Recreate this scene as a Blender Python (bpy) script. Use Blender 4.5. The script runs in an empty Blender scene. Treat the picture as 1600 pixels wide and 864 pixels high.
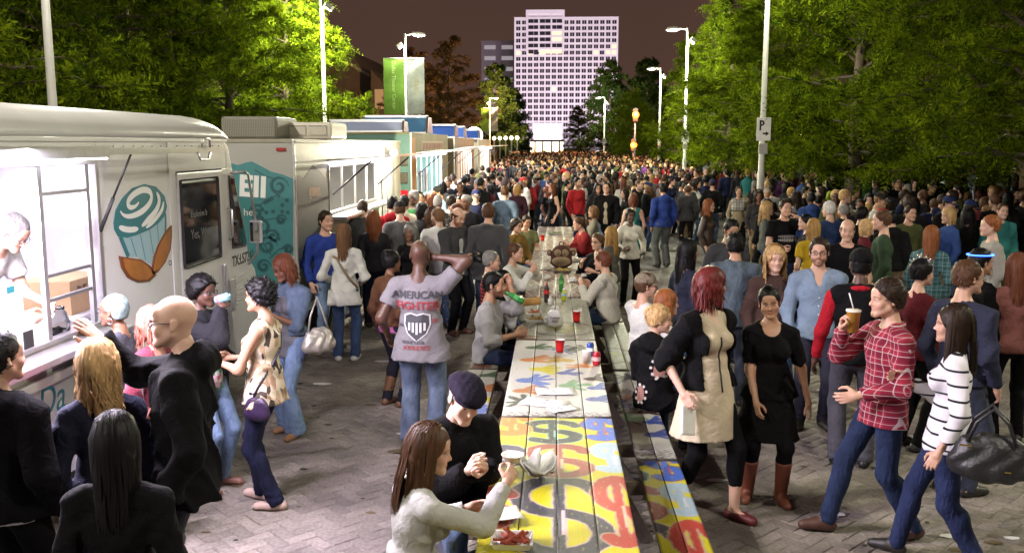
import bpy, bmesh, math, random
import numpy as np
from mathutils import Matrix, Vector, Euler
from mathutils.bvhtree import BVHTree

sc = bpy.context.scene
C = sc.collection
R = math.radians
rng = np.random.default_rng(7)
random.seed(11)

# ------------------------------------------------------------------ camera
CAM_Z, FPX, TILT, YAW = 2.65, 1430.0, R(8.24), R(2.6)
cd = bpy.data.cameras.new('camera')
cam = bpy.data.objects.new('camera', cd); C.objects.link(cam)
cd.sensor_width = 36.0; cd.lens = FPX / 1600 * 36.0
cd.clip_start = 0.05; cd.clip_end = 3000
cam.location = (0, 0, CAM_Z)
cam.rotation_euler = (math.pi / 2 - TILT, 0, YAW)
sc.camera = cam

# ------------------------------------------------------------------ night sky: city glow on low cloud
w = bpy.data.worlds.new('World'); sc.world = w; w.use_nodes = True
nt = w.node_tree; nt.nodes.clear()
wo = nt.nodes.new('ShaderNodeOutputWorld')
bg_glow = nt.nodes.new('ShaderNodeBackground'); bg_sky = nt.nodes.new('ShaderNodeBackground')
addw = nt.nodes.new('ShaderNodeAddShader')
sky = nt.nodes.new('ShaderNodeTexSky'); sky.sky_type = 'NISHITA'; sky.sun_disc = False
sky.sun_elevation = R(-4); sky.sun_rotation = R(200)
nt.links.new(sky.outputs[0], bg_sky.inputs[0]); bg_sky.inputs[1].default_value = 0.02
tcw = nt.nodes.new('ShaderNodeTexCoord'); spw = nt.nodes.new('ShaderNodeSeparateXYZ'); rampw = nt.nodes.new('ShaderNodeValToRGB'); nzw = nt.nodes.new('ShaderNodeTexNoise'); mxw = nt.nodes.new('ShaderNodeMix'); mxw.data_type = 'RGBA'; mxw.blend_type = 'MULTIPLY'; mxw.inputs[0].default_value = .45
nzw.inputs['Scale'].default_value = 2.2; nzw.inputs['Detail'].default_value = 5
rampw.color_ramp.elements[0].position = 0.0; rampw.color_ramp.elements[0].color = (.082, .044, .033, 1)
rampw.color_ramp.elements[1].position = 0.55; rampw.color_ramp.elements[1].color = (.040, .021, .016, 1)
nt.links.new(tcw.outputs['Generated'], spw.inputs[0]); nt.links.new(spw.outputs[2], rampw.inputs[0]); nt.links.new(tcw.outputs['Generated'], nzw.inputs[0])
nt.links.new(rampw.outputs[0], mxw.inputs[6]); nt.links.new(nzw.outputs[0], mxw.inputs[7]); nt.links.new(mxw.outputs[2], bg_glow.inputs[0]); bg_glow.inputs[1].default_value = 1.15
nt.links.new(bg_glow.outputs[0], addw.inputs[0]); nt.links.new(bg_sky.outputs[0], addw.inputs[1])
nt.links.new(addw.outputs[0], wo.inputs[0])

# ------------------------------------------------------------------ exposure
sc.view_settings.view_transform = 'Standard'; sc.view_settings.look = 'None'
sc.view_settings.exposure = 0.32; sc.view_settings.gamma = 1.0; sc.view_settings.use_curve_mapping = False
sc.render.engine = 'CYCLES'
sc.cycles.use_denoising = True
sc.cycles.max_bounces = 5; sc.cycles.diffuse_bounces = 3; sc.cycles.glossy_bounces = 3
sc.cycles.transmission_bounces = 4; sc.cycles.transparent_max_bounces = 8
sc.cycles.sample_clamp_indirect = 4.0
sc.cycles.caustics_reflective = False; sc.cycles.caustics_refractive = False

# strengths of the lit lamps (used by the lamp builders below)
LAMP_W = 2300.0           # one street lamp head
LAMP_COL = (1.0, 1.0, 0.72)
LAMP_NEAR = (1.0, 0.93, 0.79)   # the lamps nearest the tables burn whiter
TRUCK_W = 78.0           # strip light in the white truck
TRUCK_COL = (0.92, 0.80, 1.0)

# ------------------------------------------------------------------ helpers
def ray(px, py):
    v = Vector(((px - 800) / FPX, -(py - 432) / FPX, -1.0))
    return cam.rotation_euler.to_matrix() @ v
def at_z(px, py, z=0.0):
    "the spot in the place seen at this spot of the photograph, at height z"
    d = ray(px, py); t = (z - CAM_Z) / d.z
    return Vector((d.x * t, d.y * t, z))
def at_y(px, py, y):
    d = ray(px, py); t = y / d.y
    return Vector((d.x * t, y, CAM_Z + d.z * t))
def at_x(px, py, x):
    d = ray(px, py); t = x / d.x
    return Vector((x, d.y * t, CAM_Z + d.z * t))

def tag(o, label=None, cat=None, group=None, kind=None):
    if label: o['label'] = label
    if cat: o['category'] = cat
    if group: o['group'] = group
    if kind: o['kind'] = kind
    return o
def empty(name, loc=(0, 0, 0), rz=0.0, label=None, cat=None, group=None):
    o = bpy.data.objects.new(name, None); C.objects.link(o)
    o.location = loc; o.rotation_euler = (0, 0, rz)
    return tag(o, label, cat, group)
def link(name, me, parent=None, mat=None, col=None):
    o = bpy.data.objects.new(name, me); C.objects.link(o)
    if parent is not None: o.parent = parent
    if mat is not None and len(me.materials) == 0: me.materials.append(mat)
    if col is not None: o.color = (*col[:3], 1)
    return o
def copy_tree(o, parent=None):
    c = o.copy(); C.objects.link(c); c.parent = parent
    for ch in o.children: copy_tree(ch, c)
    return c

class MB:
    "collects simple solids into one mesh"
    def __init__(s): s.v = []; s.f = []; s.m = []; s.sm = []
    def add(s, v, f, mi=0, smooth=False):
        n = len(s.v); s.v += [tuple(p) for p in v]
        for q in f: s.f.append(tuple(i + n for i in q)); s.m.append(mi); s.sm.append(smooth)
        return s
    def box(s, lo, hi, mi=0, M=None):
        x0, y0, z0 = lo; x1, y1, z1 = hi
        v = [Vector(p) for p in ((x0,y0,z0),(x1,y0,z0),(x1,y1,z0),(x0,y1,z0),(x0,y0,z1),(x1,y0,z1),(x1,y1,z1),(x0,y1,z1))]
        if M is not None: v = [M @ p for p in v]
        return s.add(v, [(0,3,2,1),(4,5,6,7),(0,1,5,4),(1,2,6,5),(2,3,7,6),(3,0,4,7)], mi)
    def bar(s, a, b, w, h=None, mi=0):
        a = Vector(a); b = Vector(b); h = h or w; d = (b - a); L = d.length
        q = d.to_track_quat('Z', 'Y'); M = Matrix.Translation(a) @ q.to_matrix().to_4x4()
        return s.box((-w/2, -h/2, 0), (w/2, h/2, L), mi, M)
    def tube(s, a, b, r0, r1=None, n=12, mi=0, cap=True):
        return s.path([a, b], [r0, r0 if r1 is None else r1], n, mi, cap)
    def path(s, pts, rad, n=8, mi=0, cap=True):
        pts = [Vector(p) for p in pts]; base = len(s.v); v = []; f = []
        if not hasattr(rad, '__len__'): rad = [rad] * len(pts)
        up = None
        for i, p in enumerate(pts):
            d = (pts[min(i+1, len(pts)-1)] - pts[max(i-1, 0)]).normalized()
            if up is None: up = d.orthogonal().normalized()
            x = (up - d * up.dot(d)); x = x.normalized() if x.length > 1e-6 else d.orthogonal().normalized()
            up = x; y = d.cross(x)
            for k in range(n):
                a = 2 * math.pi * k / n; v.append(p + (x * math.cos(a) + y * math.sin(a)) * rad[i])
        for i in range(len(pts) - 1):
            for k in range(n):
                f.append((i*n+k, i*n+(k+1) % n, (i+1)*n+(k+1) % n, (i+1)*n+k))
        s.add(v, f, mi, True)
        if cap:
            s.f.append(tuple(base + k for k in reversed(range(n)))); s.m.append(mi); s.sm.append(False)
            e = base + (len(pts)-1)*n
            s.f.append(tuple(e + k for k in range(n))); s.m.append(mi); s.sm.append(False)
        return s
    def lathe(s, prof, n=20, mi=0, c=(0, 0, 0)):
        v = []; f = []; m = len(prof); c = Vector(c)
        for r, z in prof:
            for k in range(n):
                a = 2*math.pi*k/n; v.append(c + Vector((r*math.cos(a), r*math.sin(a), z)))
        for i in range(m-1):
            for k in range(n): f.append((i*n+k, i*n+(k+1) % n, (i+1)*n+(k+1) % n, (i+1)*n+k))
        return s.add(v, f, mi, True)
    def prism(s, poly, lo, hi, axis='x', mi=0):
        "poly of 2-D points, pushed along an axis"
        def P(u, v, t): return (t, u, v) if axis == 'x' else (u, t, v) if axis == 'y' else (u, v, t)
        n = len(poly); v = [P(*p, lo) for p in poly] + [P(*p, hi) for p in poly]
        f = [tuple(range(n)), tuple(reversed(range(n, 2*n)))] + [(i, n+i, n+(i+1) % n, (i+1) % n) for i in range(n)]
        return s.add(v, f, mi)
    def sphere(s, c, r, n=12, m=8, mi=0):
        c = Vector(c); r = Vector((r, r, r)) if not hasattr(r, '__len__') else Vector(r); v = []; f = []
        for i in range(m+1):
            th = math.pi*i/m
            for k in range(n):
                a = 2*math.pi*k/n
                v.append(c + Vector((r.x*math.sin(th)*math.cos(a), r.y*math.sin(th)*math.sin(a), r.z*math.cos(th))))
        for i in range(m):
            for k in range(n): f.append((i*n+k, (i+1)*n+k, (i+1)*n+(k+1) % n, i*n+(k+1) % n))
        return s.add(v, f, mi, True)
    def mesh(s, name='mesh', mats=()):
        me = bpy.data.meshes.new(name); me.from_pydata(s.v, [], s.f)
        me.polygons.foreach_set('material_index', s.m); me.polygons.foreach_set('use_smooth', s.sm)
        for m in mats: me.materials.append(m)
        me.validate(); me.update(); return me
    def build(s, name, mats, parent=None, bevel=0.0, col=None):
        if not isinstance(mats, (list, tuple)): mats = [mats]
        me = s.mesh(name, mats)
        if bevel:
            bm = bmesh.new(); bm.from_mesh(me)
            bmesh.ops.recalc_face_normals(bm, faces=bm.faces)
            bmesh.ops.bevel(bm, geom=[e for e in bm.edges if len(e.link_faces) == 2 and e.calc_face_angle(0) > 0.6], offset=bevel, segments=2, affect='EDGES', profile=0.6)
            bm.to_mesh(me); bm.free()
        else:
            bm = bmesh.new(); bm.from_mesh(me); bmesh.ops.recalc_face_normals(bm, faces=bm.faces); bm.to_mesh(me); bm.free()
        return link(name, me, parent, None, col)

# ------------------------------------------------------------------ materials
MATS = {}
def mat(name, col=(.5,.5,.5), rough=.6, metal=0.0, noise=0.0, nscale=8.0, bump=0.0, bscale=60.0, objcol=False, emit=None, estr=0.0,
        spec=.5, alpha=1.0, trans=0.0, coat=0.0, attr=None, sheen=0.0, sss=0.0, stretch=None, rvar=0.0):
    if name in MATS: return MATS[name]
    m = bpy.data.materials.new(name); m.use_nodes = True; t = m.node_tree
    b = t.nodes['Principled BSDF']; MATS[name] = m
    b.inputs['Roughness'].default_value = rough; b.inputs['Metallic'].default_value = metal
    b.inputs['Specular IOR Level'].default_value = spec
    b.inputs['Alpha'].default_value = alpha; b.inputs['Transmission Weight'].default_value = trans
    b.inputs['Coat Weight'].default_value = coat; b.inputs['Sheen Weight'].default_value = sheen
    if sss:
        b.inputs['Subsurface Weight'].default_value = sss; b.inputs['Subsurface Radius'].default_value = (1, .35, .2); b.inputs['Subsurface Scale'].default_value = .006
    out = None
    if objcol:
        n = t.nodes.new('ShaderNodeObjectInfo'); out = n.outputs['Color']
    elif attr:
        n = t.nodes.new('ShaderNodeAttribute'); n.attribute_name = attr; out = n.outputs['Color']
    else:
        b.inputs['Base Color'].default_value = (*col, 1)
    if objcol and attr:
        a = t.nodes.new('ShaderNodeAttribute'); a.attribute_name = attr
        mx = t.nodes.new('ShaderNodeMix'); mx.data_type = 'RGBA'; mx.blend_type = 'MULTIPLY'; mx.inputs[0].default_value = 1
        t.links.new(out, mx.inputs[6]); t.links.new(a.outputs['Color'], mx.inputs[7]); out = mx.outputs[2]
    tc = None
    def coords():
        nonlocal tc
        if tc is None:
            tc = t.nodes.new('ShaderNodeTexCoord')
            mp = t.nodes.new('ShaderNodeMapping')
            if stretch: mp.inputs['Scale'].default_value = stretch
            t.links.new(tc.outputs['Object'], mp.inputs['Vector']); tc = mp
        return tc.outputs['Vector']
    if noise:
        n = t.nodes.new('ShaderNodeTexNoise'); n.inputs['Scale'].default_value = nscale; n.inputs['Detail'].default_value = 6; n.inputs['Roughness'].default_value = .65
        t.links.new(coords(), n.inputs['Vector'])
        rm = t.nodes.new('ShaderNodeMapRange'); rm.inputs[1].default_value = .3; rm.inputs[2].default_value = .7; rm.inputs[3].default_value = 1 - noise; rm.inputs[4].default_value = 1 + noise * .6
        t.links.new(n.outputs[0], rm.inputs[0])
        mx = t.nodes.new('ShaderNodeMix'); mx.data_type = 'RGBA'; mx.blend_type = 'MULTIPLY'; mx.inputs[0].default_value = 1
        if out is not None: t.links.new(out, mx.inputs[6])
        else: mx.inputs[6].default_value = (*col, 1)
        t.links.new(rm.outputs[0], mx.inputs[7]); out = mx.outputs[2]
        if rvar:
            rr = t.nodes.new('ShaderNodeMapRange'); rr.inputs[1].default_value = .3; rr.inputs[2].default_value = .7; rr.inputs[3].default_value = rough - rvar; rr.inputs[4].default_value = rough + rvar
            t.links.new(n.outputs[0], rr.inputs[0]); t.links.new(rr.outputs[0], b.inputs['Roughness'])
    if out is not None: t.links.new(out, b.inputs['Base Color'])
    if bump:
        n = t.nodes.new('ShaderNodeTexNoise'); n.inputs['Scale'].default_value = bscale; n.inputs['Detail'].default_value = 4
        t.links.new(coords(), n.inputs['Vector'])
        bp = t.nodes.new('ShaderNodeBump'); bp.inputs['Strength'].default_value = bump; bp.inputs['Distance'].default_value = .02
        t.links.new(n.outputs[0], bp.inputs['Height']); t.links.new(bp.outputs[0], b.inputs['Normal'])
    if emit:
        b.inputs['Emission Color'].default_value = (*emit, 1); b.inputs['Emission Strength'].default_value = estr
    return m
def N(m, kind): return m.node_tree.nodes.new(kind)
def L(m, a, b): m.node_tree.links.new(a, b)
def srgb(r, g, b):
    f = lambda c: ((c/255 + .055) / 1.055) ** 2.4 if c > 10 else c/255/12.92
    return (f(r), f(g), f(b))
# ================================================================== people: one continuous skin grown round a posed skeleton
def fast_mesh(name, v, q, smooth=True, cols=None, attrs=None, mi=None, tris=False):
    v = np.asarray(v, np.float32); q = np.asarray(q, np.int32); k = q.shape[1]
    me = bpy.data.meshes.new(name)
    me.vertices.add(len(v)); me.vertices.foreach_set('co', v.ravel())
    me.loops.add(q.size); me.loops.foreach_set('vertex_index', q.ravel())
    me.polygons.add(len(q)); me.polygons.foreach_set('loop_start', np.arange(0, q.size, k, dtype=np.int32))
    me.polygons.foreach_set('loop_total', np.full(len(q), k, np.int32))
    if smooth: me.polygons.foreach_set('use_smooth', np.ones(len(q), bool))
    if mi is not None: me.polygons.foreach_set('material_index', np.asarray(mi, np.int32))
    if cols is not None:
        a = me.color_attributes.new('tint', 'FLOAT_COLOR', 'POINT')
        a.data.foreach_set('color', np.concatenate([cols, np.ones((len(cols), 1))], 1).astype(np.float32).ravel())
    for nm, arr in (attrs or {}).items():
        a = me.attributes.new(nm, 'FLOAT_VECTOR', 'POINT'); a.data.foreach_set('vector', np.asarray(arr, np.float32).ravel())
    me.update(calc_edges=True); return me

def rcone(a, b, ra, rb, flat=False): return ('c', np.array(a, float), np.array(b, float), ra, rb, flat)
def ell(c, r, M=None): return ('e', np.array(c, float), np.array(r, float), np.eye(3) if M is None else np.array(M))
def econe(o, M, z0, z1, r0, r1): return ('s', np.array(o, float), np.array(M), z0, z1, np.array(r0, float), np.array(r1, float))
def inflate(p, t):
    if p[0] == 'c': return ('c', p[1], p[2], p[3] + t, p[4] + t, p[5])
    if p[0] == 'e': return ('e', p[1], p[2] + t, p[3])
    return ('s', p[1], p[2], p[3], p[4], p[5] + t, p[6] + t)
def bounds(p):
    if p[0] == 'c':
        r = max(p[3], p[4]); return np.minimum(p[1], p[2]) - r, np.maximum(p[1], p[2]) + r
    if p[0] == 'e':
        r = np.abs(p[3]) @ p[2]; return p[1] - r, p[1] + r
    z0, z1 = p[3], p[4]; r = np.maximum(p[5], p[6]); pts = []
    for z in (z0, z1):
        for sx in (-1, 1):
            for sy in (-1, 1): pts.append(p[1] + p[2] @ np.array([sx*r[0], sy*r[1], z]))
    pts = np.array(pts); return pts.min(0), pts.max(0)
def pdist(p, P):
    if p[0] == 'c':
        _, a, b, ra, rb, flat = p; ab = b - a; L2 = ab @ ab + 1e-12
        pa = P - a; t = (pa @ ab) / L2; tc = np.clip(t, 0, 1)
        d = np.sqrt(((pa - tc[..., None] * ab) ** 2).sum(-1)) - (ra + (rb - ra) * tc)
        if flat: d = np.maximum(d, (t - 1) * math.sqrt(L2))
        return d
    if p[0] == 'e':
        q = (P - p[1]) @ p[3]; k0 = np.sqrt(((q / p[2]) ** 2).sum(-1)); k1 = np.sqrt(((q / p[2] ** 2) ** 2).sum(-1)) + 1e-9
        return k0 * (k0 - 1) / k1
    q = (P - p[1]) @ p[2]; t = np.clip((q[..., 2] - p[3]) / (p[4] - p[3]), 0, 1)[..., None]
    r = p[5] + (p[6] - p[5]) * t; m = r.min(-1)
    d = (np.sqrt((q[..., 0] / r[..., 0]) ** 2 + (q[..., 1] / r[..., 1]) ** 2) - 1) * m
    return np.maximum(d, np.maximum(p[3] - q[..., 2], q[..., 2] - p[4]))

class Field:
    def __init__(s, prims, h, pad=.06):
        bb = [bounds(p) for p in prims]
        lo = np.min([b[0] for b in bb], 0) - pad; hi = np.max([b[1] for b in bb], 0) + pad
        s.h = h; s.lo = lo; s.n = np.ceil((hi - lo) / h).astype(int) + 1
        ax = [lo[i] + h * np.arange(s.n[i]) for i in range(3)]
        s.P = np.stack(np.meshgrid(*ax, indexing='ij'), -1).astype(np.float32)
        s.d = np.full(s.n, 10.0, np.float32)
    def sl(s, lo, hi, m):
        i0 = np.clip(np.floor((lo - m - s.lo) / s.h).astype(int), 0, s.n); i1 = np.clip(np.ceil((hi + m - s.lo) / s.h).astype(int) + 1, 0, s.n)
        return tuple(slice(a, b) for a, b in zip(i0, i1))
    def add(s, p, k=.03):
        S = s.sl(*bounds(p), k + 2.5 * s.h); a = s.d[S]
        if a.size == 0: return
        b = pdist(p, s.P[S]); hh = np.maximum(k - np.abs(a - b), 0) / k
        s.d[S] = np.minimum(a, b) - hh * hh * k * .25
    def sub(s, p, k=.01):
        S = s.sl(*bounds(p), k + 2.5 * s.h); a = s.d[S]
        if a.size == 0: return
        b = -pdist(p, s.P[S]); hh = np.maximum(k - np.abs(a - b), 0) / k
        s.d[S] = np.maximum(a, b) + hh * hh * k * .25
    def net(s):
        d = s.d; h = s.h; ins = d < 0
        c = ins[:-1,:-1,:-1].astype(np.int8)
        tot = np.zeros(c.shape, np.int8)
        for dx in (0,1):
            for dy in (0,1):
                for dz in (0,1):
                    tot += ins[dx:d.shape[0]-1+dx, dy:d.shape[1]-1+dy, dz:d.shape[2]-1+dz]
        act = (tot > 0) & (tot < 8); idx = np.argwhere(act)
        vid = np.full(act.shape, -1, np.int32); vid[act] = np.arange(len(idx))
        off = np.array([(x,y,z) for x in (0,1) for y in (0,1) for z in (0,1)])
        cv = np.stack([d[idx[:,0]+o[0], idx[:,1]+o[1], idx[:,2]+o[2]] for o in off], 1)
        acc = np.zeros((len(idx), 3)); cnt = np.zeros(len(idx))
        for i in range(8):
            for j in range(i+1, 8):
                if np.abs(off[i]-off[j]).sum() != 1: continue
                m = (cv[:,i] < 0) != (cv[:,j] < 0)
                t = cv[:,i] / (cv[:,i] - cv[:,j] + 1e-12)
                p = off[i] + t[:,None] * (off[j]-off[i]); acc[m] += p[m]; cnt[m] += 1
        V = s.lo + h * (idx + acc / np.maximum(cnt, 1)[:,None])
        Q = []
        nx, ny, nz = ins.shape
        for ax in range(3):
            a = ins.take(range(0, ins.shape[ax]-1), ax); b = ins.take(range(1, ins.shape[ax]), ax)
            e = np.argwhere(a != b)
            o1, o2 = [(1,2),(2,0),(0,1)][ax]
            ok = (e[:,o1] > 0) & (e[:,o2] > 0) & (e[:,o1] < act.shape[o1]) & (e[:,o2] < act.shape[o2]); e = e[ok]
            fl = a[tuple(e.T)]
            def g(s1, s2):
                x = e.copy(); x[:,o1] -= s1; x[:,o2] -= s2; return vid[tuple(x.T)]
            q = np.stack([g(0,0), g(1,0), g(1,1), g(0,1)], 1)
            q[~fl] = q[~fl][:, ::-1]; Q.append(q)
        Q = np.concatenate(Q); Q = Q[(Q >= 0).all(1)]
        return V, Q

def sdf_mesh(prims, h, k=.03, subs=(), post=None, ks=.01):
    f = Field(prims, h)
    for p in prims:
        kk = k
        f.add(p, kk)
    if post is not None: f.d = post(f.P, f.d)
    for p in subs: f.sub(p, ks)
    return f.net()

def rot(ax, a):
    c, s = math.cos(a), math.sin(a)
    return np.array({'x': [[1,0,0],[0,c,-s],[0,s,c]], 'y': [[c,0,s],[0,1,0],[-s,0,c]], 'z': [[c,-s,0],[s,c,0],[0,0,1]]}[ax], float)
def unit(v): return v / (np.linalg.norm(v) + 1e-9)
def ik(a, t, l1, l2, hint):
    a = np.array(a, float); t = np.array(t, float); d = t - a; D = np.linalg.norm(d)
    Dm = min(max(D, abs(l1 - l2) + .02), l1 + l2 - .004); u = d / D; t = a + u * Dm
    x = (l1*l1 - l2*l2 + Dm*Dm) / (2*Dm); y = math.sqrt(max(l1*l1 - x*x, 1e-6))
    h = np.array(hint, float); h = h - u * (h @ u); h = unit(h) if np.linalg.norm(h) > 1e-4 else unit(np.array([u[1], -u[0], .1]))
    return a + u*x + h*y, t

# ---- heads: face toward -Y, origin between the ears
HEADS = {}
def head_mesh(kind, h):
    key = (kind, h)
    if key in HEADS: return HEADS[key]
    f = kind[0] == 'f'; old = 'o' in kind[1:]; rd = .006 if 'r' in kind[1:] else 0
    jw = .046 if f else .053
    P = [ell((0,.014,.036), (.074,.096,.087)), ell((0,-.026,-.032), (.058+rd,.068,.084)),
         rcone((jw+rd,-.004,-.050), (.017,-.072,-.098), .018, .015), rcone((-jw-rd,-.004,-.050), (-.017,-.072,-.098), .018, .015),
         ell((0,-.076,-.100), (.020 if f else .024,.016,.016)),
         ell((.037,-.062,-.030), (.024+rd,.020,.024)), ell((-.037,-.062,-.030), (.024+rd,.020,.024)),
         ell((0,-.072,.045), (.050,.022,.034))]
    F = Field(P, h, .03)
    for p in P: F.add(p, .022)
    br = .009 if f else .012
    for sx in (-1, 1):
        F.add(rcone((sx*.044,-.072,.017), (sx*.010,-.087,.016), br*.7, br), .014)
        F.sub(ell((sx*.031,-.098,-.001), (.019,.018,.013)), .012)
        F.add(ell((sx*.031,-.0755,-.001), (.0165,.012,.0105)), .004)       # closed lids around the eye
    F.add(rcone((0,-.086,.010), (0,-.108,-.032), .006, .0088 if f else .0105), .012)
    for sx in (-1, 1):
        F.add(ell((sx*.0105,-.095,-.036), (.0070,.009,.0065)), .007)
        F.add(rcone((0,-.0905,-.0605), (sx*.022,-.081,-.0645), .0045, .003), .007)
        F.add(rcone((0,-.0895,-.0710), (sx*.019,-.081,-.069), .0055, .004), .007)
        F.sub(rcone((0,-.0960,-.0660), (sx*.025,-.084,-.0665), .0018, .0012), .003)
        F.add(ell((sx*.079,.014,-.004), (.009,.019,.031), rot('z', sx*.35) @ rot('x', -.15)), .006)
        F.sub(ell((sx*.088,.008,.0), (.006,.010,.019)), .006)
    F.add(rcone((0,.022,-.040), (0,.034,-.15), .047 if f else .053, .036 if f else .040), .03)
    V, Q = F.net()
    x, y, z = V.T; ax = np.abs(x); T = np.ones((len(V), 3))
    face = y < -.05
    lips = face & (ax < .023) & (np.abs(z + .0665) < .010 - ax * .22)
    T[lips] *= (.86, .58, .58) if f else (.92, .74, .72)
    brow = face & (ax > .012) & (ax < .050) & (np.abs(z - (.0215 - .35*np.maximum(ax-.036, 0))) < .0048)
    T[brow] *= (.38, .33, .30)
    if f:
        lid = face & (ax > .014) & (ax < .049) & (np.abs(z - .009) < .004); T[lid] *= (.55, .48, .48)
    cheek = face & (np.hypot(ax - .04, z + .028) < .022); T[cheek] *= (1.04, .93, .92)
    if 'b' in kind[1:]:
        bd = ((z < -.052) & (y < .0) & (z > -.125) & ~lips & ~((z > -.056) & (ax < .012)) & (ax < .075)) | (face & (ax < .026) & (z > -.058) & (z < -.048)) | ((ax > .05) & (y < .0) & (y > -.04) & (z < -.01) & (z > -.06))
        T[bd] *= (.40, .34, .31)
    # eyeballs
    eb = MB()
    for sx in (-1, 1): eb.sphere((sx*.031,-.0790,-.002), (.0125,.0100,.0062), 10, 8)
    ev = np.array(eb.v); n0 = len(V); eq = np.array(eb.f) + n0
    ec = np.full((len(ev), 3), .55)
    for sx in (-1, 1):
        m = np.hypot(ev[:,0]-sx*.031, ev[:,2]+.002) < .0068; ec[m & (ev[:,1] < -.08)] = (.05, .03, .02)
    V = np.concatenate([V, ev]); Q = np.concatenate([Q, eq]); T = np.concatenate([T, ec])
    mi = np.zeros(len(Q), int); mi[-len(eq):] = 1
    HEADS[key] = (V, Q, T, mi); return HEADS[key]

# ---- hands: wrist at the origin, fingers along +X, back of the hand +Z, thumb on +Y
HANDS = {}
def hand_mesh(pose, h):
    key = (pose, h)
    if key in HANDS: return HANDS[key]
    curl = dict(relax=.32, flat=.08, grip=.85, fist=1.25, point=.25, pinch=.7)[pose]
    P = [rcone((-.03,0,0), (.02,0,0), .026, .027), ell((.048,.0,-.001), (.046,.040,.016))]
    Fg = []
    for i, (yb, ln) in enumerate(((.029,.070), (.010,.078), (-.010,.072), (-.028,.056))):
        p = np.array([.083 - .006*abs(i-1.2), yb, .002]); cu = curl * (1.0 + .12*i)
        if pose == 'flat': cu = .1 + .04*i
        if pose == 'point' and i > 0: cu = 1.0
        a = cu*.55; sp = (1.3 - i) * (.10 if pose in ('flat','point') else .05)
        for j, fr in enumerate((.45, .30, .25)):
            q = p + ln*fr*np.array([math.cos(a)*math.cos(sp), math.sin(sp), -math.sin(a)])
            r0 = .0098 - .0009*j; Fg.append(rcone(p, q, r0, r0 - .0008)); p = q; a += cu
    tb = np.array([.022, .030, -.006]); t1 = tb + np.array([.030, .028, -.016 - .012*curl]); t2 = t1 + np.array([.030, .006 - .012*curl, -.006 - .016*curl]); t3 = t2 + np.array([.022, -.004 - .008*curl, -.006])
    Fg += [rcone(tb, t1, .015, .0115), rcone(t1, t2, .0112, .0102), rcone(t2, t3, .010, .008)]
    F = Field(P + Fg, h, .02)
    for p in P: F.add(p, .02)
    for p in Fg: F.add(p, .006)
    HANDS[key] = F.net(); return HANDS[key]

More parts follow.
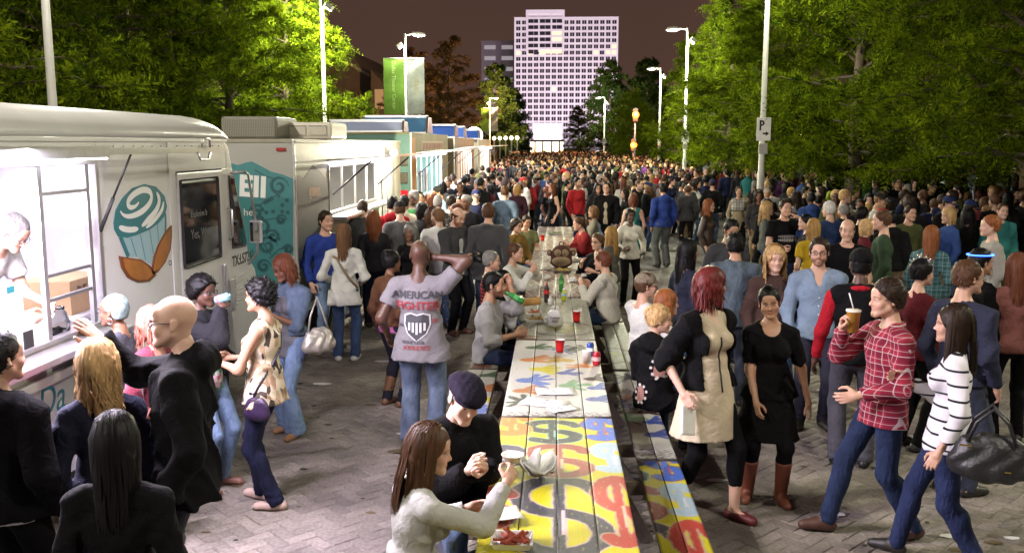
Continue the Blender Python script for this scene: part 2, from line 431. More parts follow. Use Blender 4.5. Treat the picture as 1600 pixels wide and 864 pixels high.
# ---- hair, in head space
def hair_mesh(style, h, seed=0, strands=True):
    r = np.random.default_rng(seed + 5)
    th = dict(short=.010, buzz=.004, crop=.016, curly=.026, afro=.032, bob=.020, long=.016, wavy=.030, bun=.014, tail=.012, fringe=.008, up=.016)[style]
    P = [ell((0,.018,.040), (.076+th,.096+th,.087+th))]
    if style in ('bob', 'long', 'wavy'):
        P.append(ell((0,.05,-.03), (.082+th*.7,.062+th,.10)))
    if style in ('short', 'crop', 'buzz', 'fringe', 'tail', 'bun', 'up'):
        P.append(ell((0,.045,-.015), (.074+th*.5,.062+th*.6,.075)))
    if style == 'curly' or style == 'afro': P.append(ell((0,.04,-.01), (.085+th*.6,.075+th*.6,.08)))
    if style in ('bun', 'up'): P.append(ell((0,.085,.105) if style == 'bun' else (0,.10,.06), (.045,.042,.042)))
    if style == 'bob':
        for sx in (-1, 1): P.append(rcone((sx*.078,.005,.0), (sx*.080,-.004,-.11), .032, .026))
        P.append(rcone((0,.07,0), (0,.075,-.12), .062, .05))
    F = Field(P, h, .035)
    for p in P: F.add(p, .03)
    x, y, z = F.P[...,0], F.P[...,1], F.P[...,2]
    am = dict(curly=.010, afro=.006, wavy=.009, short=.005, crop=.007).get(style, .004); fr = 70 if style in ('curly', 'afro') else 45
    ph = r.uniform(0, 6, 6)
    F.d = F.d + am*(np.sin(fr*x+ph[0]+2*np.sin(30*z))*np.sin(fr*.9*y+ph[1])*np.sin(fr*.8*z+ph[2]) + .5*np.sin(fr*1.9*x+ph[3])*np.sin(fr*1.7*z+ph[4]+2*np.sin(33*y)))
    # open the face, the forehead and the neck
    hl = .082 if style in ('short','crop','curly','afro','bun','tail','up') else .072
    if style == 'buzz': hl = .090
    if style == 'fringe': hl = .115
    cut = ell((0,-.115,-.02), (.074, .092, hl + .02))
    F.sub(cut, .012)
    if style in ('short','crop','buzz','fringe','tail','bun','up','curly','afro'):
        nb = -.062 if style in ('curly', 'afro') else -.055
        F.d = np.maximum(F.d, nb - z)
        F.d = np.maximum(F.d, (-.022 - z) * .8 - (y - .012) * .7)            # ear line
        F.d = np.maximum(F.d, .0 + np.where((y < -.02) & (z < -.0), .02, -1))
    if style == 'fringe': F.d = np.maximum(F.d, z - .055 + np.abs(x)*.2)
    if style in ('long', 'wavy', 'bob'): F.d = np.maximum(F.d, (-.12 if style != 'bob' else -.15) - z)
    V, Q = F.net(); T = np.ones((len(V), 3)); nz = np.sin(V[:,0]*210+3*np.sin(V[:,2]*40))*np.sin(V[:,1]*160); T *= (1 + .25*nz)[:,None]
    Vs = [V]; Qs = [Q]; Ts = [T]; n = len(V)
    def strip(pts, wd, side, shade):
        nonlocal n
        k = len(pts); wv = wd * np.concatenate([[.7], np.ones(k-2), [.15]])
        a = pts - side*wv[:,None]*.5; b = pts + side*wv[:,None]*.5
        v = np.empty((2*k, 3)); v[0::2] = a; v[1::2] = b
        q = np.stack([np.arange(0,2*k-2,2), np.arange(1,2*k-1,2), np.arange(3,2*k+1,2), np.arange(2,2*k,2)], 1) + n
        Vs.append(v); Qs.append(q); Ts.append(np.full((2*k, 3), shade)); n += 2*k
    if strands and style in ('long', 'wavy', 'tail'):
        Lh = {'long': .36, 'wavy': .34, 'tail': .28}[style]; cnt = 520 if strands is True else int(strands)
        wvy = .013 if style == 'wavy' else .005
        for i in range(cnt):
            lay = r.uniform(0, 1); u = r.uniform(-1, 1)
            if style == 'tail':
                phi = math.pi/2 + u*.35
            else:
                phi = math.pi/2 + u*2.05                                       # round the back, pi/2 is +Y
            th2 = th + .006*lay
            top = np.array([r.normal(0, .010), .01 + .05*r.uniform(-1, .6), 0]); pts = []
            ex = np.array([math.cos(phi)*(.080+th2), .018 + math.sin(phi)*(.099+th2), 0])
            for t in (0, .25, .5, .75, 1):
                e = top*(1-t) + ex*t; rr = min(1, (e[0]/(.079+th2))**2 + ((e[1]-.018)/(.099+th2))**2)
                pts.append([e[0], e[1], .040 + (.090+th2)*math.sqrt(max(0, 1-rr))])
            base = np.array(pts[-1]); ln = Lh*(.7+.4*r.uniform()); p0 = 5*math.sin(2.3*phi + seed) + r.normal(0, .35) + (2.0 if lay > .5 else 0); dr = unit(np.array([ex[0], ex[1]-.018, 0]))
            for t in np.linspace(.14, 1, 8):
                inw = -.018*t*(1 - .6*lay)
                wob = wvy*math.sin(p0 + t*(17 if style == 'wavy' else 6))*(.4+t)
                sid = np.array([-dr[1], dr[0], 0])
                pull = np.array([0, .030*t, 0]) if abs(math.cos(phi)) < .7 else np.array([0, -.012*t, 0])
                pts.append(base + np.array([0, 0, -ln*t]) + dr*(inw + wob) + sid*wob*.8 + pull)
            side = unit(np.array([-dr[1], dr[0], r.normal(0, .3)]))
            strip(np.array(pts), r.uniform(.005, .011), side, r.uniform(.72, 1.28))
    elif strands:
        cnt = {'short': 420, 'crop': 420, 'curly': 700, 'afro': 700, 'bob': 420, 'bun': 160, 'up': 240}.get(style, 0)
        if strands is not True: cnt = min(cnt, int(strands))
        if cnt:
            F2 = Field([ell((0,.018,.04),(.2,.2,.2))], .1)
            pick = V[r.integers(0, len(V), cnt)]; cen = np.array([0, .02, .03])
            for p in pick:
                nr = unit(p - cen); tg = unit(np.cross(nr, np.array([1, .2*r.normal(), .3*r.normal()])));
                if tg[2] > 0 and style == 'bob': tg = -tg
                if style == 'bob': tg = unit(np.array([nr[0]*.2, nr[1]*.2, -1]))
                ln = {'bob': .07, 'curly': .022, 'afro': .014}.get(style, .028)*r.uniform(.6, 1.3)
                if style in ('curly', 'afro'): d1 = unit(nr*.35 + r.normal(0, .7, 3))
                else: d1 = unit(tg*np.array([.5,1,1]) + nr*.07 + r.normal(0, .12, 3))
                pts = np.array([p - nr*.002, p + d1*ln*.5 + nr*.003, p + d1*ln])
                strip(pts, r.uniform(.005, .010), unit(np.cross(d1, nr)), r.uniform(.5, 1.6))
    return np.concatenate(Vs), np.concatenate(Qs), np.concatenate(Ts)

SKIN = dict(pale=(.60,.375,.285), fair=(.56,.33,.235), tan=(.44,.245,.155), olive=(.40,.23,.14), brown=(.20,.095,.055), dark=(.095,.046,.030))
HAIRC = dict(black=(.005,.0045,.005), dbrown=(.024,.013,.008), brown=(.085,.040,.020), lbrown=(.17,.085,.038), blonde=(.50,.32,.14), gold=(.38,.22,.07),
             red=(.13,.022,.014), ginger=(.26,.085,.028), grey=(.22,.21,.20), white=(.60,.58,.55), auburn=(.14,.045,.022), teal=(.16,.22,.22))

def M_cloth(): return crease(mat('cloth', objcol=True, rough=.88, noise=.14, nscale=6, bump=.75, bscale=15, spec=.12))
def crease(m):
    if m.get('cr'): return m
    for n in m.node_tree.nodes:
        if n.type == 'TEX_NOISE' and any(l.to_node.type == 'BUMP' for l in n.outputs[0].links):
            n.inputs['Distortion'].default_value = .9; n.inputs['Detail'].default_value = 5; n.noise_type = 'RIDGED_MULTIFRACTAL' if False else 'FBM'
    m['cr'] = 1; return m
def M_denim(): return crease(mat('denim', objcol=True, rough=.9, noise=.45, nscale=6, bump=.7, bscale=20, spec=.2, stretch=(1.6,1.6,.7)))
def M_knit(): return mat('knit', objcol=True, rough=.95, noise=.20, nscale=60, bump=.5, bscale=90, sheen=.3, spec=.1)
def M_leather(): return mat('leather', objcol=True, rough=.42, noise=.3, nscale=14, bump=.25, bscale=50)
def M_skin(): return mat('skin', objcol=True, attr='tint', rough=.46, sss=.12, spec=.45, noise=.07, nscale=30)
def M_eye(): return mat('eye', attr='tint', rough=.12)
def M_hair(): return mat('hair', objcol=True, attr='tint', rough=.5, spec=.22, noise=.35, nscale=70, stretch=(1,1,.12))
def M_rubber(): return mat('rubber', objcol=True, rough=.6)

def wrinkle(P, amp, s):
    x, y, z = P[...,0], P[...,1], P[...,2]
    w1 = 3.2*np.sin(6*x + s) + 2.4*np.sin(7*y + 2*s)
    a = 1 - np.abs(np.sin(11*z + w1)); b = 1 - np.abs(np.sin(9*z + 13*x + 5*y + 1.5*np.sin(9*z + s) + s)); c = 1 - np.abs(np.sin(10*z - 12*x + 6*y + 1.3*np.sin(8*y - s)))
    m1 = .5 + .5*np.sin(5*x + 4*z + 3*y + s*1.7); m2 = .5 + .5*np.sin(6*z - 5*x + 2*s)
    return amp*(.55 - 1.2*a*a*m1 - .9*b*b*m2 - .7*c*c*(1 - m2))

def finish(name, V, Q, parent, mt, col, T=None, rest=None, mi=None, mats=None):
    me = fast_mesh(name, V, Q, True, T, {'rest': rest} if rest is not None else None, mi)
    for m in (mats or [mt]): me.materials.append(m)
    return link(name, me, parent, None, col)

def person(label, loc, yaw=0, Hm=1.75, sex='m', skin='fair', face='', hair='short', hcol='dbrown', hseed=0,
           top=None, bottom=None, shoes=None, jacket=None, lw=None, rw=None, lh='relax', rh='relax', lel=None, rel=None, lpn=None, rpn=None,
           lean=0, side=0, twist=0, hy=0, hp=0, hr=0, sit=False, seat=.45, lf=None, rf=None, fat=1.0, res=.016, hres=.0065, hand=.0065,
           group=None, strands=True, glasses=None, hat=None, bust=None, beard=False, name='person', extras=None, hairless_cap=False, offz=0.0):
    fem = sex == 'f'; s = Hm / 1.75
    if res >= .018: hres = max(hres, .0128); hand = max(hand, .0125); strands = min(strands, 200) if strands is not True else 200
    elif res >= .014: hres = max(hres, .0092); hand = max(hand, .0095); strands = 260 if strands is True else strands
    root_z = 0.0
    sw = .163 if fem else .188; hw = .092
    pel = np.array([0, 0, .925]) if not sit else np.array([0, 0, seat/s + .085])
    Rt = rot('z', R(twist)) @ rot('x', R(lean)) @ rot('y', R(side))
    tp = lambda x, y, z: pel + Rt @ np.array([x, y, z])
    f = fat
    pr = {}
    if fem:
        pr['torso'] = [ell(tp(0,.008,.0), (.170*f,.118*f,.13), Rt), ell(tp(0,0,.16), (.122*f,.092*f,.16), Rt), ell(tp(0,.004,.33), (.142*(.7+.3*f),.103*f,.16), Rt)]
        b = .058 if bust is None else bust
        pr['torso'] += [ell(tp(.066,-.085*(.8+.2*f),.325), (b,b*.9,b), Rt), ell(tp(-.066,-.085*(.8+.2*f),.325), (b,b*.9,b), Rt)]
    else:
        pr['torso'] = [ell(tp(0,.004,.0), (.163*f,.118*f,.13), Rt), ell(tp(0,-.004*f,.16), (.146*f,.108*f,.16), Rt), ell(tp(0,.004,.33), (.166*(.6+.4*f),.120*(.5+.5*f),.17), Rt)]
        if f > 1.08: pr['torso'].append(ell(tp(0,-.04,.10), (.14*f,.12*f,.12), Rt))
    pr['shoulder'] = [rcone(tp(-sw+.055,.012,.452), tp(sw-.055,.012,.452), .056 if fem else .063, .056 if fem else .063),
                      rcone(tp(-sw+.05,.02,.46), tp(0,.022,.515), .045, .042), rcone(tp(sw-.05,.02,.46), tp(0,.022,.515), .045, .042)]
    Rh = rot('z', R(hy)) @ rot('x', R(hp + lean*.35)) @ rot('y', R(hr))
    nb = tp(0,.024,.50); hj = tp(0,-.004,.562); hc = hj + Rh @ np.array([0,-.018,.130])
    pr['neck'] = [rcone(nb, hj + Rh @ np.array([0,.02,.03]), .050 if fem else .058, .047 if fem else .054)]
    # arms
    arms = {}
    for sx, nm, wt, el in ((1,'l',lw,lel), (-1,'r',rw,rel)):
        sh = tp(sx*sw, .012, .442)
        if wt is None:
            j = rng.uniform(-.03, .03); wt = tp(sx*(sw+.045), -.07+j, -.075)
            if sit: wt = pel + np.array([sx*.12, -.32, .08])
        else: wt = np.array(wt, float)
        eh = np.array(el, float) if el is not None else np.array([sx*.5, .9, -.35])
        ej, wj = ik(sh, wt, .295, .262, eh); arms[nm] = (sh, ej, wj)
        ar = 1.0 if not fem else .86
        ar *= .75 + .25*f
        pr['ua_'+nm] = [rcone(sh, ej, .054*ar, .043*ar)]; pr['fa_'+nm] = [rcone(ej, wj, .043*ar, .029*ar)]
    # legs
    legs = {}
    for sx, nm, ft in ((1,'l',lf), (-1,'r',rf)):
        hp_ = pel + np.array([sx*hw, 0, -.03])
        if ft is None: ft = (sx*.105, rng.uniform(-.04,.04), .085) if not sit else (sx*.11, -.42, .085)
        fd = unit(np.array([sx*.22, -1, 0])); kn, an = ik(hp_, ft, .435, .425, (sx*.12, -1, .05))
        legs[nm] = (hp_, kn, an, fd); lf_ = .8 + .2*f
        pr['th_'+nm] = [rcone(hp_, kn, .086*f, .058*lf_)]
        pr['sh_'+nm] = [rcone(kn, an, .057*lf_, .037), ell(kn*.68+an*.32 + np.array([0,.018,0]), (.050*lf_,.050*lf_,.10))]
        pr['ft_'+nm] = [rcone(an + np.array([0,.035,-.045]) - fd*0, an + fd*.15 + np.array([0,0,-.058]), .034, .026)]
    everything = sum(pr.values(), [])
    V, Q = sdf_mesh(everything, .025 if res < .014 else .029 if res < .018 else .033, .035)
    # joined into the one skin: head and hands
    HV, HQ, HT, HM = head_mesh(('f' if fem else 'm') + face + ('b' if beard else ''), hres)
    hs = .97 if fem else 1.0
    Vs = [V]; Qs = [Q]; Ts = [np.ones((len(V), 3))]; Ms = [np.zeros(len(Q), int)]; n = len(V)
    hv = (HV*hs) @ Rh.T + hc; Vs.append(hv); Qs.append(HQ + n); Ts.append(HT); Ms.append(HM); n += len(hv)
    ai = {}
    for nm, pose, pn in (('l', lh, lpn), ('r', rh, rpn)):
        if pose is None: continue
        sh, ej, wj = arms[nm]; X = unit(wj - ej); sx = 1 if nm == 'l' else -1
        back = -np.array(pn, float) if pn is not None else np.array([sx*1.0, -.35, .05])
        Z = back - X*(back @ X); Z = unit(Z); Y = np.cross(Z, X)
        hvv, hq = hand_mesh(pose, hand); hvv = hvv.copy()
        thumb = Y[1] < 0 or Y[2] > .6
        if not thumb: hvv[:,1] *= -1; hq = hq[:, ::-1]
        k = .90 if fem else 1.0
        B = np.stack([X, Y, Z], 1); hw_ = (hvv*k) @ B.T + wj
        Vs.append(hw_); Qs.append(hq + n); Ts.append(np.ones((len(hw_), 3))); Ms.append(np.zeros(len(hq), int)); n += len(hw_)
        ai[nm] = (wj, B)
    o = finish(name, np.concatenate(Vs), np.concatenate(Qs), None, None, SKIN[skin] if isinstance(skin, str) else skin, np.concatenate(Ts), None, np.concatenate(Ms), [M_skin(), M_eye()])
    o.location = (loc[0], loc[1], offz); o.rotation_euler = (0, 0, R(yaw)); o.scale = (s, s, s)
    tag(o, label, 'person', group)
    sd = (hash(label) % 97) * .1 if False else (sum(map(ord, label)) % 97) * .13
    # ---- clothes
    def torso_rest(V): return (V - pel) @ Rt
    def garment(nm, g, infl, legs_too=False):
        t = g.get('t', .012) + infl
        if jacket and infl == 0: t = min(t, .010)
        prm = [inflate(p, t) for p in pr['torso'] + pr['shoulder'][:1]]
        prm += [inflate(p, t*.6) for p in pr['shoulder'][1:]]
        hem = g.get('hem', -.06); sl = g.get('sleeve', 1.0)
        lo = .012 if not g.get('loose') else g['loose']
        under = bool(jacket) and infl == 0
        if under: lo = .002; t = min(t, .010)
        wx = (.150 if fem else .160)*f
        if not sit:
            prm.append(econe(pel, Rt, min(hem, -.02), .20, (wx + .016 + t + lo, .118*f + t + lo*.8), (wx*.84 + t*.5, .096*f + t*.4)))
        else:
            prm.append(econe(pel, Rt, -.08, .20, (wx + .012 + t, .118*f + t), (wx*.92 + t + lo*.5, .106*f + t + lo*.5)))
        sk = g.get('skirt')
        if sk: prm.append(econe(pel, np.eye(3), sk[0]-pel[2]+.0, .10, (sk[1], sk[1]*.82), (wx*.92 + t, .105*f + t)))
        for q in ('l', 'r'):
            sh, ej, wj = arms[q]; ua, fa = pr['ua_'+q][0], pr['fa_'+q][0]; st = t + (0 if under else g.get('slv', .004))
            if sl > 0:
                fr = min(sl/.5, 1); e = sh + (ej - sh)*fr; prm.append(rcone(sh, e, ua[3]+st, ua[3]+(ua[4]-ua[3])*fr+st+.004, fr < 1))
                if sl > .5:
                    fr = (sl-.5)/.5; e = ej + (wj - ej)*fr; prm.append(rcone(ej, e, fa[3]+st, fa[3]+(fa[4]-fa[3])*fr + st + .002, True))
        if g.get('collar'):
            for i in range(10):
                a0, a1 = (math.pi*2*(i+.0)/10 for i in (i, i+1)); ra = (.064 if fem else .074)
                if g['collar'] == 'open' and (i in (7,)): continue
                zc = lambda a: .505 + .020*math.sin(a) + .0
                prm.append(rcone(tp(ra*math.cos(a0), .022+ra*.95*math.sin(a0), zc(a0)), tp(ra*math.cos(a1), .022+ra*.95*math.sin(a1), zc(a1)), .015, .015))
        if g.get('hood'):
            prm.append(ell(tp(0,.105,.500), (.125,.075,.090), Rt)); prm.append(ell(tp(0,.075,.540), (.105,.050,.050), Rt)); prm.append(rcone(tp(-.085,.035,.50), tp(-.05,-.07,.44), .036, .022)); prm.append(rcone(tp(.085,.035,.50), tp(.05,-.07,.44), .036, .022))
        subs = []
        nk = g.get('neck', 'crew')
        if nk == 'crew': subs.append(ell(tp(0,-.035,.545), (.064,.072,.045), Rt))
        elif nk == 'scoop': subs.append(ell(tp(0,-.085,.52), (.090,.085,.085), Rt)); subs.append(ell(tp(0,.01,.545), (.085,.075,.06), Rt))
        elif nk == 'v': subs += [rcone(tp(0,-.06,.55), tp(0,-.155,.35), .062, .010)]
        elif nk == 'open':
            ow = g.get('open', .05); subs += [rcone(tp(0,-.10,.54), tp(0,-.20,.42), .060, ow), rcone(tp(0,-.19,.42), tp(0,-.20,-.35), ow+.02, ow+.035)]
        if g.get('tank'):
            for sx in (-1, 1): subs.append(ell(tp(sx*(sw+.028),.0,.44), (.052,.14,.075), Rt))
        zl = lambda P: (P - pel.astype(np.float32)) @ Rt.astype(np.float32)
        am = g.get('wr', .010)*1.6
        def post(P, d):
            d = d + wrinkle(P, am*(.45 if jacket and infl == 0 else 1), sd)
            if g.get('wide'):
                q = zl(P); d = np.maximum(d, np.minimum(g['wide'] + .05*np.clip(.2 - q[...,2], 0, .4) - np.abs(q[...,0]), -.02 - q[...,1]))
            if sit: hm = np.where((P[...,1] - pel[1]) < -.10, .02, -.10)
            else: hm = hem
            z = zl(P)[...,2]
            if sk: return np.maximum(d, sk[0] - P[...,2])
            # keep sleeves that hang below the hem: cut only near the trunk
            q = zl(P); cutd = hm - z + .008*np.sin(q[...,0]*14 + sd)
            far = np.abs(q[...,0]) > (wx + .075 + t)
            return np.where(far | (q[...,1] < -.235*f - t), d, np.maximum(d, cutd))
        if sit: pass
        V, Q = sdf_mesh(prm, g.get('res', res if res < .014 else res*1.15 if res < .018 else res*1.3), g.get('k', .028), subs, post, .008)
        return finish(nm, V, Q, o, g.get('mat') or M_cloth(), g['col'], None, torso_rest(V))
    tops = []
    if top: tops.append(garment(top.get('name', 'shirt'), top, 0))
    if jacket: tops.append(garment(jacket.get('name', 'jacket'), jacket, .021))
    if bottom:
        g = bottom; t = g.get('t', .009); fr = g.get('len', 1.0); prm = [inflate(pr['torso'][0], t - .004)]; cuff = g.get('cuff', .058)
        if fr > 0:
            for q in ('l', 'r'):
                h_, kn, an, fd = legs[q]; th, sh_ = pr['th_'+q][0], pr['sh_'+q]
                prm.append(inflate(th, t)); f2 = min(fr, 1.0)
                e = kn + (an + np.array([0,.005,-.045]) - kn)*f2 if fr >= .95 else kn + (an - kn)*f2
                rb = cuff if fr >= .95 else sh_[0][3] + (sh_[0][4]-sh_[0][3])*f2 + t
                prm.append(rcone(kn, e, sh_[0][3]+t, rb, True)); prm.append(inflate(sh_[1], t*.7))
        if g.get('skirt'): prm.append(econe(pel, np.eye(3), g['skirt'][0]-pel[2], .06, (g['skirt'][1], g['skirt'][1]*.8), (.15*f+t, .11*f+t)))
        def post(P, d):
            x, y, z = P[...,0], P[...,1], P[...,2]
            d = d + wrinkle(P, g.get('wr', .005), sd+3) + .006*np.exp(-((z-.12)/.07)**2)*np.sin(z*120+6*x)*(1 if fr >= .95 else 0)
            q = (P - pel) @ Rt
            return np.maximum(d, np.where((np.abs(x) < .3) & (y > -.2*f), q[...,2] - .115, -1))
        V, Q = sdf_mesh(prm, g.get('res', res*1.45), .03, (), post)
        finish(g.get('name', 'trousers'), V, Q, o, g.get('mat') or M_cloth(), g['col'], None, torso_rest(V))
    if shoes:
        g = shoes; t = .006
        for q in ('l', 'r'):
            h_, kn, an, fd = legs[q]; up = np.array([0,0,1.0])
            if an[2] > .14: up = up
            heel = an - fd*.035 + np.array([0,0,-.052]); toe = an + fd*.150 + np.array([0,0,-.058])
            prm = [rcone(heel, an + fd*.06 + np.array([0,0,-.048]), .036+t, .037+t), rcone(an + fd*.05 + np.array([0,0,-.046]), toe, .037+t, .028+t)]
            bh = g.get('boot', 0)
            kx = .02
            if bh: prm.append(rcone(an + np.array([0,0,-.03]), an + (kn - an)*bh/.42, .048, .066 if bh > .15 else .05, True))
            elif not g.get('flat'): prm.append(rcone(an + np.array([0,0,-.05]), an + np.array([0,0,.02]), .042, .04, True))
            F = Field(prm, .012 if res < .014 else .017 if res < .018 else .022, .03)
            for p in prm: F.add(p, kx)
            if g.get('flat'): F.sub(ell(an + fd*.03 + np.array([0,0,.0]), (.033,.085,.045), rot('z', math.atan2(fd[0], -fd[1]))), .006)
            F.d = np.maximum(F.d, (an[2] - .085) - F.P[...,2])
            F.d = F.d + .002*np.sin(F.P[...,2]*220)*(F.P[...,2] < an[2] - .06)
            V, Q = F.net()
            sole = V[:,2] < an[2] - .066; sc_ = g.get('sole'); T = np.ones((len(V), 3))
            if sc_ is not None: T[sole] = np.array(sc_) / np.maximum(np.array(g['col']), .01)
            me = fast_mesh('shoe', V, Q, True, T); me.materials.append(mat('shoe', objcol=True, attr='tint', rough=.5, bump=.15, bscale=40)); link('boot' if bh else 'shoe', me, o, None, g['col'])
    if hair:
        HVv, HQv, HTv = hair_mesh(hair, max(hres, .006), hseed, strands)
        hvv = (HVv*hs) @ Rh.T + hc
        finish('hair', hvv, HQv, o, M_hair(), HAIRC[hcol] if isinstance(hcol, str) else hcol, HTv)
    def hp_(x, y, z): return Vector((Rh @ (np.array([x, y, z])*hs) + hc))
    if glasses:
        b = MB()
        for sx in (-1, 1):
            cx, cy, cz = sx*.031, -.101, .001; pts = []
            for i in range(13):
                a = 2*math.pi*i/12; pts.append(hp_(cx + .0225*math.copysign(abs(math.cos(a))**.7, math.cos(a)), cy + .004*abs(math.cos(a)), cz + .0155*math.copysign(abs(math.sin(a))**.7, math.sin(a))))
            b.path(pts, .0024, 6, 0, False)
            b.path([hp_(sx*.054,-.097,.006), hp_(sx*.074,-.07,.007), hp_(sx*.079,.0,.006), hp_(sx*.079,.025,-.006)], .0024, 6)
        b.path([hp_(-.009,-.103,.004), hp_(0,-.107,.006), hp_(.009,-.103,.004)], .0024, 6)
        b.build('glasses', mat('glasses_black', (.01,.01,.012), .3), o)
    if hat:
        k = hat['kind']; hc_ = hat['col']
        if k in ('cap', 'backcap', 'beanie', 'flatcap'):
            sgn = 1 if k == 'backcap' else -1
            if k == 'flatcap':
                prm = [ell((0,.012,.062), (.094,.112,.066)), ell((0,-.052,.072), (.085,.090,.036), rot('x', .22)), ell((0,.05,.085), (.098,.085,.045))]
            else: prm = [ell((0,.016,.052), (.086,.107,.082))]
            F = Field(prm, .006, .03)
            for p in prm: F.add(p, .03)
            zc = .028 if k != 'beanie' else .012
            F.d = np.maximum(F.d, (zc - F.P[...,2]) + (F.P[...,1])*(.16 if k == 'flatcap' else .06))
            F.d = np.maximum(F.d, -pdist(ell((0,.016,.02), (.080,.101,.06)), F.P))
            F.d += .0012*np.sin(F.P[...,0]*120)*np.sin(F.P[...,1]*110)
            V, Q = F.net(); ho = finish('cap', (V*hs*1.02) @ Rh.T + hc, Q, o, M_cloth(), hc_)
            if k in ('cap', 'backcap', 'flatcap'):
                b = MB(); rows = []
                for j in range(5):
                    for i in range(11):
                        a = math.pi*(i/10); u = j/4; ln = .075 if k != 'flatcap' else .045
                        rr = 1 + u*(ln/.1); x = .080*math.cos(a)*(1+.05*u); y = sgn*(.045 + math.sin(a)*(.055 + ln*u)); z = .040 - .02*u*math.sin(a) - .22*x*x/.08*(1) + (.0)
                        rows.append((x, y + .016, z + (.012 if k == 'flatcap' else 0)))
                fcs = [(j*11+i, j*11+i+1, (j+1)*11+i+1, (j+1)*11+i) for j in range(4) for i in range(10)]
                up = [hp_(*p) for p in rows]; dn = [hp_(p[0], p[1], p[2]-.005) for p in rows]
                b.add(up, fcs, 0, True); b.add(dn, fcs, 0, True)
                edge = [40+i+4-4 for i in range(11)]
                e = [44+i for i in range(11)]
                b.add([up[44+i] for i in range(11)] + [dn[44+i] for i in range(11)], [(i, i+1, 12+i, 11+i) for i in range(10)])
                b.build('peak', M_cloth(), ho, col=hc_)
    o['_a'] = 0; del o['_a']
    inf = dict(obj=o, tp=tp, pel=pel, Rt=Rt, hc=hc, Rh=Rh, arms=arms, hands=ai, tops=tops, s=s, legs=legs, head=hp_)
    return inf
def world_of(inf, p):
    o = inf['obj']; M = Matrix.LocRotScale(o.location, o.rotation_euler, o.scale); return M @ Vector(p)
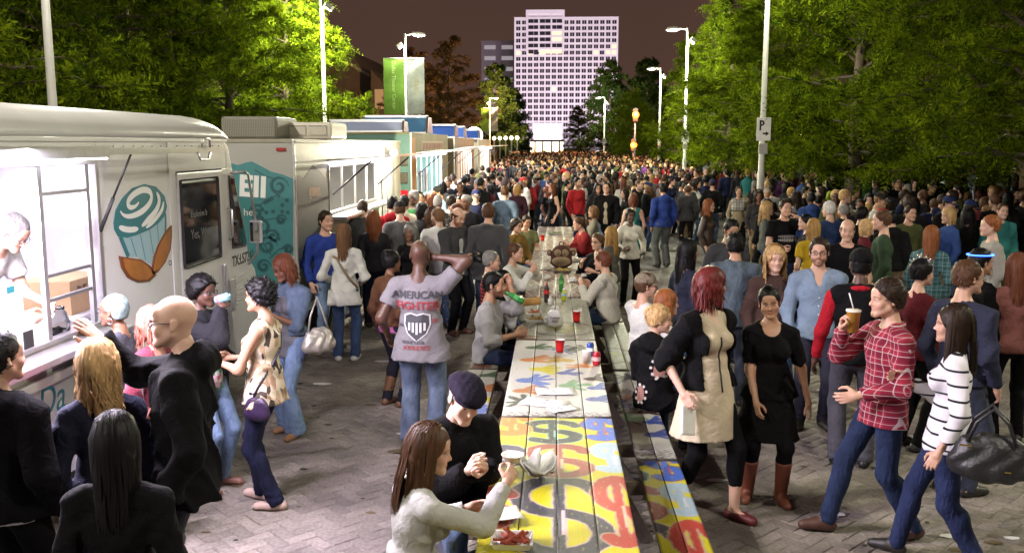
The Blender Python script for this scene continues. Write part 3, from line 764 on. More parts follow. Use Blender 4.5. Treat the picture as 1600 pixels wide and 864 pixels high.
# ================================================================== the place: plaza, pavers
def plaza():
    m = mat('paving_far'); t = m.node_tree; b = t.nodes['Principled BSDF']
    tc = N(m, 'ShaderNodeTexCoord'); mp = N(m, 'ShaderNodeMapping'); mp.inputs['Rotation'].default_value = (0, 0, R(45))
    br = N(m, 'ShaderNodeTexBrick'); br.inputs['Color1'].default_value = (.235,.215,.20,1); br.inputs['Color2'].default_value = (.185,.17,.16,1)
    br.inputs['Mortar'].default_value = (.045,.04,.038,1); br.inputs['Scale'].default_value = 1.0; br.inputs['Brick Width'].default_value = .205
    br.inputs['Row Height'].default_value = .1025; br.inputs['Mortar Size'].default_value = .006
    nz = N(m, 'ShaderNodeTexNoise'); nz.inputs['Scale'].default_value = 1.2; nz.inputs['Detail'].default_value = 8
    rm = N(m, 'ShaderNodeMapRange'); rm.inputs[1].default_value = .3; rm.inputs[2].default_value = .7; rm.inputs[3].default_value = .7; rm.inputs[4].default_value = 1.15
    mx = N(m, 'ShaderNodeMix'); mx.data_type = 'RGBA'; mx.blend_type = 'MULTIPLY'; mx.inputs[0].default_value = 1
    L(m, tc.outputs['Object'], mp.inputs[0]); L(m, mp.outputs[0], br.inputs[0]); L(m, tc.outputs['Object'], nz.inputs[0]); L(m, nz.outputs[0], rm.inputs[0])
    L(m, br.outputs[0], mx.inputs[6]); L(m, rm.outputs[0], mx.inputs[7]); L(m, mx.outputs[2], b.inputs['Base Color']); b.inputs['Roughness'].default_value = .8
    g = MB(); g.add([(-700,-30,-.012),(700,-30,-.012),(700,1500,-.012),(-700,1500,-.012)], [(0,1,2,3)])
    o = g.build('plaza_ground', m); tag(o, kind='structure')
    # herringbone pavers at 45 degrees, chamfered blocks with sunken joints
    Lp, W = .205, .1025; bev = .005; gap = .004
    pm = mat('paver', (.265,.235,.20), .78, noise=.38, nscale=34, bump=.5, bscale=120)
    tn = pm.node_tree; oi = N(pm, 'ShaderNodeAttribute'); oi.attribute_name = 'shade'
    mx = N(pm, 'ShaderNodeMix'); mx.data_type = 'RGBA'; mx.blend_type = 'MULTIPLY'; mx.inputs[0].default_value = 1
    bs = tn.nodes['Principled BSDF']; src = bs.inputs['Base Color'].links[0].from_socket
    big = N(pm, 'ShaderNodeTexNoise'); big.inputs['Scale'].default_value = 1.1; big.inputs['Detail'].default_value = 5
    geo = N(pm, 'ShaderNodeNewGeometry'); L(pm, geo.outputs['Position'], big.inputs[0])
    rr = N(pm, 'ShaderNodeMapRange'); rr.inputs[1].default_value = .35; rr.inputs[2].default_value = .68; rr.inputs[3].default_value = .58; rr.inputs[4].default_value = 1.15; L(pm, big.outputs[0], rr.inputs[0])
    mx2 = N(pm, 'ShaderNodeMix'); mx2.data_type = 'RGBA'; mx2.blend_type = 'MULTIPLY'; mx2.inputs[0].default_value = 1
    L(pm, src, mx.inputs[6]); L(pm, oi.outputs['Color'], mx.inputs[7]); L(pm, mx.outputs[2], mx2.inputs[6]); L(pm, rr.outputs[0], mx2.inputs[7]); L(pm, mx2.outputs[2], bs.inputs['Base Color'])
    def block(lx, ly):
        x, y = lx/2 - gap/2, ly/2 - gap/2
        v = [(-x,-y,-.03),(x,-y,-.03),(x,y,-.03),(-x,y,-.03),(-x,-y,-bev),(x,-y,-bev),(x,y,-bev),(-x,y,-bev)]
        x -= bev; y -= bev; v += [(-x,-y,0),(x,-y,0),(x,y,0),(-x,y,0)]
        f = [(8,9,10,11)] + [(i, (i+1) % 4, (i+1) % 4+4, i+4) for i in range(4)] + [(4+i, 4+(i+1) % 4, 8+(i+1) % 4, 8+i) for i in range(4)]
        return np.array(v), f
    cells = []
    # classic 2:1 herringbone lattice: horizontal brick at (k + 4m, k) and vertical beside it, in units of W
    for k in range(-200, 200):
        for q in range(-110, 110):
            ux, uy = k + 4*q, k
            for hor in (0, 1):
                cx, cy = ((ux + 1.0)*W, (uy + .5)*W) if not hor else ((ux + 2.5)*W, uy*W)
                X = (cx - cy)*math.cos(R(45)); Y = (cx + cy)*math.cos(R(45)) + 9.5
                if -9 < X < 9.5 and 3.6 < Y < 15.5: cells.append((X, Y, hor))
    def vis(X, Y):
        d = cam.rotation_euler.to_matrix().transposed() @ (Vector((X, Y, 0)) - cam.location)
        return 800 + FPX*d.x/-d.z, 432 - FPX*d.y/-d.z, -d.z
    near = []; rest = []
    for X, Y, h in cells:
        u, v, z = vis(X, Y)
        if -60 < u < 1660 and v < 900:
            near.append((Y, X, h)) if (370 < u < 600 and v > 560 or 1085 < u < 1420 and v > 560) and abs(X) > .4 and v < 880 else rest.append((X, Y, h))
    near.sort(); ind = near[:300]; rest += [(x, y, h) for y, x, h in near[300:]]
    bv, bf = block(Lp, W)
    meshes = []
    for k in range(5):
        me = bpy.data.meshes.new('paver'); me.from_pydata([tuple(p) for p in bv], [], bf); me.materials.append(pm)
        a = me.color_attributes.new('shade', 'FLOAT_COLOR', 'POINT'); s_ = (.84, .93, 1.0, 1.08, 1.16)[k]
        a.data.foreach_set('color', np.tile((s_, s_*.99, s_*.98, 1), len(bv)).astype(np.float32)); meshes.append(me)
    for y, x, h in ind:
        p = link('paver', meshes[random.randrange(5)], o); p.location = (x, y, random.uniform(-.002, .002)); p.rotation_euler = (random.uniform(-.004,.004), random.uniform(-.004,.004), R(45) + (R(90) if h else 0))
    bfa = np.array(bf); Vs = []; Qs = []; Cs = []; c45 = math.cos(R(45))
    for i, (x, y, h) in enumerate(rest):
        a = R(45) + (R(90) if h else 0); ca, sa = math.cos(a), math.sin(a)
        v = np.stack([bv[:,0]*ca - bv[:,1]*sa + x, bv[:,0]*sa + bv[:,1]*ca + y, bv[:,2] + random.uniform(-.002,.002)], 1)
        Vs.append(v); Qs.append(bfa + i*len(bv)); s_ = random.uniform(.82, 1.16); Cs.append(np.tile((s_, s_*.99, s_*.98, 1), (len(bv), 1)))
    me = fast_mesh('paver_field', np.concatenate(Vs), np.concatenate(Qs), False); me.materials.append(pm)
    a = me.color_attributes.new('shade', 'FLOAT_COLOR', 'POINT'); a.data.foreach_set('color', np.concatenate(Cs).astype(np.float32).ravel())
    f = link('paver_field', me, o); f['kind'] = 'stuff'
plaza()

# ================================================================== street lamps
M_pole = mat('pole_paint', (.36,.355,.33), .42, noise=.08, nscale=6, spec=.4)
M_lens = mat('lamp_lens', (.9,.9,.85), .4, emit=(1,.97,.80), estr=45)
M_sign = mat('sign_white', (.78,.78,.76), .5, noise=.1, nscale=9)
M_black = mat('black_paint', (.012,.012,.013), .45)
def lamp(name, x, y, label, arm=-1, hgt=7.6, sign=True, banner=None, back=True, power=1.0, lcol=None):
    t = empty(name, (x, y, 0), 0, label, 'street lamp', 'street lamps along the plaza')
    b = MB(); b.path([(0,0,0),(0,0,.35),(0,0,.36),(0,0,2.0),(0,0,2.02),(0,0,hgt)], [.12,.12,.085,.082,.070,.048], 16); b.build('pole', M_pole, t)
    b = MB(); b.tube((0,0,0), (0,0,.05), .20, .20, 16)
    for k in range(4): b.tube((.16*math.cos(k*1.57+.8), .16*math.sin(k*1.57+.8), .05), (.16*math.cos(k*1.57+.8), .16*math.sin(k*1.57+.8), .09), .018, n=6)
    b.build('base_plate', M_pole, t)
    heads = [(arm, 1.0)] + ([(-arm, .45)] if back else [])
    for sgn, k in heads:
        big = k == 1.0
        h = MB(); z = hgt - (.12 if big else .55)
        if big:
            h.path([(0,0,z+.06),(sgn*.30,0,z+.08)], [.035,.03], 8)
            pts = [(sgn*.25,0,z+.08),(sgn*.36,0,z+.09),(sgn*.62,0,z+.08),(sgn*.88,0,z+.05),(sgn*.96,0,z+.02)]
            v = []; n = 14; rad = [(.05,.05),(.14,.10),(.17,.12),(.14,.09),(.03,.03)]
            for p, (ry, rz) in zip(pts, rad):
                for i in range(n):
                    a = 2*math.pi*i/n; zz = rz*math.sin(a); v.append((p[0], ry*math.cos(a), p[2] + max(zz, -.035)))
            f = [(i*n+q, i*n+(q+1) % n, (i+1)*n+(q+1) % n, (i+1)*n+q) for i in range(4) for q in range(n)] + [tuple(range(n)), tuple(range(4*n, 5*n))]
            h.add(v, f, 0, True); ho = h.build('lamp_head', M_pole, t)
            l = MB(); l.sphere((sgn*.64,0,z+.035), (.24,.12,.05), 16, 8); l.build('lens', M_lens, ho)
            lp = Vector((sgn*.64, 0, z - .16))
        else:
            a = R(-28*sgn); M = Matrix.Translation((sgn*.22, 0, z)) @ Matrix.Rotation(R(38)*sgn, 4, 'Y')
            h.path([(0,0,z),(sgn*.15,0,z)], [.03,.03], 8)
            h.box((-.13,-.14,-.05), (.13,.14,.12), 0, M); ho = h.build('flood_head', M_pole, t, bevel=.02)
            l = MB(); l.box((-.11,-.12,-.062), (.11,.12,-.052), 0, M); l.build('lens', M_lens, ho)
            lp = M @ Vector((0,0,-.22))
        ld = bpy.data.lights.new('lamp_light', 'POINT'); ld.energy = LAMP_W*power*(1 if big else .55); ld.color = lcol or LAMP_COL
        ld.shadow_soft_size = .10
        lo = bpy.data.objects.new('lamp_light', ld); C.objects.link(lo); lo.parent = t; lo.location = lp
        lo.rotation_euler = (0, 0, 0) if big else (0, R(-38)*sgn, 0)
    if sign:
        s_ = MB().box((-.16,-.115,2.72), (.16,-.10,3.24)).build('sign_panel', M_sign, t, bevel=.006)
        q = MB()
        q.box((-.10,-.118,2.95), (-.06,-.1165,3.18))
        for i in range(7):
            a0 = R(90 - i*180/7); a1 = R(90 - (i+1)*180/7)
            q.add([(-.06+.075*math.cos(a0),-.118,3.115+.065*math.sin(a0)),(-.06+.075*math.cos(a1),-.118,3.115+.065*math.sin(a1)),(-.06+.035*math.cos(a1),-.118,3.115+.027*math.sin(a1)),(-.06+.035*math.cos(a0),-.118,3.115+.027*math.sin(a0))], [(0,1,2,3)])
        q.box((-.02,-.118,2.86), (.10,-.1165,2.90)); q.prism([(.05,2.93),(.12,2.88),(.05,2.82)], -.118, -.1165, 'y')
        q.build('letter', M_black, s_)
        MB().box((-.10,-.14,2.42), (.10,-.09,2.66)).build('meter_box', M_pole, t, bevel=.01)
    if banner:
        for k, (bc, txt, tcol, x0, x1) in enumerate(banner):
            bn = MB(); nn = 10
            v = []; 
            for j in range(nn+1):
                for i in range(6):
                    u = i/5; zz = hgt - 1.10 - 2.5*j/nn; v.append((x0 + (x1-x0)*u, -.02 + .025*math.sin(j*1.3 + u*4) , zz))
            n0 = len(v); v += [(p[0], p[1]+.004, p[2]) for p in v]
            f = [(j*6+i, j*6+i+1, (j+1)*6+i+1, (j+1)*6+i) for j in range(nn) for i in range(5)]
            bn.add(v, f + [tuple(n0+i for i in reversed(q)) for q in f], 0, True)
            bo = bn.build('banner', mat('banner_%d_%s' % (k, name), bc, .7, noise=.25, nscale=3), t)
            MB().tube((0,0,hgt-1.09), (x1 if abs(x1) > abs(x0) else x0, 0, hgt-1.09), .018, n=8).build('banner_arm', M_pole, t)
            if txt: text_on(txt, bo, Matrix.Translation(((x0+x1)/2, -.055, hgt-2.3)) @ Matrix.Rotation(R(90), 4, 'Y') @ Matrix.Rotation(R(90), 4, 'X'), .24, tcol)
    return t

def text_mesh(txt, size, ext=.0, bold=0.0, shear=0.0):
    cu = bpy.data.curves.new('lettering', 'FONT'); cu.body = txt; cu.size = size; cu.align_x = 'CENTER'; cu.align_y = 'CENTER'; cu.extrude = ext; cu.offset = bold; cu.shear = shear; cu.resolution_u = 4
    o = bpy.data.objects.new('lettering', cu); C.objects.link(o); bpy.context.view_layer.update()
    me = bpy.data.meshes.new_from_object(o); bpy.data.objects.remove(o); bpy.data.curves.remove(cu); return me
def text_on(txt, parent, M, size, col, name='lettering', ext=.001, bold=0.0, shear=0.0, rough=.6):
    me = text_mesh(txt, size, ext, bold, shear); me.transform(M); me.materials.clear()
    me.materials.append(mat('ink_%d_%d_%d' % tuple(int(c*255) for c in col), col, rough)); return link(name, me, parent)

G1 = (.16,.33,.03); G2 = (.34,.37,.36)
lamp('street_lamp', 4.78, 21.5, 'tall pale lamp post with parking sign near the dark trees', -1, power=.24)
lamp('street_lamp', 5.75, 41.0, 'pale lamp post whose curved head stands against the sky', -1, power=1.6)
lamp('street_lamp', 7.0, 62.0, 'lamp post half hidden in the green trees down the plaza', -1)
lamp('street_lamp', 5.4, 100.0, 'slender distant lamp post before the tower with white sign box', -1)
lamp('street_lamp', -7.6, 30.5, 'tall pale lamp post rising behind the second food truck', -1, sign=False, power=1.8)
lamp('street_lamp', -6.8, 42.5, 'lamp post with green and grey hanging banners', 1, sign=False, banner=[(G1, 'Dallas Theater Center', (.55,.7,.3), -1.02, -.07), (G2, 'URBAN', (.36,.30,.12), .07, .86)])
lamp('street_lamp', -7.0, 101.0, 'distant lamp post with yellow and orange banners', 1, sign=False, banner=[((.40,.42,.03), None, None, -.95, -.07), ((.42,.12,.03), None, None, .07, .85)], power=5.0, lcol=(1,.55,.24))
lamp('street_lamp', -7.5, 13.6, 'thick white lamp post behind the white truck roof', 1, sign=False, back=False, lcol=LAMP_NEAR, power=.2)
lamp('street_lamp', 5.3, 1.2, 'lamp post beside the picnic tables, outside the picture', -1, sign=False, power=.34, lcol=LAMP_NEAR)
lamp('street_lamp', 12.0, 10.0, 'lamp post at the edge of the grove, outside the picture', 1, sign=False, back=False, power=.9)
lamp('street_lamp', -7.5, 5.2, 'lamp post behind the serving side of the white truck', 1, sign=False, back=False, power=.66, lcol=LAMP_NEAR)  # extra lamp out of view, put in to light the foreground
lamp('street_lamp', -7.5, -3.0, 'lamp post behind the photographer near the white truck', 1, sign=False, back=False, power=.66, lcol=LAMP_NEAR)

# fallen leaves, gum spots and scraps trodden into the paving
def litter():
    r = np.random.default_rng(9); V = []; Q = []; Cc = []; n = 0
    for k in range(420):
        x, y = r.uniform(-3.2, 6.5), 4.2 + 14*r.uniform()**1.6; kind = r.uniform(); s_ = r.uniform(.012, .04) if kind < .8 else r.uniform(.03, .07); a = r.uniform(0, 6.28); m = 7
        c = (.02,.016,.012) if kind < .55 else (.10,.07,.03) if kind < .85 else (.6,.6,.58)
        p = [(x + s_*(1+.4*r.uniform(-1,1))*math.cos(a+t)*(1 if kind < .5 else 1.6), y + s_*math.sin(a+t)*.8, .0045 + (.004*r.uniform() if kind > .5 else 0)) for t in np.linspace(0, 6.28, m)[:-1]] + [(x, y, .006 + (.012*r.uniform() if kind > .5 else 0))]
        V += p; Q += [(n+i, n+(i+1) % 6, n+6) for i in range(6)]; Cc += [c]*7; n += 7
    me = fast_mesh('leaf_litter', V, Q, True, np.array(Cc)); me.materials.append(mat('litter', attr='tint', rough=.8)); tag(link('leaf_litter', me), 'small fallen leaves, gum spots and paper scraps on the paving', 'litter', kind='stuff')
litter()
# ================================================================== food trucks along the left side (side walls stand on x = TX)
TX = -3.25
M_truck = mat('truck_white', (.64,.635,.63), .33, noise=.07, nscale=1.5, coat=.25, rvar=.06)
M_alu = mat('aluminium', (.72,.72,.73), .3, metal=.9, noise=.1, nscale=12)
M_steel = mat('steel_dark', (.22,.22,.23), .4, metal=.6)
M_inner = mat('truck_interior', (.82,.81,.84), .45, noise=.05, nscale=3)
M_glass = mat('dark_glass', (.012,.014,.016), .06, spec=.6, coat=.3)
M_pane = mat('clear_pane', (.9,.95,.97), .02, trans=1.0, alpha=.22)
M_tyre = mat('tyre', (.02,.02,.02), .8, bump=.3)
M_teal = mat('truck_teal', (.045,.20,.215), .5, noise=.12, nscale=4)
M_tube = mat('strip_lens', (.9,.9,.9), .4, emit=(.93,.86,1.0), estr=22)
def flat2d(polys, X, name, m, parent, th=.002):
    "flat paint on a wall that faces +X; each polygon is (y, z) points"
    b = MB()
    for p in polys: b.prism(p, X, X + th, 'x')
    return b.build(name, m, parent)
def stroke(pts, wd, X, name, m, parent, th=.002, taper=True):
    b = MB(); P = [Vector(p) for p in pts]
    # smooth the line
    for _ in range(2):
        q = [P[0]]
        for i in range(len(P)-1): q += [P[i]*.75+P[i+1]*.25, P[i]*.25+P[i+1]*.75]
        q.append(P[-1]); P = q
    l = []; r = []
    for i, p in enumerate(P):
        d = (P[min(i+1, len(P)-1)] - P[max(i-1, 0)]); d = d.normalized() if d.length else Vector((1, 0)); n_ = Vector((-d.y, d.x))
        u = i/(len(P)-1); k = wd*.5*(min(1, .25 + 3*min(u, 1-u)) if taper else 1); l.append(p + n_*k); r.append(p - n_*k)
    for i in range(len(P)-1):
        b.add([(X+th, *l[i]), (X+th, *r[i]), (X+th, *r[i+1]), (X+th, *l[i+1])], [(0,1,2,3)])
    return b.build(name, m, parent)
def wheel(parent, x, y, r=.38):
    b = MB(); b.lathe([(r*.62,-.12),(r*.95,-.12),(r,-.09),(r,.09),(r*.95,.12),(r*.62,.12)], 24); 
    M = Matrix.Translation((x, y, r)) @ Matrix.Rotation(R(90), 4, 'Y')
    b.v = [tuple(M @ Vector(p)) for p in b.v]; wo_ = b.build('wheel', M_tyre, parent)
    b = MB(); b.lathe([(0,.06),(r*.2,.07),(r*.25,.03),(r*.5,.02),(r*.62,.10)], 20); b.v = [tuple(M @ Vector(p)) for p in b.v]; b.build('rim', M_alu, wo_)
def strip_light(parent, a, b_, watt, col, w_=.12, aim=None):
    a = Vector(a); b_ = Vector(b_); m = MB(); m.bar(a, b_, w_*.5, .03); m.build('light_strip', M_tube, parent)
    ld = bpy.data.lights.new('strip_glow', 'AREA'); ld.shape = 'RECTANGLE'; ld.size = w_; ld.size_y = (b_-a).length; ld.energy = watt; ld.color = col
    o = bpy.data.objects.new('strip_glow', ld); C.objects.link(o); o.parent = parent; o.location = (a+b_)/2 + (Vector(aim)*.04 if aim else Vector((0,0,-.04)))
    o.rotation_euler = (Vector(aim) if aim else Vector((0,0,-1))).to_track_quat('-Z', 'Y').to_euler()

def cupcake_truck():
    t = empty('food_truck', (0, 0, 0), 0, 'white step van food truck with teal cupcake logo and open serving window', 'food truck')
    Y0, Y1 = 1.2, 9.0; XB = TX - 2.15; W0, W1, Z0, Z1 = 3.55, 6.42, 1.36, 2.57
    T = .05
    P = lambda lo, hi, n='side_panel', m=M_truck, bv=.004: MB().box(lo, hi).build(n, m, t, bevel=bv)
    P((TX-T, Y0, .45), (TX, 7.78, 1.245)); P((TX-T, Y0, 1.245), (TX-.002, W0, 2.70)); P((TX-T, W0, Z1), (TX-.001, W1, 2.70)); P((TX-T, W1, 1.245), (TX-.001, 7.78, 2.70))
    P((TX-T, W0, 1.245), (TX-.0015, W1, Z0)); P((TX-T, 7.78, 2.41), (TX-.002, Y1, 2.70)); P((TX-T, 7.78, .45), (TX-.002, 8.89, .62)); P((TX-T, 8.88, .45), (TX-.002, 9.02, 2.41))
    P((XB, Y0, .45), (XB+T, Y1, 2.70), 'far_side', M_inner); P((XB+T, Y0, .45), (TX-T, Y0+T, 2.70), 'rear_wall', M_inner); P((XB+T, 7.60, .80), (TX-T, 7.64, 2.70), 'bulkhead', M_inner)
    P((XB+T, Y0+T, .70), (TX-T, Y1, .76), 'floor_pan', M_inner)
    # roof: crowned, rounded at the front
    prof = []
    for i in range(9):
        a = R(90*i/8); prof.append((.40*(1-math.sin(R(90)-a)) , .215*math.sin(a)))
    pts = [(TX+.012, 2.70)] + [(TX+.012 - p[0], 2.70 + p[1]) for p in prof[1:]] + [(XB - .012 + p[0], 2.70 + p[1]) for p in reversed(prof[1:])] + [(XB-.012, 2.70)]
    b = MB(); n = len(pts); rows = [(Y0, 1.0), (8.70, 1.0), (8.84, .97), (8.95, .88), (9.03, .70), (9.07, .42), (9.085, .0)]
    v = [(x, y, 2.70 + (z-2.70)*k + .002) for y, k in rows for x, z in pts]
    f = [(j*n+i, j*n+(i+1) % n, (j+1)*n+(i+1) % n, (j+1)*n+i) for j in range(len(rows)-1) for i in range(n)] + [tuple(range(n))]
    b.add(v, f, 0, True); b.build('roof', M_truck, t)
    b = MB(); b.box((TX-.01, Y0, 2.665), (TX+.014, 9.03, 2.695)); b.box((TX-.01, 7.62, .5), (TX+.008, 7.69, 2.66)); b.build('trim_strip', M_truck, t, bevel=.004)
    b = MB()
    for i in range(46): b.sphere((TX+.002, 1.4 + i*.165, 2.63), .006, 6, 4)
    b.build('rivet', M_alu, t)
    # windscreen end
    b = MB(); b.prism([(9.0,2.68),(9.10,2.62),(9.62,1.42),(9.78,1.30),(9.86,1.0),(9.88,.45),(9.02,.45)], XB, TX-.003, 'x'); b.build('cab_front', M_truck, t, bevel=.02)
    cw = MB().prism([(9.06,2.34),(9.19,2.33),(9.50,1.62),(9.46,1.58),(9.08,1.60)], TX, TX+.012).build('quarter_window', mat('rubber_seal', (.02,.02,.02), .5), t)
    MB().prism([(9.085,2.31),(9.175,2.30),(9.46,1.64),(9.44,1.61),(9.10,1.625)], TX+.010, TX+.016).build('pane', M_glass, cw)
    b = MB(); b.path([(TX+.02,9.09,2.36),(TX+.10,9.25,2.37),(TX+.12,9.30,2.34),(TX+.12,9.52,1.72),(TX+.10,9.56,1.5),(TX+.01,9.52,1.38)], .014, 8); mo = b.build('mirror_arm', M_alu, t)
    MB().box((TX+.07,9.40,1.62), (TX+.20,9.46,1.86)).build('mirror', M_truck, mo, bevel=.02); MB().box((TX+.085,9.394,1.64), (TX+.185,9.399,1.84)).build('mirror_glass', mat('mirror_face', (.7,.72,.74), .05, metal=1), mo)
    b = MB(); b.path([(TX+.01,8.97,2.02),(TX+.05,8.97,2.00),(TX+.05,8.98,1.74),(TX+.01,8.98,1.70)], .011, 8); b.build('grab_handle', M_alu, t)
    # door
    d = MB().box((TX-.04, 7.80, .62), (TX+.004, 8.87, 2.40)).build('door', M_truck, t, bevel=.012)
    MB().box((TX, 7.83, 1.56), (TX+.010, 8.72, 2.34)).build('window_seal', mat('rubber_seal'), d, bevel=.03)
    g = MB().box((TX+.004, 7.865, 1.595), (TX+.014, 8.685, 2.305)).build('pane', M_glass, d, bevel=.004)
    MB().box((TX+.004,8.77,1.20), (TX+.03,8.83,1.48)).build('handle', M_alu, d, bevel=.008)
    Mx = lambda y, z: Matrix.Translation((TX+.0155, y, z)) @ Matrix.Rotation(R(90), 4, 'Z') @ Matrix.Rotation(R(90), 4, 'X')
    reflection = (.10,.11,.11)
    text_on('Explosive b', d, Mx(8.22, 2.02), .085, reflection); text_on('Yes, We', d, Mx(8.22, 1.84), .12, reflection)  # reflection of another truck's lettering, painted on the pane as flat letters
    text_on('TX:LS7242', t, Matrix.Translation((TX+.0, 9.40, 1.46)) @ Matrix.Rotation(R(90), 4, 'Z') @ Matrix.Rotation(R(90), 4, 'X'), .15, (.015,.015,.015), bold=.002)
    b = MB()
    for i in range(9): b.box((TX, 9.12, 1.02+i*.035), (TX+.012, 9.40, 1.02+i*.035+.016))
    b.build('louvre', M_truck, t)
    MB().box((TX,8.93,.98), (TX+.02,9.06,1.30)).build('latch_plate', M_alu, t, bevel=.006)
    # serving window
    b = MB(); fr = .05
    b.box((TX-.06, W0, Z0), (TX+.012, W0+fr, Z1)); b.box((TX-.06, W1-fr, Z0), (TX+.012, W1, Z1)); b.box((TX-.06, W0+fr, Z1-.06), (TX+.012, W1-fr, Z1)); b.box((TX-.06, W0+fr, Z0), (TX+.012, W1-fr, Z0+.03))
    wf = b.build('window_frame', M_alu, t, bevel=.003)
    for ya in (5.66, 6.26, 4.4): MB().box((TX-.035, ya, Z0+.031), (TX-.005, ya+.045, Z1-.061)).build('mullion', M_alu, wf)
    for za in (1.63, 1.79, 2.32): MB().box((TX-.030, 5.706, za), (TX-.008, 6.259, za+.022)).build('mullion', M_steel if za < 2 else M_alu, wf)
    MB().box((TX-.020, 5.706, 1.83), (TX-.016, 6.259, 2.31)).build('pane', M_pane, wf)
    b = MB(); b.box((TX-.35, W0-.1, 1.30), (TX+.20, W1+.02, 1.345)); b.build('counter', M_alu, t, bevel=.006)
    b = MB(); b.box((TX, W0-.1, 1.12), (TX+.05, W1+.15, 1.19)); b.build('rub_rail', M_truck, t, bevel=.015)
    b = MB(); b.box((TX+.001, W0-.05, 1.225), (TX+.012, W1+.03, 1.285)); b.build('counter_trim', M_alu, t)
    # awning flap held up by gas struts
    b = MB(); b.box((TX+.02, W0-.05, 2.585), (TX+.30, W1+.02, 2.605)); aw = b.build('awning', M_truck, t, bevel=.004)
    b = MB(); b.box((TX+.28, W0-.05, 2.56), (TX+.33, 5.95, 2.635)); b.build('awning_rail', M_alu, aw)
    b = MB(); b.bar((TX+.31, 5.95, 2.60), (TX+.31, 8.12, 2.60), .028, .045); b.path([(TX+.33,7.55,2.62),(TX+.34,7.55,2.69),(TX+.34,7.70,2.69),(TX+.34,7.70,2.62)], .010, 6); b.path([(TX+.33,7.45,2.58),(TX+.34,7.48,2.52),(TX+.34,7.66,2.52),(TX+.34,7.70,2.58)], .010, 6); b.build('awning_bar', M_alu, aw)
    for y in (W1-.03, W0+.1):
        b = MB(); b.tube((TX+.01,y,2.03), (TX+.12,y,2.27), .014, n=8); b.tube((TX+.12,y,2.27), (TX+.27,y,2.585), .008, n=8); b.build('gas_strut', M_black, aw)
    strip_light(t, (TX-1.0, 3.4, 2.62), (TX-1.0, 7.2, 2.62), TRUCK_W, TRUCK_COL)
    strip_light(t, (TX+.12, 3.7, 2.56), (TX+.12, 6.3, 2.56), TRUCK_W*5.5, TRUCK_COL, .08, (.55,0,-1))
    # things fixed inside
    MB().box((XB+.06, 5.2, 1.35), (XB+.42, 7.55, 1.39)).build('back_counter', M_alu, t); MB().box((XB+.06, 3.0, 2.0), (XB+.36, 7.5, 2.03)).build('shelf', M_alu, t)
    for i in range(3): MB().box((XB+.061, 4.0+i*1.1, 1.45), (XB+.09, 4.9+i*1.1, 1.95)).build('cupboard_door', M_inner, t, bevel=.006)
    MB().box((TX-.05,5.05,1.80), (TX-.03,5.22,1.92)).build('switch_box', M_black, t)
    # logo
    z = lambda a, b_: tuple(at_x(a/2.4675, 150 + b_/2.4675, TX))[1:]
    tealp = mat('logo_teal', (.012,.155,.185), .4); pale = mat('logo_pale', (.30,.46,.52), .4); wht = mat('logo_white', (.75,.76,.75), .4); org = mat('logo_orange', (.36,.13,.02), .4, noise=.35, nscale=6); brn = mat('logo_brown', (.16,.045,.015), .4)
    lg = flat2d([[z(*p) for p in [(455,540),(490,545),(530,535),(575,515),(610,490),(635,455),(638,520),(615,580),(590,655),(560,635),(530,622),(487,618)]]], TX, 'cupcake_case', pale, t, .002)
    stroke([z(462,540),z(478,580),z(494,620)], .05, TX+.0005, 'case_stripe', tealp, lg, .003, False)
    for q in ([(503,548),(525,618)],[(540,535),(560,632)],[(575,515),(590,610)],[(605,492),(610,560)]): stroke([z(*q[0]), z((q[0][0]+q[1][0])/2,(q[0][1]+q[1][1])/2), z(*q[1])], .010, TX+.0005, 'case_stripe', tealp, lg, .003, False)
    stroke([z(636,452),z(638,490),z(636,525)], .03, TX+.0005, 'case_stripe', tealp, lg, .003, False)
    fr_ = flat2d([[z(*p) for p in [(437,490),(445,440),(470,395),(510,355),(555,340),(600,350),(632,385),(642,425),(634,462),(610,490),(575,515),(530,535),(490,547),(455,542),(440,515)]]], TX, 'frosting', tealp, t, .005)
    for q, wd in (([(532,410),(520,426),(500,432),(488,420),(492,400),(515,376),(548,360),(575,366),(583,392),(570,422),(540,450),(500,466),(472,462),(460,444)], .05), ([(600,372),(613,400),(602,440),(572,475),(543,502)], .055), ([(628,408),(622,442),(592,480),(560,508)], .04), ([(455,506),(490,518),(530,512)], .045)):
        stroke([z(*p) for p in q], wd, TX+.0045, 'icing_swirl', wht, fr_, .003)
    for q, c2 in (([(660,497),(638,520),(610,568),(590,620),(580,690),(605,680),(635,640),(655,590),(660,540)], (622,600)), ([(457,617),(500,625),(540,630),(577,655),(600,690),(575,714),(530,718),(490,700),(465,660)], (528,672))):
        lf_ = flat2d([[z(*p) for p in q]], TX, 'leaf', brn, t, .008)
        flat2d([[z(c2[0]+(p[0]-c2[0])*.80, c2[1]+(p[1]-c2[1])*.84) for p in q]], TX+.007, 'leaf_face', org, lf_, .004)
    stroke([z(655+6*math.cos(a),643+9*math.sin(a)) for a in np.linspace(0, 6.28, 9)], .008, TX, 'ring_mark', mat('rubber_seal'), t, .003, False)
    text_on('Da', t, Matrix.Translation((TX+.002, 5.62, 1.00)) @ Matrix.Rotation(R(90), 4, 'Z') @ Matrix.Rotation(R(90), 4, 'X'), .28, (.02,.16,.22), shear=.25)
    b = MB(); b.sphere((TX+.002, 5.12, 1.0), (.004,.06,.07), 10, 8); b.build('dot_mark', org, t)
    for y in (2.4, 8.4): wheel(t, TX-.10, y, .40)
    MB().box((XB,Y0-.15,.4), (TX,Y0,.55)).build('bumper', M_steel, t, bevel=.02)
    return t
cupcake_truck()

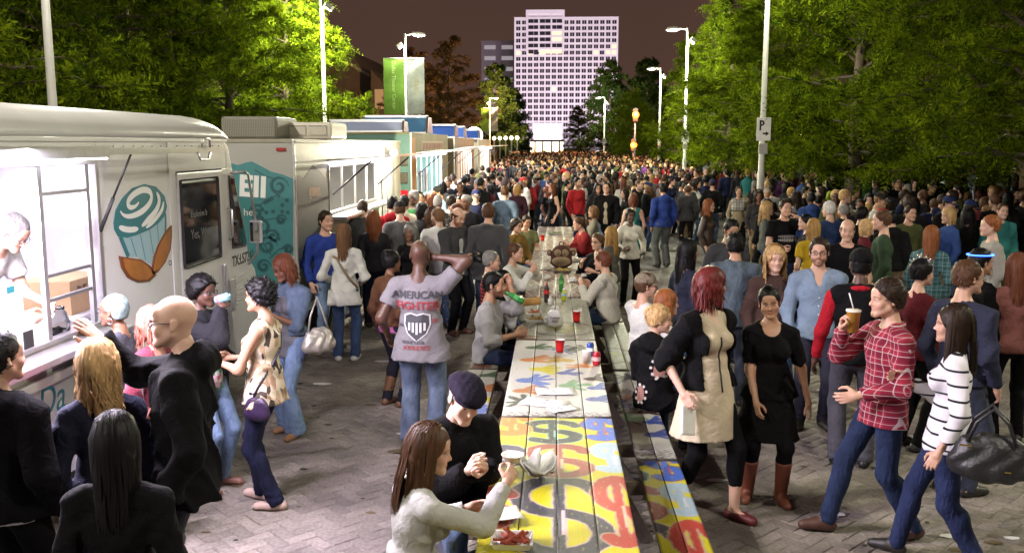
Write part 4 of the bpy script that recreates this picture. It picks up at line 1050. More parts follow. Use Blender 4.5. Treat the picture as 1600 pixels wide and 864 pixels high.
def plain_truck(label, y0, y1, top, m_end, m_side, win, awn=.95, glow=1.0, tcol=(1,.93,.78), x=TX, deep=2.15):
    t = empty('food_truck', (0, 0, 0), 0, label, 'food truck'); XB = x - deep; a, b_, z0, z1 = win
    S = lambda lo, hi, n='side_panel', m=m_side: MB().box(lo, hi).build(n, m, t, bevel=.006)
    S((x-.05,y0+.05,.45), (x,y1,z0)); S((x-.05,y0+.05,z1), (x-.001,y1,top)); S((x-.05,y0+.05,z0), (x-.001,a,z1)); S((x-.05,b_,z0), (x-.001,y1,z1))
    S((XB,y0,.45), (x+.002,y0+.05,top+.001), 'end_wall', m_end); S((XB,y0+.05,.45), (XB+.05,y1,top), 'far_side', M_inner); S((XB+.05,y1-.05,.45), (x-.05,y1-.002,top), 'front_wall', m_end)
    S((XB-.01,y0-.01,top+.001), (x+.012,y1+.01,top+.05), 'roof', m_side); S((XB+.05,y0+.05,.7), (x-.05,y1-.05,.75), 'floor_pan', M_inner)
    S((x-.02,y0-.012,.45), (x+.012,y0+.03,top+.045), 'corner_post', M_alu)
    b = MB(); b.box((x-.06,a,z0), (x+.01,a+.05,z1)); b.box((x-.06,b_-.05,z0), (x+.01,b_,z1)); b.box((x-.06,a+.05,z1-.05), (x+.01,b_-.05,z1)); b.box((x-.06,a+.05,z0), (x+.01,b_-.05,z0+.04)); wf = b.build('window_frame', M_alu, t)
    k = max(2, int((b_-a)/.9))
    for i in range(1, k): MB().box((x-.04,a+(b_-a)*i/k-.02,z0+.041), (x-.01,a+(b_-a)*i/k+.02,z1-.051)).build('mullion', M_alu, wf)
    S((x+.0,a-.1,z0-.05), (x+.28,b_+.1,z0-.005), 'counter', M_alu)
    if awn:
        M = Matrix.Translation((x+.01,0,z1+.04)) @ Matrix.Rotation(R(-4), 4, 'Y'); aw = MB().box((0,a-.1,0), (awn,b_+.1,.03), 0, M).build('awning', M_alu, t)
        for y in (a+.15, b_-.15): MB().tube((x+.02,y,z1-.45), (x+.6,y,z1+.05), .014, n=8).build('gas_strut', M_black, aw)
    strip_light(t, (x-.6,a-.2,top-.06), (x-.6,b_+.2,top-.06), 220*glow, tcol)
    if awn: strip_light(t, (x+.14,a+.2,z1+.0), (x+.14,b_-.2,z1+.0), 120*glow, tcol, .08, (.5,0,-1))
    for y in (y0+1.4, y1-1.2): wheel(t, x-.10, y, .40)
    return t
# ---- second truck: teal painted end, dark mountain on the side
t2 = plain_truck('tan food truck with teal scrollwork end wall and open window', 11.42, 19.4, 2.66, mat('tread_white', (.34,.34,.32), .4, bump=.3, bscale=60), mat('truck_tan', (.30,.285,.22), .5, noise=.22, nscale=2), (13.15, 16.9, 1.62, 2.36))
zz = lambda a, b_: (lambda p: (p.x, p.z))(at_y(340 + a/3.455, 170 + b_/3.455, 11.42))
def flaty(poly, y, name, m, parent, th=.003):
    b = MB(); b.prism(poly, y - th, y, 'y'); return b.build(name, m, parent)
cut = [zz(*p) for p in [(408,378),(350,355),(290,340),(235,310),(185,285),(150,292),(110,305),(60,290),(-20,330),(-20,1150),(408,1150)]]
mural = flaty(cut, 11.419, 'mural', M_teal, t2)
dk = mat('mural_dark', (.018,.085,.10), .5)
def strokey(pts, wd, y, m, parent, name='scroll'):
    b = MB(); P = [Vector(p) for p in pts]
    for i in range(len(P)-1):
        d = (P[i+1]-P[i]).normalized(); n_ = Vector((-d.y, d.x))*wd*.5*min(1, .3+2.5*min(i, len(P)-2-i)/max(1, len(P)-2))
        b.add([(p.x, y, p.y) for p in (P[i]-n_, P[i]+n_, P[i+1]+n_, P[i+1]-n_)], [(0,1,2,3)])
    return b.build(name, m, parent)
for cx, cy, r0, dr in ((330,420,55,1), (240,640,50,-1), (270,740,55,1), (300,690,40,-1), (210,560,46,1), (345,600,30,1), (380,760,30,-1), (250,850,40,1)):
    c = zz(cx, cy); rr = r0/3.455*11.5/1430
    strokey([(c[0] + dr*rr*(1-.8*u)*math.cos(u*9), c[1] + rr*(1-.8*u)*math.sin(u*9)) for u in np.linspace(0, 1, 22)], .045, 11.4145, dk, mural)
for q in ([(190,530),(250,510),(300,480),(320,460)], [(260,600),(320,590),(370,595)], [(200,330),(260,365),(300,375)], [(190,620),(230,700),(290,790)], [(280,810),(330,760),(390,740)]):
    strokey([zz(*p) for p in q], .05, 11.4140, dk, mural)
b = MB()
for cx, cy in ((330,470),(375,495),(350,520),(240,545),(265,560),(240,590),(300,555),(350,555),(380,560),(300,680),(330,700)):
    c = zz(cx, cy); b.prism([(c[0]+.028*math.cos(k*1.047), c[1]+.028*math.sin(k*1.047)) for k in range(6)], 11.4135, 11.415, 'y')
b.build('dot_mark', dk, mural)
c0 = zz(165, 425)
text_on('EII', mural, Matrix.Translation((c0[0]+.06, 11.412, c0[1])) @ Matrix.Rotation(R(4), 4, 'Y') @ Matrix.Rotation(R(90), 4, 'X'), .36, (.70,.71,.70), bold=.014)
text_on('he', mural, Matrix.Translation((zz(158,560)[0]+.02, 11.412, zz(158,560)[1])) @ Matrix.Rotation(R(90), 4, 'X'), .13, (.65,.66,.66))
zs = lambda a, b_: tuple(at_x(340 + a/3.455, 170 + b_/3.455, TX))[1:]
mtn = flat2d([[zs(*p) for p in [(414,385),(440,360),(462,378),(515,305),(560,345),(596,392)]] + [(13.14,.55),(11.47,.55)]], TX+.0005, 'mountain_mural', mat('slate_paint', (.035,.045,.05), .5, noise=.3, nscale=3), t2, .003)
flat2d([[zs(*p) for p in [(492,425),(550,425),(556,470),(495,475)]]], TX+.004, 'mural_patch', mat('patch_peach', (.42,.24,.15), .5, noise=.3, nscale=8), mtn)
text_on('Ja     ith', mtn, Matrix.Translation((TX+.0045, 12.35, 1.98)) @ Matrix.Rotation(R(90), 4, 'Z') @ Matrix.Rotation(R(90), 4, 'X'), .2, (.45,.38,.33))
for k in range(3): MB().box((TX+.002, 17.2+k*.5, .9), (TX+.02, 17.55+k*.5, 2.3)).build('menu_board', mat('menu_grey', (.12,.12,.12), .6, noise=.4, nscale=7), t2, bevel=.01)
MB().box((TX-.22,11.40,2.56), (TX-.10,11.418,2.60)).build('marker_light', mat('red_lens', (.3,.01,.01), .3), t2)
# flood lamp hung at the end of its awning
fl = MB().box((TX+.01,17.55,2.40), (TX+.16,17.80,2.56)).build('flood_lamp', M_steel, t2, bevel=.015)
MB().sphere((TX+.17,17.62,2.47), (.07,.10,.08), 14, 10).build('lens', mat('flood_lens', (1,1,1), .4, emit=(1,.93,.75), estr=60), fl)
ld = bpy.data.lights.new('flood_light', 'POINT'); ld.energy = 600; ld.color = (1,.90,.66); ld.shadow_soft_size = .06
lo = bpy.data.objects.new('flood_light', ld); C.objects.link(lo); lo.parent = t2; lo.location = (TX+.45, 17.5, 2.45)
# air conditioners on its roof
def ac_mesh(name, x0, x1, y0, y1, z0, z1, label, mesh_side):
    t = empty(name, ((x0+x1)/2, (y0+y1)/2, z0), 0, label, 'air conditioner', 'roof air conditioners'); ox, oy = (x0+x1)/2, (y0+y1)/2; hx, hy, h = (x1-x0)/2, (y1-y0)/2, z1-z0
    MB().box((-hx,-hy,0), (hx,hy,h)).build('housing', mat('ac_cream' if not mesh_side else 'ac_dark', (.62,.58,.49) if not mesh_side else (.16,.15,.12), .5, bump=.2), t, bevel=.05)
    if mesh_side:
        b = MB()
        for i in range(30):
            u = -hx+.04 + (2*hx-.08)*i/29; b.bar((u,-hy-.006,.03), (min(hx-.04, u+.0),-hy-.006,h-.03), .008)
        for i in range(10): b.bar((-hx+.03,-hy-.006,.04+(h-.08)*i/9), (hx-.03,-hy-.006,.04+(h-.08)*i/9), .008)
        b.build('grille', mat('grille_grey', (.35,.33,.28), .4, metal=.5), t)
    else:
        for s0, s1 in ((-hx+.05,-.02), (.02, hx-.06)):
            MB().box((s0,-hy-.004,.06), (s1,-hy-.001,h-.05)).build('vent_back', M_black, t); b = MB()
            for i in range(7): b.bar((s0,-hy-.012,.07+(h-.14)*i/6), (s1,-hy-.012,.07+(h-.14)*i/6), .018)
            b.build('grille', mat('ac_cream'), t)
p = at_y(345, 219, 12.0); q = at_y(432, 182, 12.0); ac_mesh('air_conditioner', p.x, q.x, 12.0, 13.0, 2.71, q.z, 'dark mesh sided box unit on the second truck roof', True)
p = at_y(444, 219, 12.6); q = at_y(517, 191, 12.6); ac_mesh('air_conditioner', p.x, q.x, 12.6, 13.6, 2.71, q.z, 'cream louvred air conditioner on the second truck roof', False)

t3 = plain_truck('teal green food truck with orange corner and stacked red tail lamps', 20.9, 28.2, 2.86, mat('end_teal', (.10,.24,.20), .45, noise=.15, nscale=2), mat('side_olive', (.20,.19,.06), .5, noise=.35, nscale=1.5), (21.7, 26.6, 1.35, 2.38), tcol=(.90,.90,1.0), glow=2.2)
for i in range(3): MB().box((TX-.28,20.86,1.06+i*.20), (TX-.08,20.892,1.20+i*.20)).build('tail_lamp', mat('red_lens2', (.45,.01,.02), .25, emit=(1,.02,.03), estr=.5), t3, bevel=.01)
for i, z_ in enumerate((1.75, 2.15)): MB().box((TX-.35,20.86,z_), (TX-.08,20.888,z_+.25)).build('hatch', mat('hatch_brown', (.10,.08,.05), .4), t3, bevel=.02)
MB().box((TX+.0015,21.0,.6), (TX+.004,21.55,2.8)).build('corner_panel', mat('orange_paint', (.55,.22,.03), .45, noise=.3, nscale=4), t3)
text_on('com', t3, Matrix.Translation((TX-.55, 20.885, 2.50)) @ Matrix.Rotation(R(90), 4, 'X'), .30, (.35,.06,.03), bold=.005)
lt = MB().box((TX+.0005,22.6,2.44), (TX+.004,26.9,2.72)).build('lettering_band', mat('band_cream', (.45,.38,.22), .5), t3)
for i in range(15): MB().box((TX+.0045,22.75+i*.275,2.49+.03*(i % 2)), (TX+.007,22.93+i*.275,2.67)).build('lettering', mat('ink_rust', (.28,.05,.03), .6), lt)
for k in range(2): MB().box((TX-.05,22.3+k*1.0,1.45), (TX-.045,23.1+k*1.0,2.0)).build('menu_board', mat('menu_print', (.25,.24,.30), .5, noise=.6, nscale=14), t3)
t4 = plain_truck('brown food truck with lit menu wall fourth in the row', 30.0, 37.5, 2.80, mat('end_brown', (.20,.13,.08), .5), mat('side_rust', (.22,.10,.035), .5, noise=.4, nscale=2), (30.8, 36.2, 1.35, 2.45), glow=1.7)
t5 = plain_truck('pale food truck farthest down the row beside the crowd', 39.5, 47.0, 2.80, mat('end_pale', (.45,.42,.36), .5), mat('side_pale', (.24,.20,.13), .5, noise=.35, nscale=2), (40.2, 46.0, 1.35, 2.45), glow=1.7)
# raised roof signs of the trucks behind
def roof_sign(cx, cy, z0, w_, d_, h_, label, m):
    t = empty('roof_sign', (cx, cy, z0), 0, label, 'roof sign', 'raised boxes on the truck roofs')
    b = MB(); b.prism([(-d_/2,0),(d_/2,0),(d_*.32,h_),(-d_*.22,h_)], -w_/2, w_/2, 'x'); b.build('panel', m, t, bevel=.01)
    b = MB()
    for sx in (-1, 1): b.bar((sx*w_/2,-d_/2-.01,-.0), (sx*w_/2*.98,-d_*.22-.01,h_+.01), .06)
    b.bar((-w_/2,-d_*.22-.01,h_+.02), (w_/2,-d_*.22-.01,h_+.02), .06); b.bar((-w_/2,-d_/2-.01,.0), (w_/2,-d_/2-.01,.0), .06); b.build('frame', M_alu, t)
blu = mat('sign_blue', (.03,.07,.28), .3, emit=(.05,.14,.7), estr=.12); pal = mat('sign_pale', (.30,.34,.46), .35, emit=(.5,.55,.8), estr=.12); lbl = mat('sign_sky', (.10,.22,.36), .3, emit=(.1,.4,.8), estr=.10)
roof_sign(-4.35, 21.6, 2.92, 1.75, .9, .24, 'pale tilted roof box with dark frame on the teal truck', pal)
roof_sign(-4.15, 24.5, 2.92, 1.7, 1.3, .42, 'light blue roof sign above the pale box on the teal truck', lbl)
roof_sign(-4.1, 30.6, 2.86, 1.75, 1.2, .38, 'deep blue roof sign on the brown truck', blu); roof_sign(-4.0, 34.0, 2.86, 1.5, 1.2, .38, 'narrow blue roof sign behind the deep blue one', blu); roof_sign(-3.95, 39.9, 2.86, 1.5, 1.2, .36, 'blue roof sign on the farthest truck', blu)
# ================================================================== tower and other buildings
M_facade = mat('facade_white', (.80,.79,.78), .7, noise=.05, nscale=.2)
M_win = mat('tower_glass', (.012,.010,.016), .5, spec=.2)
M_winlit = mat('tower_window_lit', (.3,.25,.15), .4, emit=(1,.80,.48), estr=.9)
def tower():
    t = empty('office_tower', (6.8, 560, 0), 0, 'floodlit white office tower with a grid of dark windows', 'building')
    W, x0, zt, ft, cw = 60.6, -30.3, 77.0, 3.53, 60.6/17
    ctr = (4*cw*0 + 6.0 - 30.3 + 0, 29.6 - 30.3)
    cx0, cx1 = x0 + 1.75*cw, x0 + 8.15*cw
    body = MB().box((x0+.3,1.2,0), (-x0-.3,30,zt-.6)).build('core', mat('tower_core', (.25,.24,.24), .8), t)
    wm = {}
    def win(xa, xb, za, zb, lit=False):
        k = (round(xb-xa, 2), round(zb-za, 2), lit)
        if k not in wm:
            b = MB(); b.box((0,0,0), (xb-xa,.12,zb-za)); b.box(((xb-xa)/2-.07,-.08,0), ((xb-xa)/2+.07,0,zb-za), 1); wm[k] = b.mesh('window', [M_winlit if lit else M_win, M_facade])
        o = link('window', wm[k], t); o.location = (xa, .95, za)
    b = MB(); r = random.Random(3)
    rows = 20
    for i in range(18): b.box((x0 + i*cw - .50, 0, 6), (x0 + i*cw + .50, 1.2, zt))
    for j in range(rows+1):
        z = zt - 1.7 - j*ft; b.box((x0, .12, z - .15 if j else z - .2), (-x0, 1.19, z + 1.10 if j else zt - .02))
    b.box((x0-.6, 0.05, 5), (x0-.1, 31, zt+.1)); b.box((-x0+.1, 0.05, 5), (-x0+.6, 31, zt+.1))
    b.build('facade', M_facade, t)
    for j in range(rows):
        for i in range(17):
            if j < 5 and 2 <= i <= 7: continue
            if j >= 17 and not (4 <= i <= 8): continue
            z = zt - 1.7 - j*ft - .15; lit = (j == 4 and r.random() < .35) or (j == 5 and r.random() < .2) or r.random() < .005
            win(x0 + i*cw + .50, x0 + (i+1)*cw - .50, z - ft + 1.25, z, lit)
    # the taller middle bay with wide glazing
    b = MB(); bx0, bx1 = x0 + 2*cw - .75, x0 + 8*cw + .75; zz0 = zt - 1.7 - 5*ft
    b.box((bx0,-1.6,zz0-1), (bx0+1.3,-.01,81)); b.box((bx1-1.3,-1.6,zz0-1), (bx1,-.01,81)); b.box((bx0+1.3,-1.6,79.0), (bx1-1.3,-.01,81.01)); b.box((bx0,-.012,76.9), (bx1,20,81))
    for q in (1, 2): xq = bx0 + (bx1-bx0)*q/3; b.box((xq-.35,-1.55,zz0-.9), (xq+.35,-.02,79))
    for j in range(6): zq = zt - 1.2 - j*ft; b.box((bx0+1.3,-1.5,zq-.1), (bx1-1.3,-.03,zq+1.15))
    b.build('centre_bay', M_facade, t)
    for j in range(6):
        for q in range(3):
            xa = bx0 + 1.3 + (bx1-bx0-2.6)*q/3; xb = xa + (bx1-bx0-2.6)/3; z = zt - 1.2 - j*ft
            za, zb = (z - ft + 1.15, z - .1) ; o = win(xa+.2, xb-.2, za, zb, (j in (2,3,5) and q == 2) or (j == 5 and q == 1))
            for ch in t.children[-1:]: ch.location.y = -.5
    # floodlights at the foot wash the front
    for x, c_ in ((-24,(1,.90,.93)), (-8,(.95,.58,1.0)), (10,(1,.76,.93)), (26,(1,.90,.88))):
        for dist, e in ((-110, 72000), (-230, 260000)):
            f = empty('floodlight', (6.8 + x, 560 + dist, .0), 0, '%s ground floodlight in the %s row before the white tower' % ({-24:'first',-8:'second',10:'third',26:'fourth'}[x], 'nearer' if dist < -200 else 'farther'), 'floodlight', 'floodlights at the foot of the tower')
            MB().box((-.5,-.3,.3), (.5,.3,.9)).build('housing', M_steel, f, bevel=.05); MB().box((-.45,.301,.35), (.45,.32,.85)).build('lens', M_lens, f); MB().bar((0,0,0), (0,0,.3), .12).build('stand', M_steel, f)
            ld = bpy.data.lights.new('flood_light', 'SPOT'); ld.energy = e; ld.color = c_; ld.spot_size = R(105); ld.spot_blend = .8; ld.shadow_soft_size = .6
            lo = bpy.data.objects.new('flood_light', ld); C.objects.link(lo); lo.parent = f; lo.location = (0, .6, 1.2); lo.rotation_euler = (Vector((0, -dist, 44))).to_track_quat('-Z', 'Y').to_euler()
tower()
def block(name, label, lo, hi, m, wins=None, cat='building', wmat=None):
    cx, cy = (lo[0]+hi[0])/2, (lo[1]+hi[1])/2; t = empty(name, (cx, cy, 0), 0, label, cat)
    MB().box((lo[0]-cx,lo[1]-cy,0), (hi[0]-cx,hi[1]-cy,hi[2])).build('wall', m, t, bevel=.1)
    MB().box((lo[0]-cx-.3,lo[1]-cy-.3,hi[2]+.002), (hi[0]-cx+.3,hi[1]-cy+.3,hi[2]+.7)).build('parapet', m, t)
    if wins:
        nx, nz, ww, wh, z0 = wins
        for i in range(nx):
            for j in range(nz):
                x = lo[0]-cx + (hi[0]-lo[0])*(i+.5)/nx; z = z0 + (hi[2]-z0)*(j+.5)/nz
                MB().box((x-ww/2,lo[1]-cy-.12,z-wh/2), (x+ww/2,lo[1]-cy+.1,z+wh/2)).build('window', wmat or M_win, t)
    return t
p = at_y(752, 66, 620); q = at_y(806, 66, 620)
bl = block('office_block', 'darker stepped office block beside the white tower', (p.x,620,0), (q.x,650,p.z), mat('dim_concrete', (.20,.18,.18), .8), (2, 7, 7.5, 2.6, 20), wmat=mat('strip_window', (.1,.09,.1), .4, emit=(.9,.8,.85), estr=.25))
# dim concert hall behind the left-hand trees
def hall():
    M_c = mat('hall_concrete', (.13,.105,.09), .85, noise=.2, nscale=.3)
    y = 130; t = empty('concert_hall', (-30, y, 0), 0, 'dim brown concrete hall with sloping roof behind the banners', 'building')
    P = lambda a, b_: (lambda v: (v.x+30, v.z))(at_y(a, b_, y))
    MB().prism([P(520,90),P(545,78),P(575,122),P(588,122),P(588,240),P(480,240),P(480,90)], 0, 25, 'y').build('wall', M_c, t)
    MB().prism([P(586,112),P(618,145),P(640,150),P(640,240),P(586,240)], -3, 20, 'y').build('wing', M_c, t)
    b = MB()
    for i in range(9):
        a = P(553+i*5, 142); c_ = P(553+i*5, 190); b.bar((a[0],-.3,a[1]), (c_[0],-.3,c_[1]), .35)
    b.build('fin', M_c, t)
    a, c_ = P(592,142), P(606,172); MB().box((a[0],-3.2,c_[1]), (c_[0],-3.01,a[1])).build('lit_window', mat('hall_window', (.3,.2,.1), .5, emit=(1,.62,.3), estr=.22), t)
    a = P(520,90); c_ = P(580,124); MB().bar((a[0],-.2,a[1]+.4), (c_[0],-.2,c_[1]+.4), .4).build('roof_edge', mat('hall_edge', (.3,.26,.22), .7), t)
hall()
# bright portico at the end of the plaza
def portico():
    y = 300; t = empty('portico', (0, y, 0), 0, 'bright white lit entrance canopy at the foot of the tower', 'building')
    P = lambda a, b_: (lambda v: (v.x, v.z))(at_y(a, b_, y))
    a, c_ = P(834,194), P(877,218); sc_ = MB().box((a[0],0,c_[1]), (c_[0],3,a[1])).build('screen_wall', mat('lit_screen', (.8,.8,.85), .5, emit=(.95,.92,1.0), estr=3.5), t)  # lamplit white front, its brightness built in as emission
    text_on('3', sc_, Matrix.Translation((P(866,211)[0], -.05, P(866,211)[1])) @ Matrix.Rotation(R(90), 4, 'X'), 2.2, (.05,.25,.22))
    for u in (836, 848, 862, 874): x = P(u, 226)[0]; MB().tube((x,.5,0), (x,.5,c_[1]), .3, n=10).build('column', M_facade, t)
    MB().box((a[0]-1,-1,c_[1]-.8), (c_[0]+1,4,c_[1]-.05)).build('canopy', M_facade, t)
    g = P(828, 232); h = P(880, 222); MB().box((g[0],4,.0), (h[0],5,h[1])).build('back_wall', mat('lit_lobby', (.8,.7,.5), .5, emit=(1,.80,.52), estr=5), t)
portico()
# low pale wall and lit columns seen between trunks on the other side
def low_building():
    t = empty('arcade', (22, 52, 0), 0, 'low building with warm lit columns behind the dark crowd', 'building')
    MB().box((-14,4,0), (16,10,4.2)).build('wall', mat('arcade_wall', (.20,.17,.13), .8, noise=.2, nscale=.6), t)
    MB().box((-14.5,-1.5,3.6), (16.5,3.99,4.3)).build('canopy', mat('arcade_roof', (.2,.18,.16), .8), t)
    for i in range(9): MB().box((-13+i*3.5-.35,-1,0), (-13+i*3.5+.35,-.3,3.6)).build('column', mat('arcade_wall'), t)
    for i in range(4):
        l = MB().sphere((-8+i*7,1.2,3.3), .16, 10, 8).build('ceiling_lamp', mat('warm_globe', (1,.8,.5), .4, emit=(1,.72,.36), estr=9), t)
        ld = bpy.data.lights.new('arcade_light', 'POINT'); ld.energy = 60; ld.color = (1,.7,.36); ld.shadow_soft_size = .16; lo = bpy.data.objects.new('arcade_light', ld); C.objects.link(lo); lo.parent = t; lo.location = (-8+i*7, 1.2, 3.05)
low_building()

# ================================================================== trees
def leafmat(name, c1, c2, tr=.35):
    m = bpy.data.materials.new(name); m.use_nodes = True; t = m.node_tree; t.nodes.clear()
    o = t.nodes.new('ShaderNodeOutputMaterial'); d = t.nodes.new('ShaderNodeBsdfDiffuse'); tl = t.nodes.new('ShaderNodeBsdfTranslucent'); mx = t.nodes.new('ShaderNodeMixShader'); mx.inputs[0].default_value = tr
    a = t.nodes.new('ShaderNodeAttribute'); a.attribute_name = 'leaf'; cr = t.nodes.new('ShaderNodeMix'); cr.data_type = 'RGBA'
    cr.inputs[6].default_value = (*c1, 1); cr.inputs[7].default_value = (*c2, 1); t.links.new(a.outputs['Fac'], cr.inputs[0])
    for s_ in (d, tl): t.links.new(cr.outputs[2], s_.inputs[0])
    t.links.new(d.outputs[0], mx.inputs[1]); t.links.new(tl.outputs[0], mx.inputs[2]); t.links.new(mx.outputs[0], o.inputs[0]); return m
M_bark = mat('bark', (.085,.06,.042), .9, noise=.4, nscale=5, bump=.6, bscale=14, stretch=(1,1,.25))
M_leaf = leafmat('leaf_cypress', (.022,.046,.004), (.165,.215,.008), .35)
M_leafd = leafmat('leaf_dark', (.022,.042,.012), (.045,.075,.018), .25)
M_leafb = leafmat('leaf_brown', (.07,.045,.015), (.13,.075,.022), .25)
def x3(a, b_): return np.stack([a[...,1]*b_[...,2]-a[...,2]*b_[...,1], a[...,2]*b_[...,0]-a[...,0]*b_[...,2], a[...,0]*b_[...,1]-a[...,1]*b_[...,0]], -1)
def tree_meshes(seed, Ht=9.0, rad=3.0, z0=2.2, limbs=60, per=42, leaf=.11, kind='cypress', nfac=1.0):
    r = np.random.default_rng(seed); tr = MB(); Vs = []; n = 0; sh = []
    lean = r.normal(0, .12, 2)
    ax = lambda z: np.array([lean[0]*z/Ht + .12*math.sin(z*.7+seed), lean[1]*z/Ht + .12*math.cos(z*.6+seed), z])
    zs = np.linspace(-.1, Ht, 12); tr.path([ax(z) for z in zs], [max(.02, .19*(1-z/Ht)**.9 + (.08 if z < .2 else 0)) for z in zs], 10)
    for i in range(limbs):
        u = (i + r.uniform())/limbs; z = z0*.9 + (Ht - z0*.9 - .2)*u**1.05; az = i*2.4 + r.normal(0, .3)
        prof = (1 - u)**.60 * (.62 + .38*min(1, u*5)); ln = rad*prof*r.uniform(.75, 1.15) + .25
        d = np.array([math.cos(az), math.sin(az), r.uniform(-.05, .85)]); d /= np.linalg.norm(d); b0 = ax(z); pts = [b0]
        k = 7
        for j in range(1, k+1):
            t_ = j/k; pts.append(b0 + d*ln*t_ + np.array([0,0,-.22*ln*t_*t_]) + r.normal(0, .045*ln*t_, 3))
        tr.path(pts, [max(.005, (.008 + .011*ln)*(1-j/(k+.5))) for j in range(k+1)], 5, cap=False)
        P = np.array(pts)
        # side shoots carrying flat feathery sprays
        ns = int(per*(.35 + ln/rad)*nfac)
        for s_ in range(ns):
            t_ = r.uniform(.10, 1.0)**.75; f = t_*k; a = min(int(f), k-1); base = P[a] + (P[a+1]-P[a])*(f-a)
            sd = r.choice((-1, 1)); hz = np.array([-d[1]*sd, d[0]*sd, 0]); dir_ = d*r.uniform(.1, .9) + hz*r.uniform(.0, 1.0) + np.array([0,0,r.uniform(-.7,.75)]); dir_ /= np.linalg.norm(dir_)
            L_ = r.uniform(.30, .70)*(.6+.4*ln/rad); m = 7; up = np.array([0,0,1.0]); sv = x3(dir_, up + r.normal(0, .9, 3)); sv /= np.linalg.norm(sv)+1e-6
            tt = np.linspace(.1, 1, m); pos = base + dir_*(tt*L_)[:,None] + np.array([0,0,-.38])*(tt**2*L_)[:,None]
            if kind == 'bare':
                tr.path([pos[0], pos[3], pos[-1]], [.007,.005,.003], 3, cap=False)
                if r.uniform() > .72: continue
            for sg in (-1, 1):
                ld = dir_*.55 + sv*sg*.85 + r.normal(0, .22, (m, 3)); ld /= np.linalg.norm(ld, axis=1)[:,None]; ll = leaf*r.uniform(.7, 1.3, m)*(1.15 - .6*tt)
                nn = x3(ld, sv) + r.normal(0, .3, (m, 3)); wv = x3(ld, nn); wv /= np.linalg.norm(wv, axis=1)[:,None]+1e-6
                a0 = pos; c0 = pos + ld*ll[:,None]; b0_ = pos + ld*(ll*.45)[:,None] + wv*(ll*.125)[:,None]; d0 = pos + ld*(ll*.45)[:,None] - wv*(ll*.125)[:,None]
                Vs.append(np.stack([a0, b0_, c0, d0], 1).reshape(-1, 3)); sh.append(np.repeat(np.clip(r.normal(.45, .30) + r.normal(0, .10, m), 0, 1), 4))
    V = np.concatenate(Vs); Q = np.arange(len(V)).reshape(-1, 4); me = fast_mesh('crown', V, Q, False)
    at = me.attributes.new('leaf', 'FLOAT', 'POINT'); at.data.foreach_set('value', np.concatenate(sh).astype(np.float32))
    return tr.mesh('trunk', [M_bark]), me
TV = [tree_meshes(1, 9.8, 3.3, 1.9, 90, 74, .156), tree_meshes(2, 9.0, 3.5, 1.9, 84, 66, .165)]; TV.append(TV[0])
TN = tree_meshes(8, 9.4, 4.0, 2.2, 90, 96, .124)              # finer one for the near right-hand side
TD = tree_meshes(11, 10.5, 3.9, 1.0, 60, 34, .42)
TB = tree_meshes(14, 10.5, 4.2, 1.6, 56, 34, .26, 'bare')
for tm in TV[:2] + [TN]: tm[1].materials.append(M_leaf)
TD[1].materials.append(M_leafd); TB[1].materials.append(M_leafb)
def tree(v, x, y, s_, rz, label, name='cypress_tree', grp='leafy trees lining the plaza'):
    t = empty(name, (x, y, 0), rz, label, 'tree', grp); t.scale = (s_, s_, s_)
    link('trunk', v[0], t); link('crown', v[1], t); return t
# behind the trucks
tree(TV[0], -10.2, 15.5, 1.05, .4, 'dark feathery tree behind the white truck roof')
tree(TV[2], -12.6, 19.5, 1.05, 1.2, 'shadowed tree left of the white lamp post behind the truck')
tree(TV[1], -10.6, 21.8, 1.08, 2.3, 'bright green tree right of the white lamp post')
tree(TV[0], -9.6, 27.0, 1.02, 3.5, 'bright lime tree above the air conditioners')
tree(TV[2], -12.8, 27.5, 1.1, 5.0, 'dim tree behind the bright lime ones')
tree(TV[1], -9.6, 33.2, .98, .9, 'yellow green tree beside the tall lamp post on the truck side')
tree(TV[2], -12.0, 36.5, 1.05, 4.1, 'darker tree at the end of the leafy row behind the trucks')
tree(TV[0], -15.5, 16.0, 1.15, 2.9, 'dark tree deep at the picture edge behind the white truck')
# right side
tree(TN, 8.4, 16.2, 1.0, .3, 'sunlit looking green tree with drooping sprays nearest the dark crowd')
tree(TN, 11.2, 20.5, 1.1, 2.4, 'dark tall tree behind the drooping green boughs')
tree(TV[0], 7.6, 23.5, 1.05, 4.4, 'dark tree just past the parking sign post')
tree(TV[2], 9.6, 30.0, 1.1, 1.9, 'bright green tree behind the parking sign post')
tree(TV[1], 7.9, 36.0, 1.0, 5.3, 'tall lit tree beside the curved lamp head')
tree(TV[0], 8.6, 46.0, 1.05, 2.6, 'rounded green tree at the edge of the open sky')
tree(TV[2], 8.2, 55.0, .92, 3.9, 'smaller tree sloping down toward the orange signal')
tree(TN, 12.5, 13.5, 1.1, 4.0, 'green tree at the picture edge over the crowd')
tree(TV[1], 13.8, 27.0, 1.15, .2, 'black shadowed tree far behind the drooping boughs')
tree(TV[2], 15.5, 19.5, 1.1, 3.3, 'unlit tree in the darkest part of the grove')
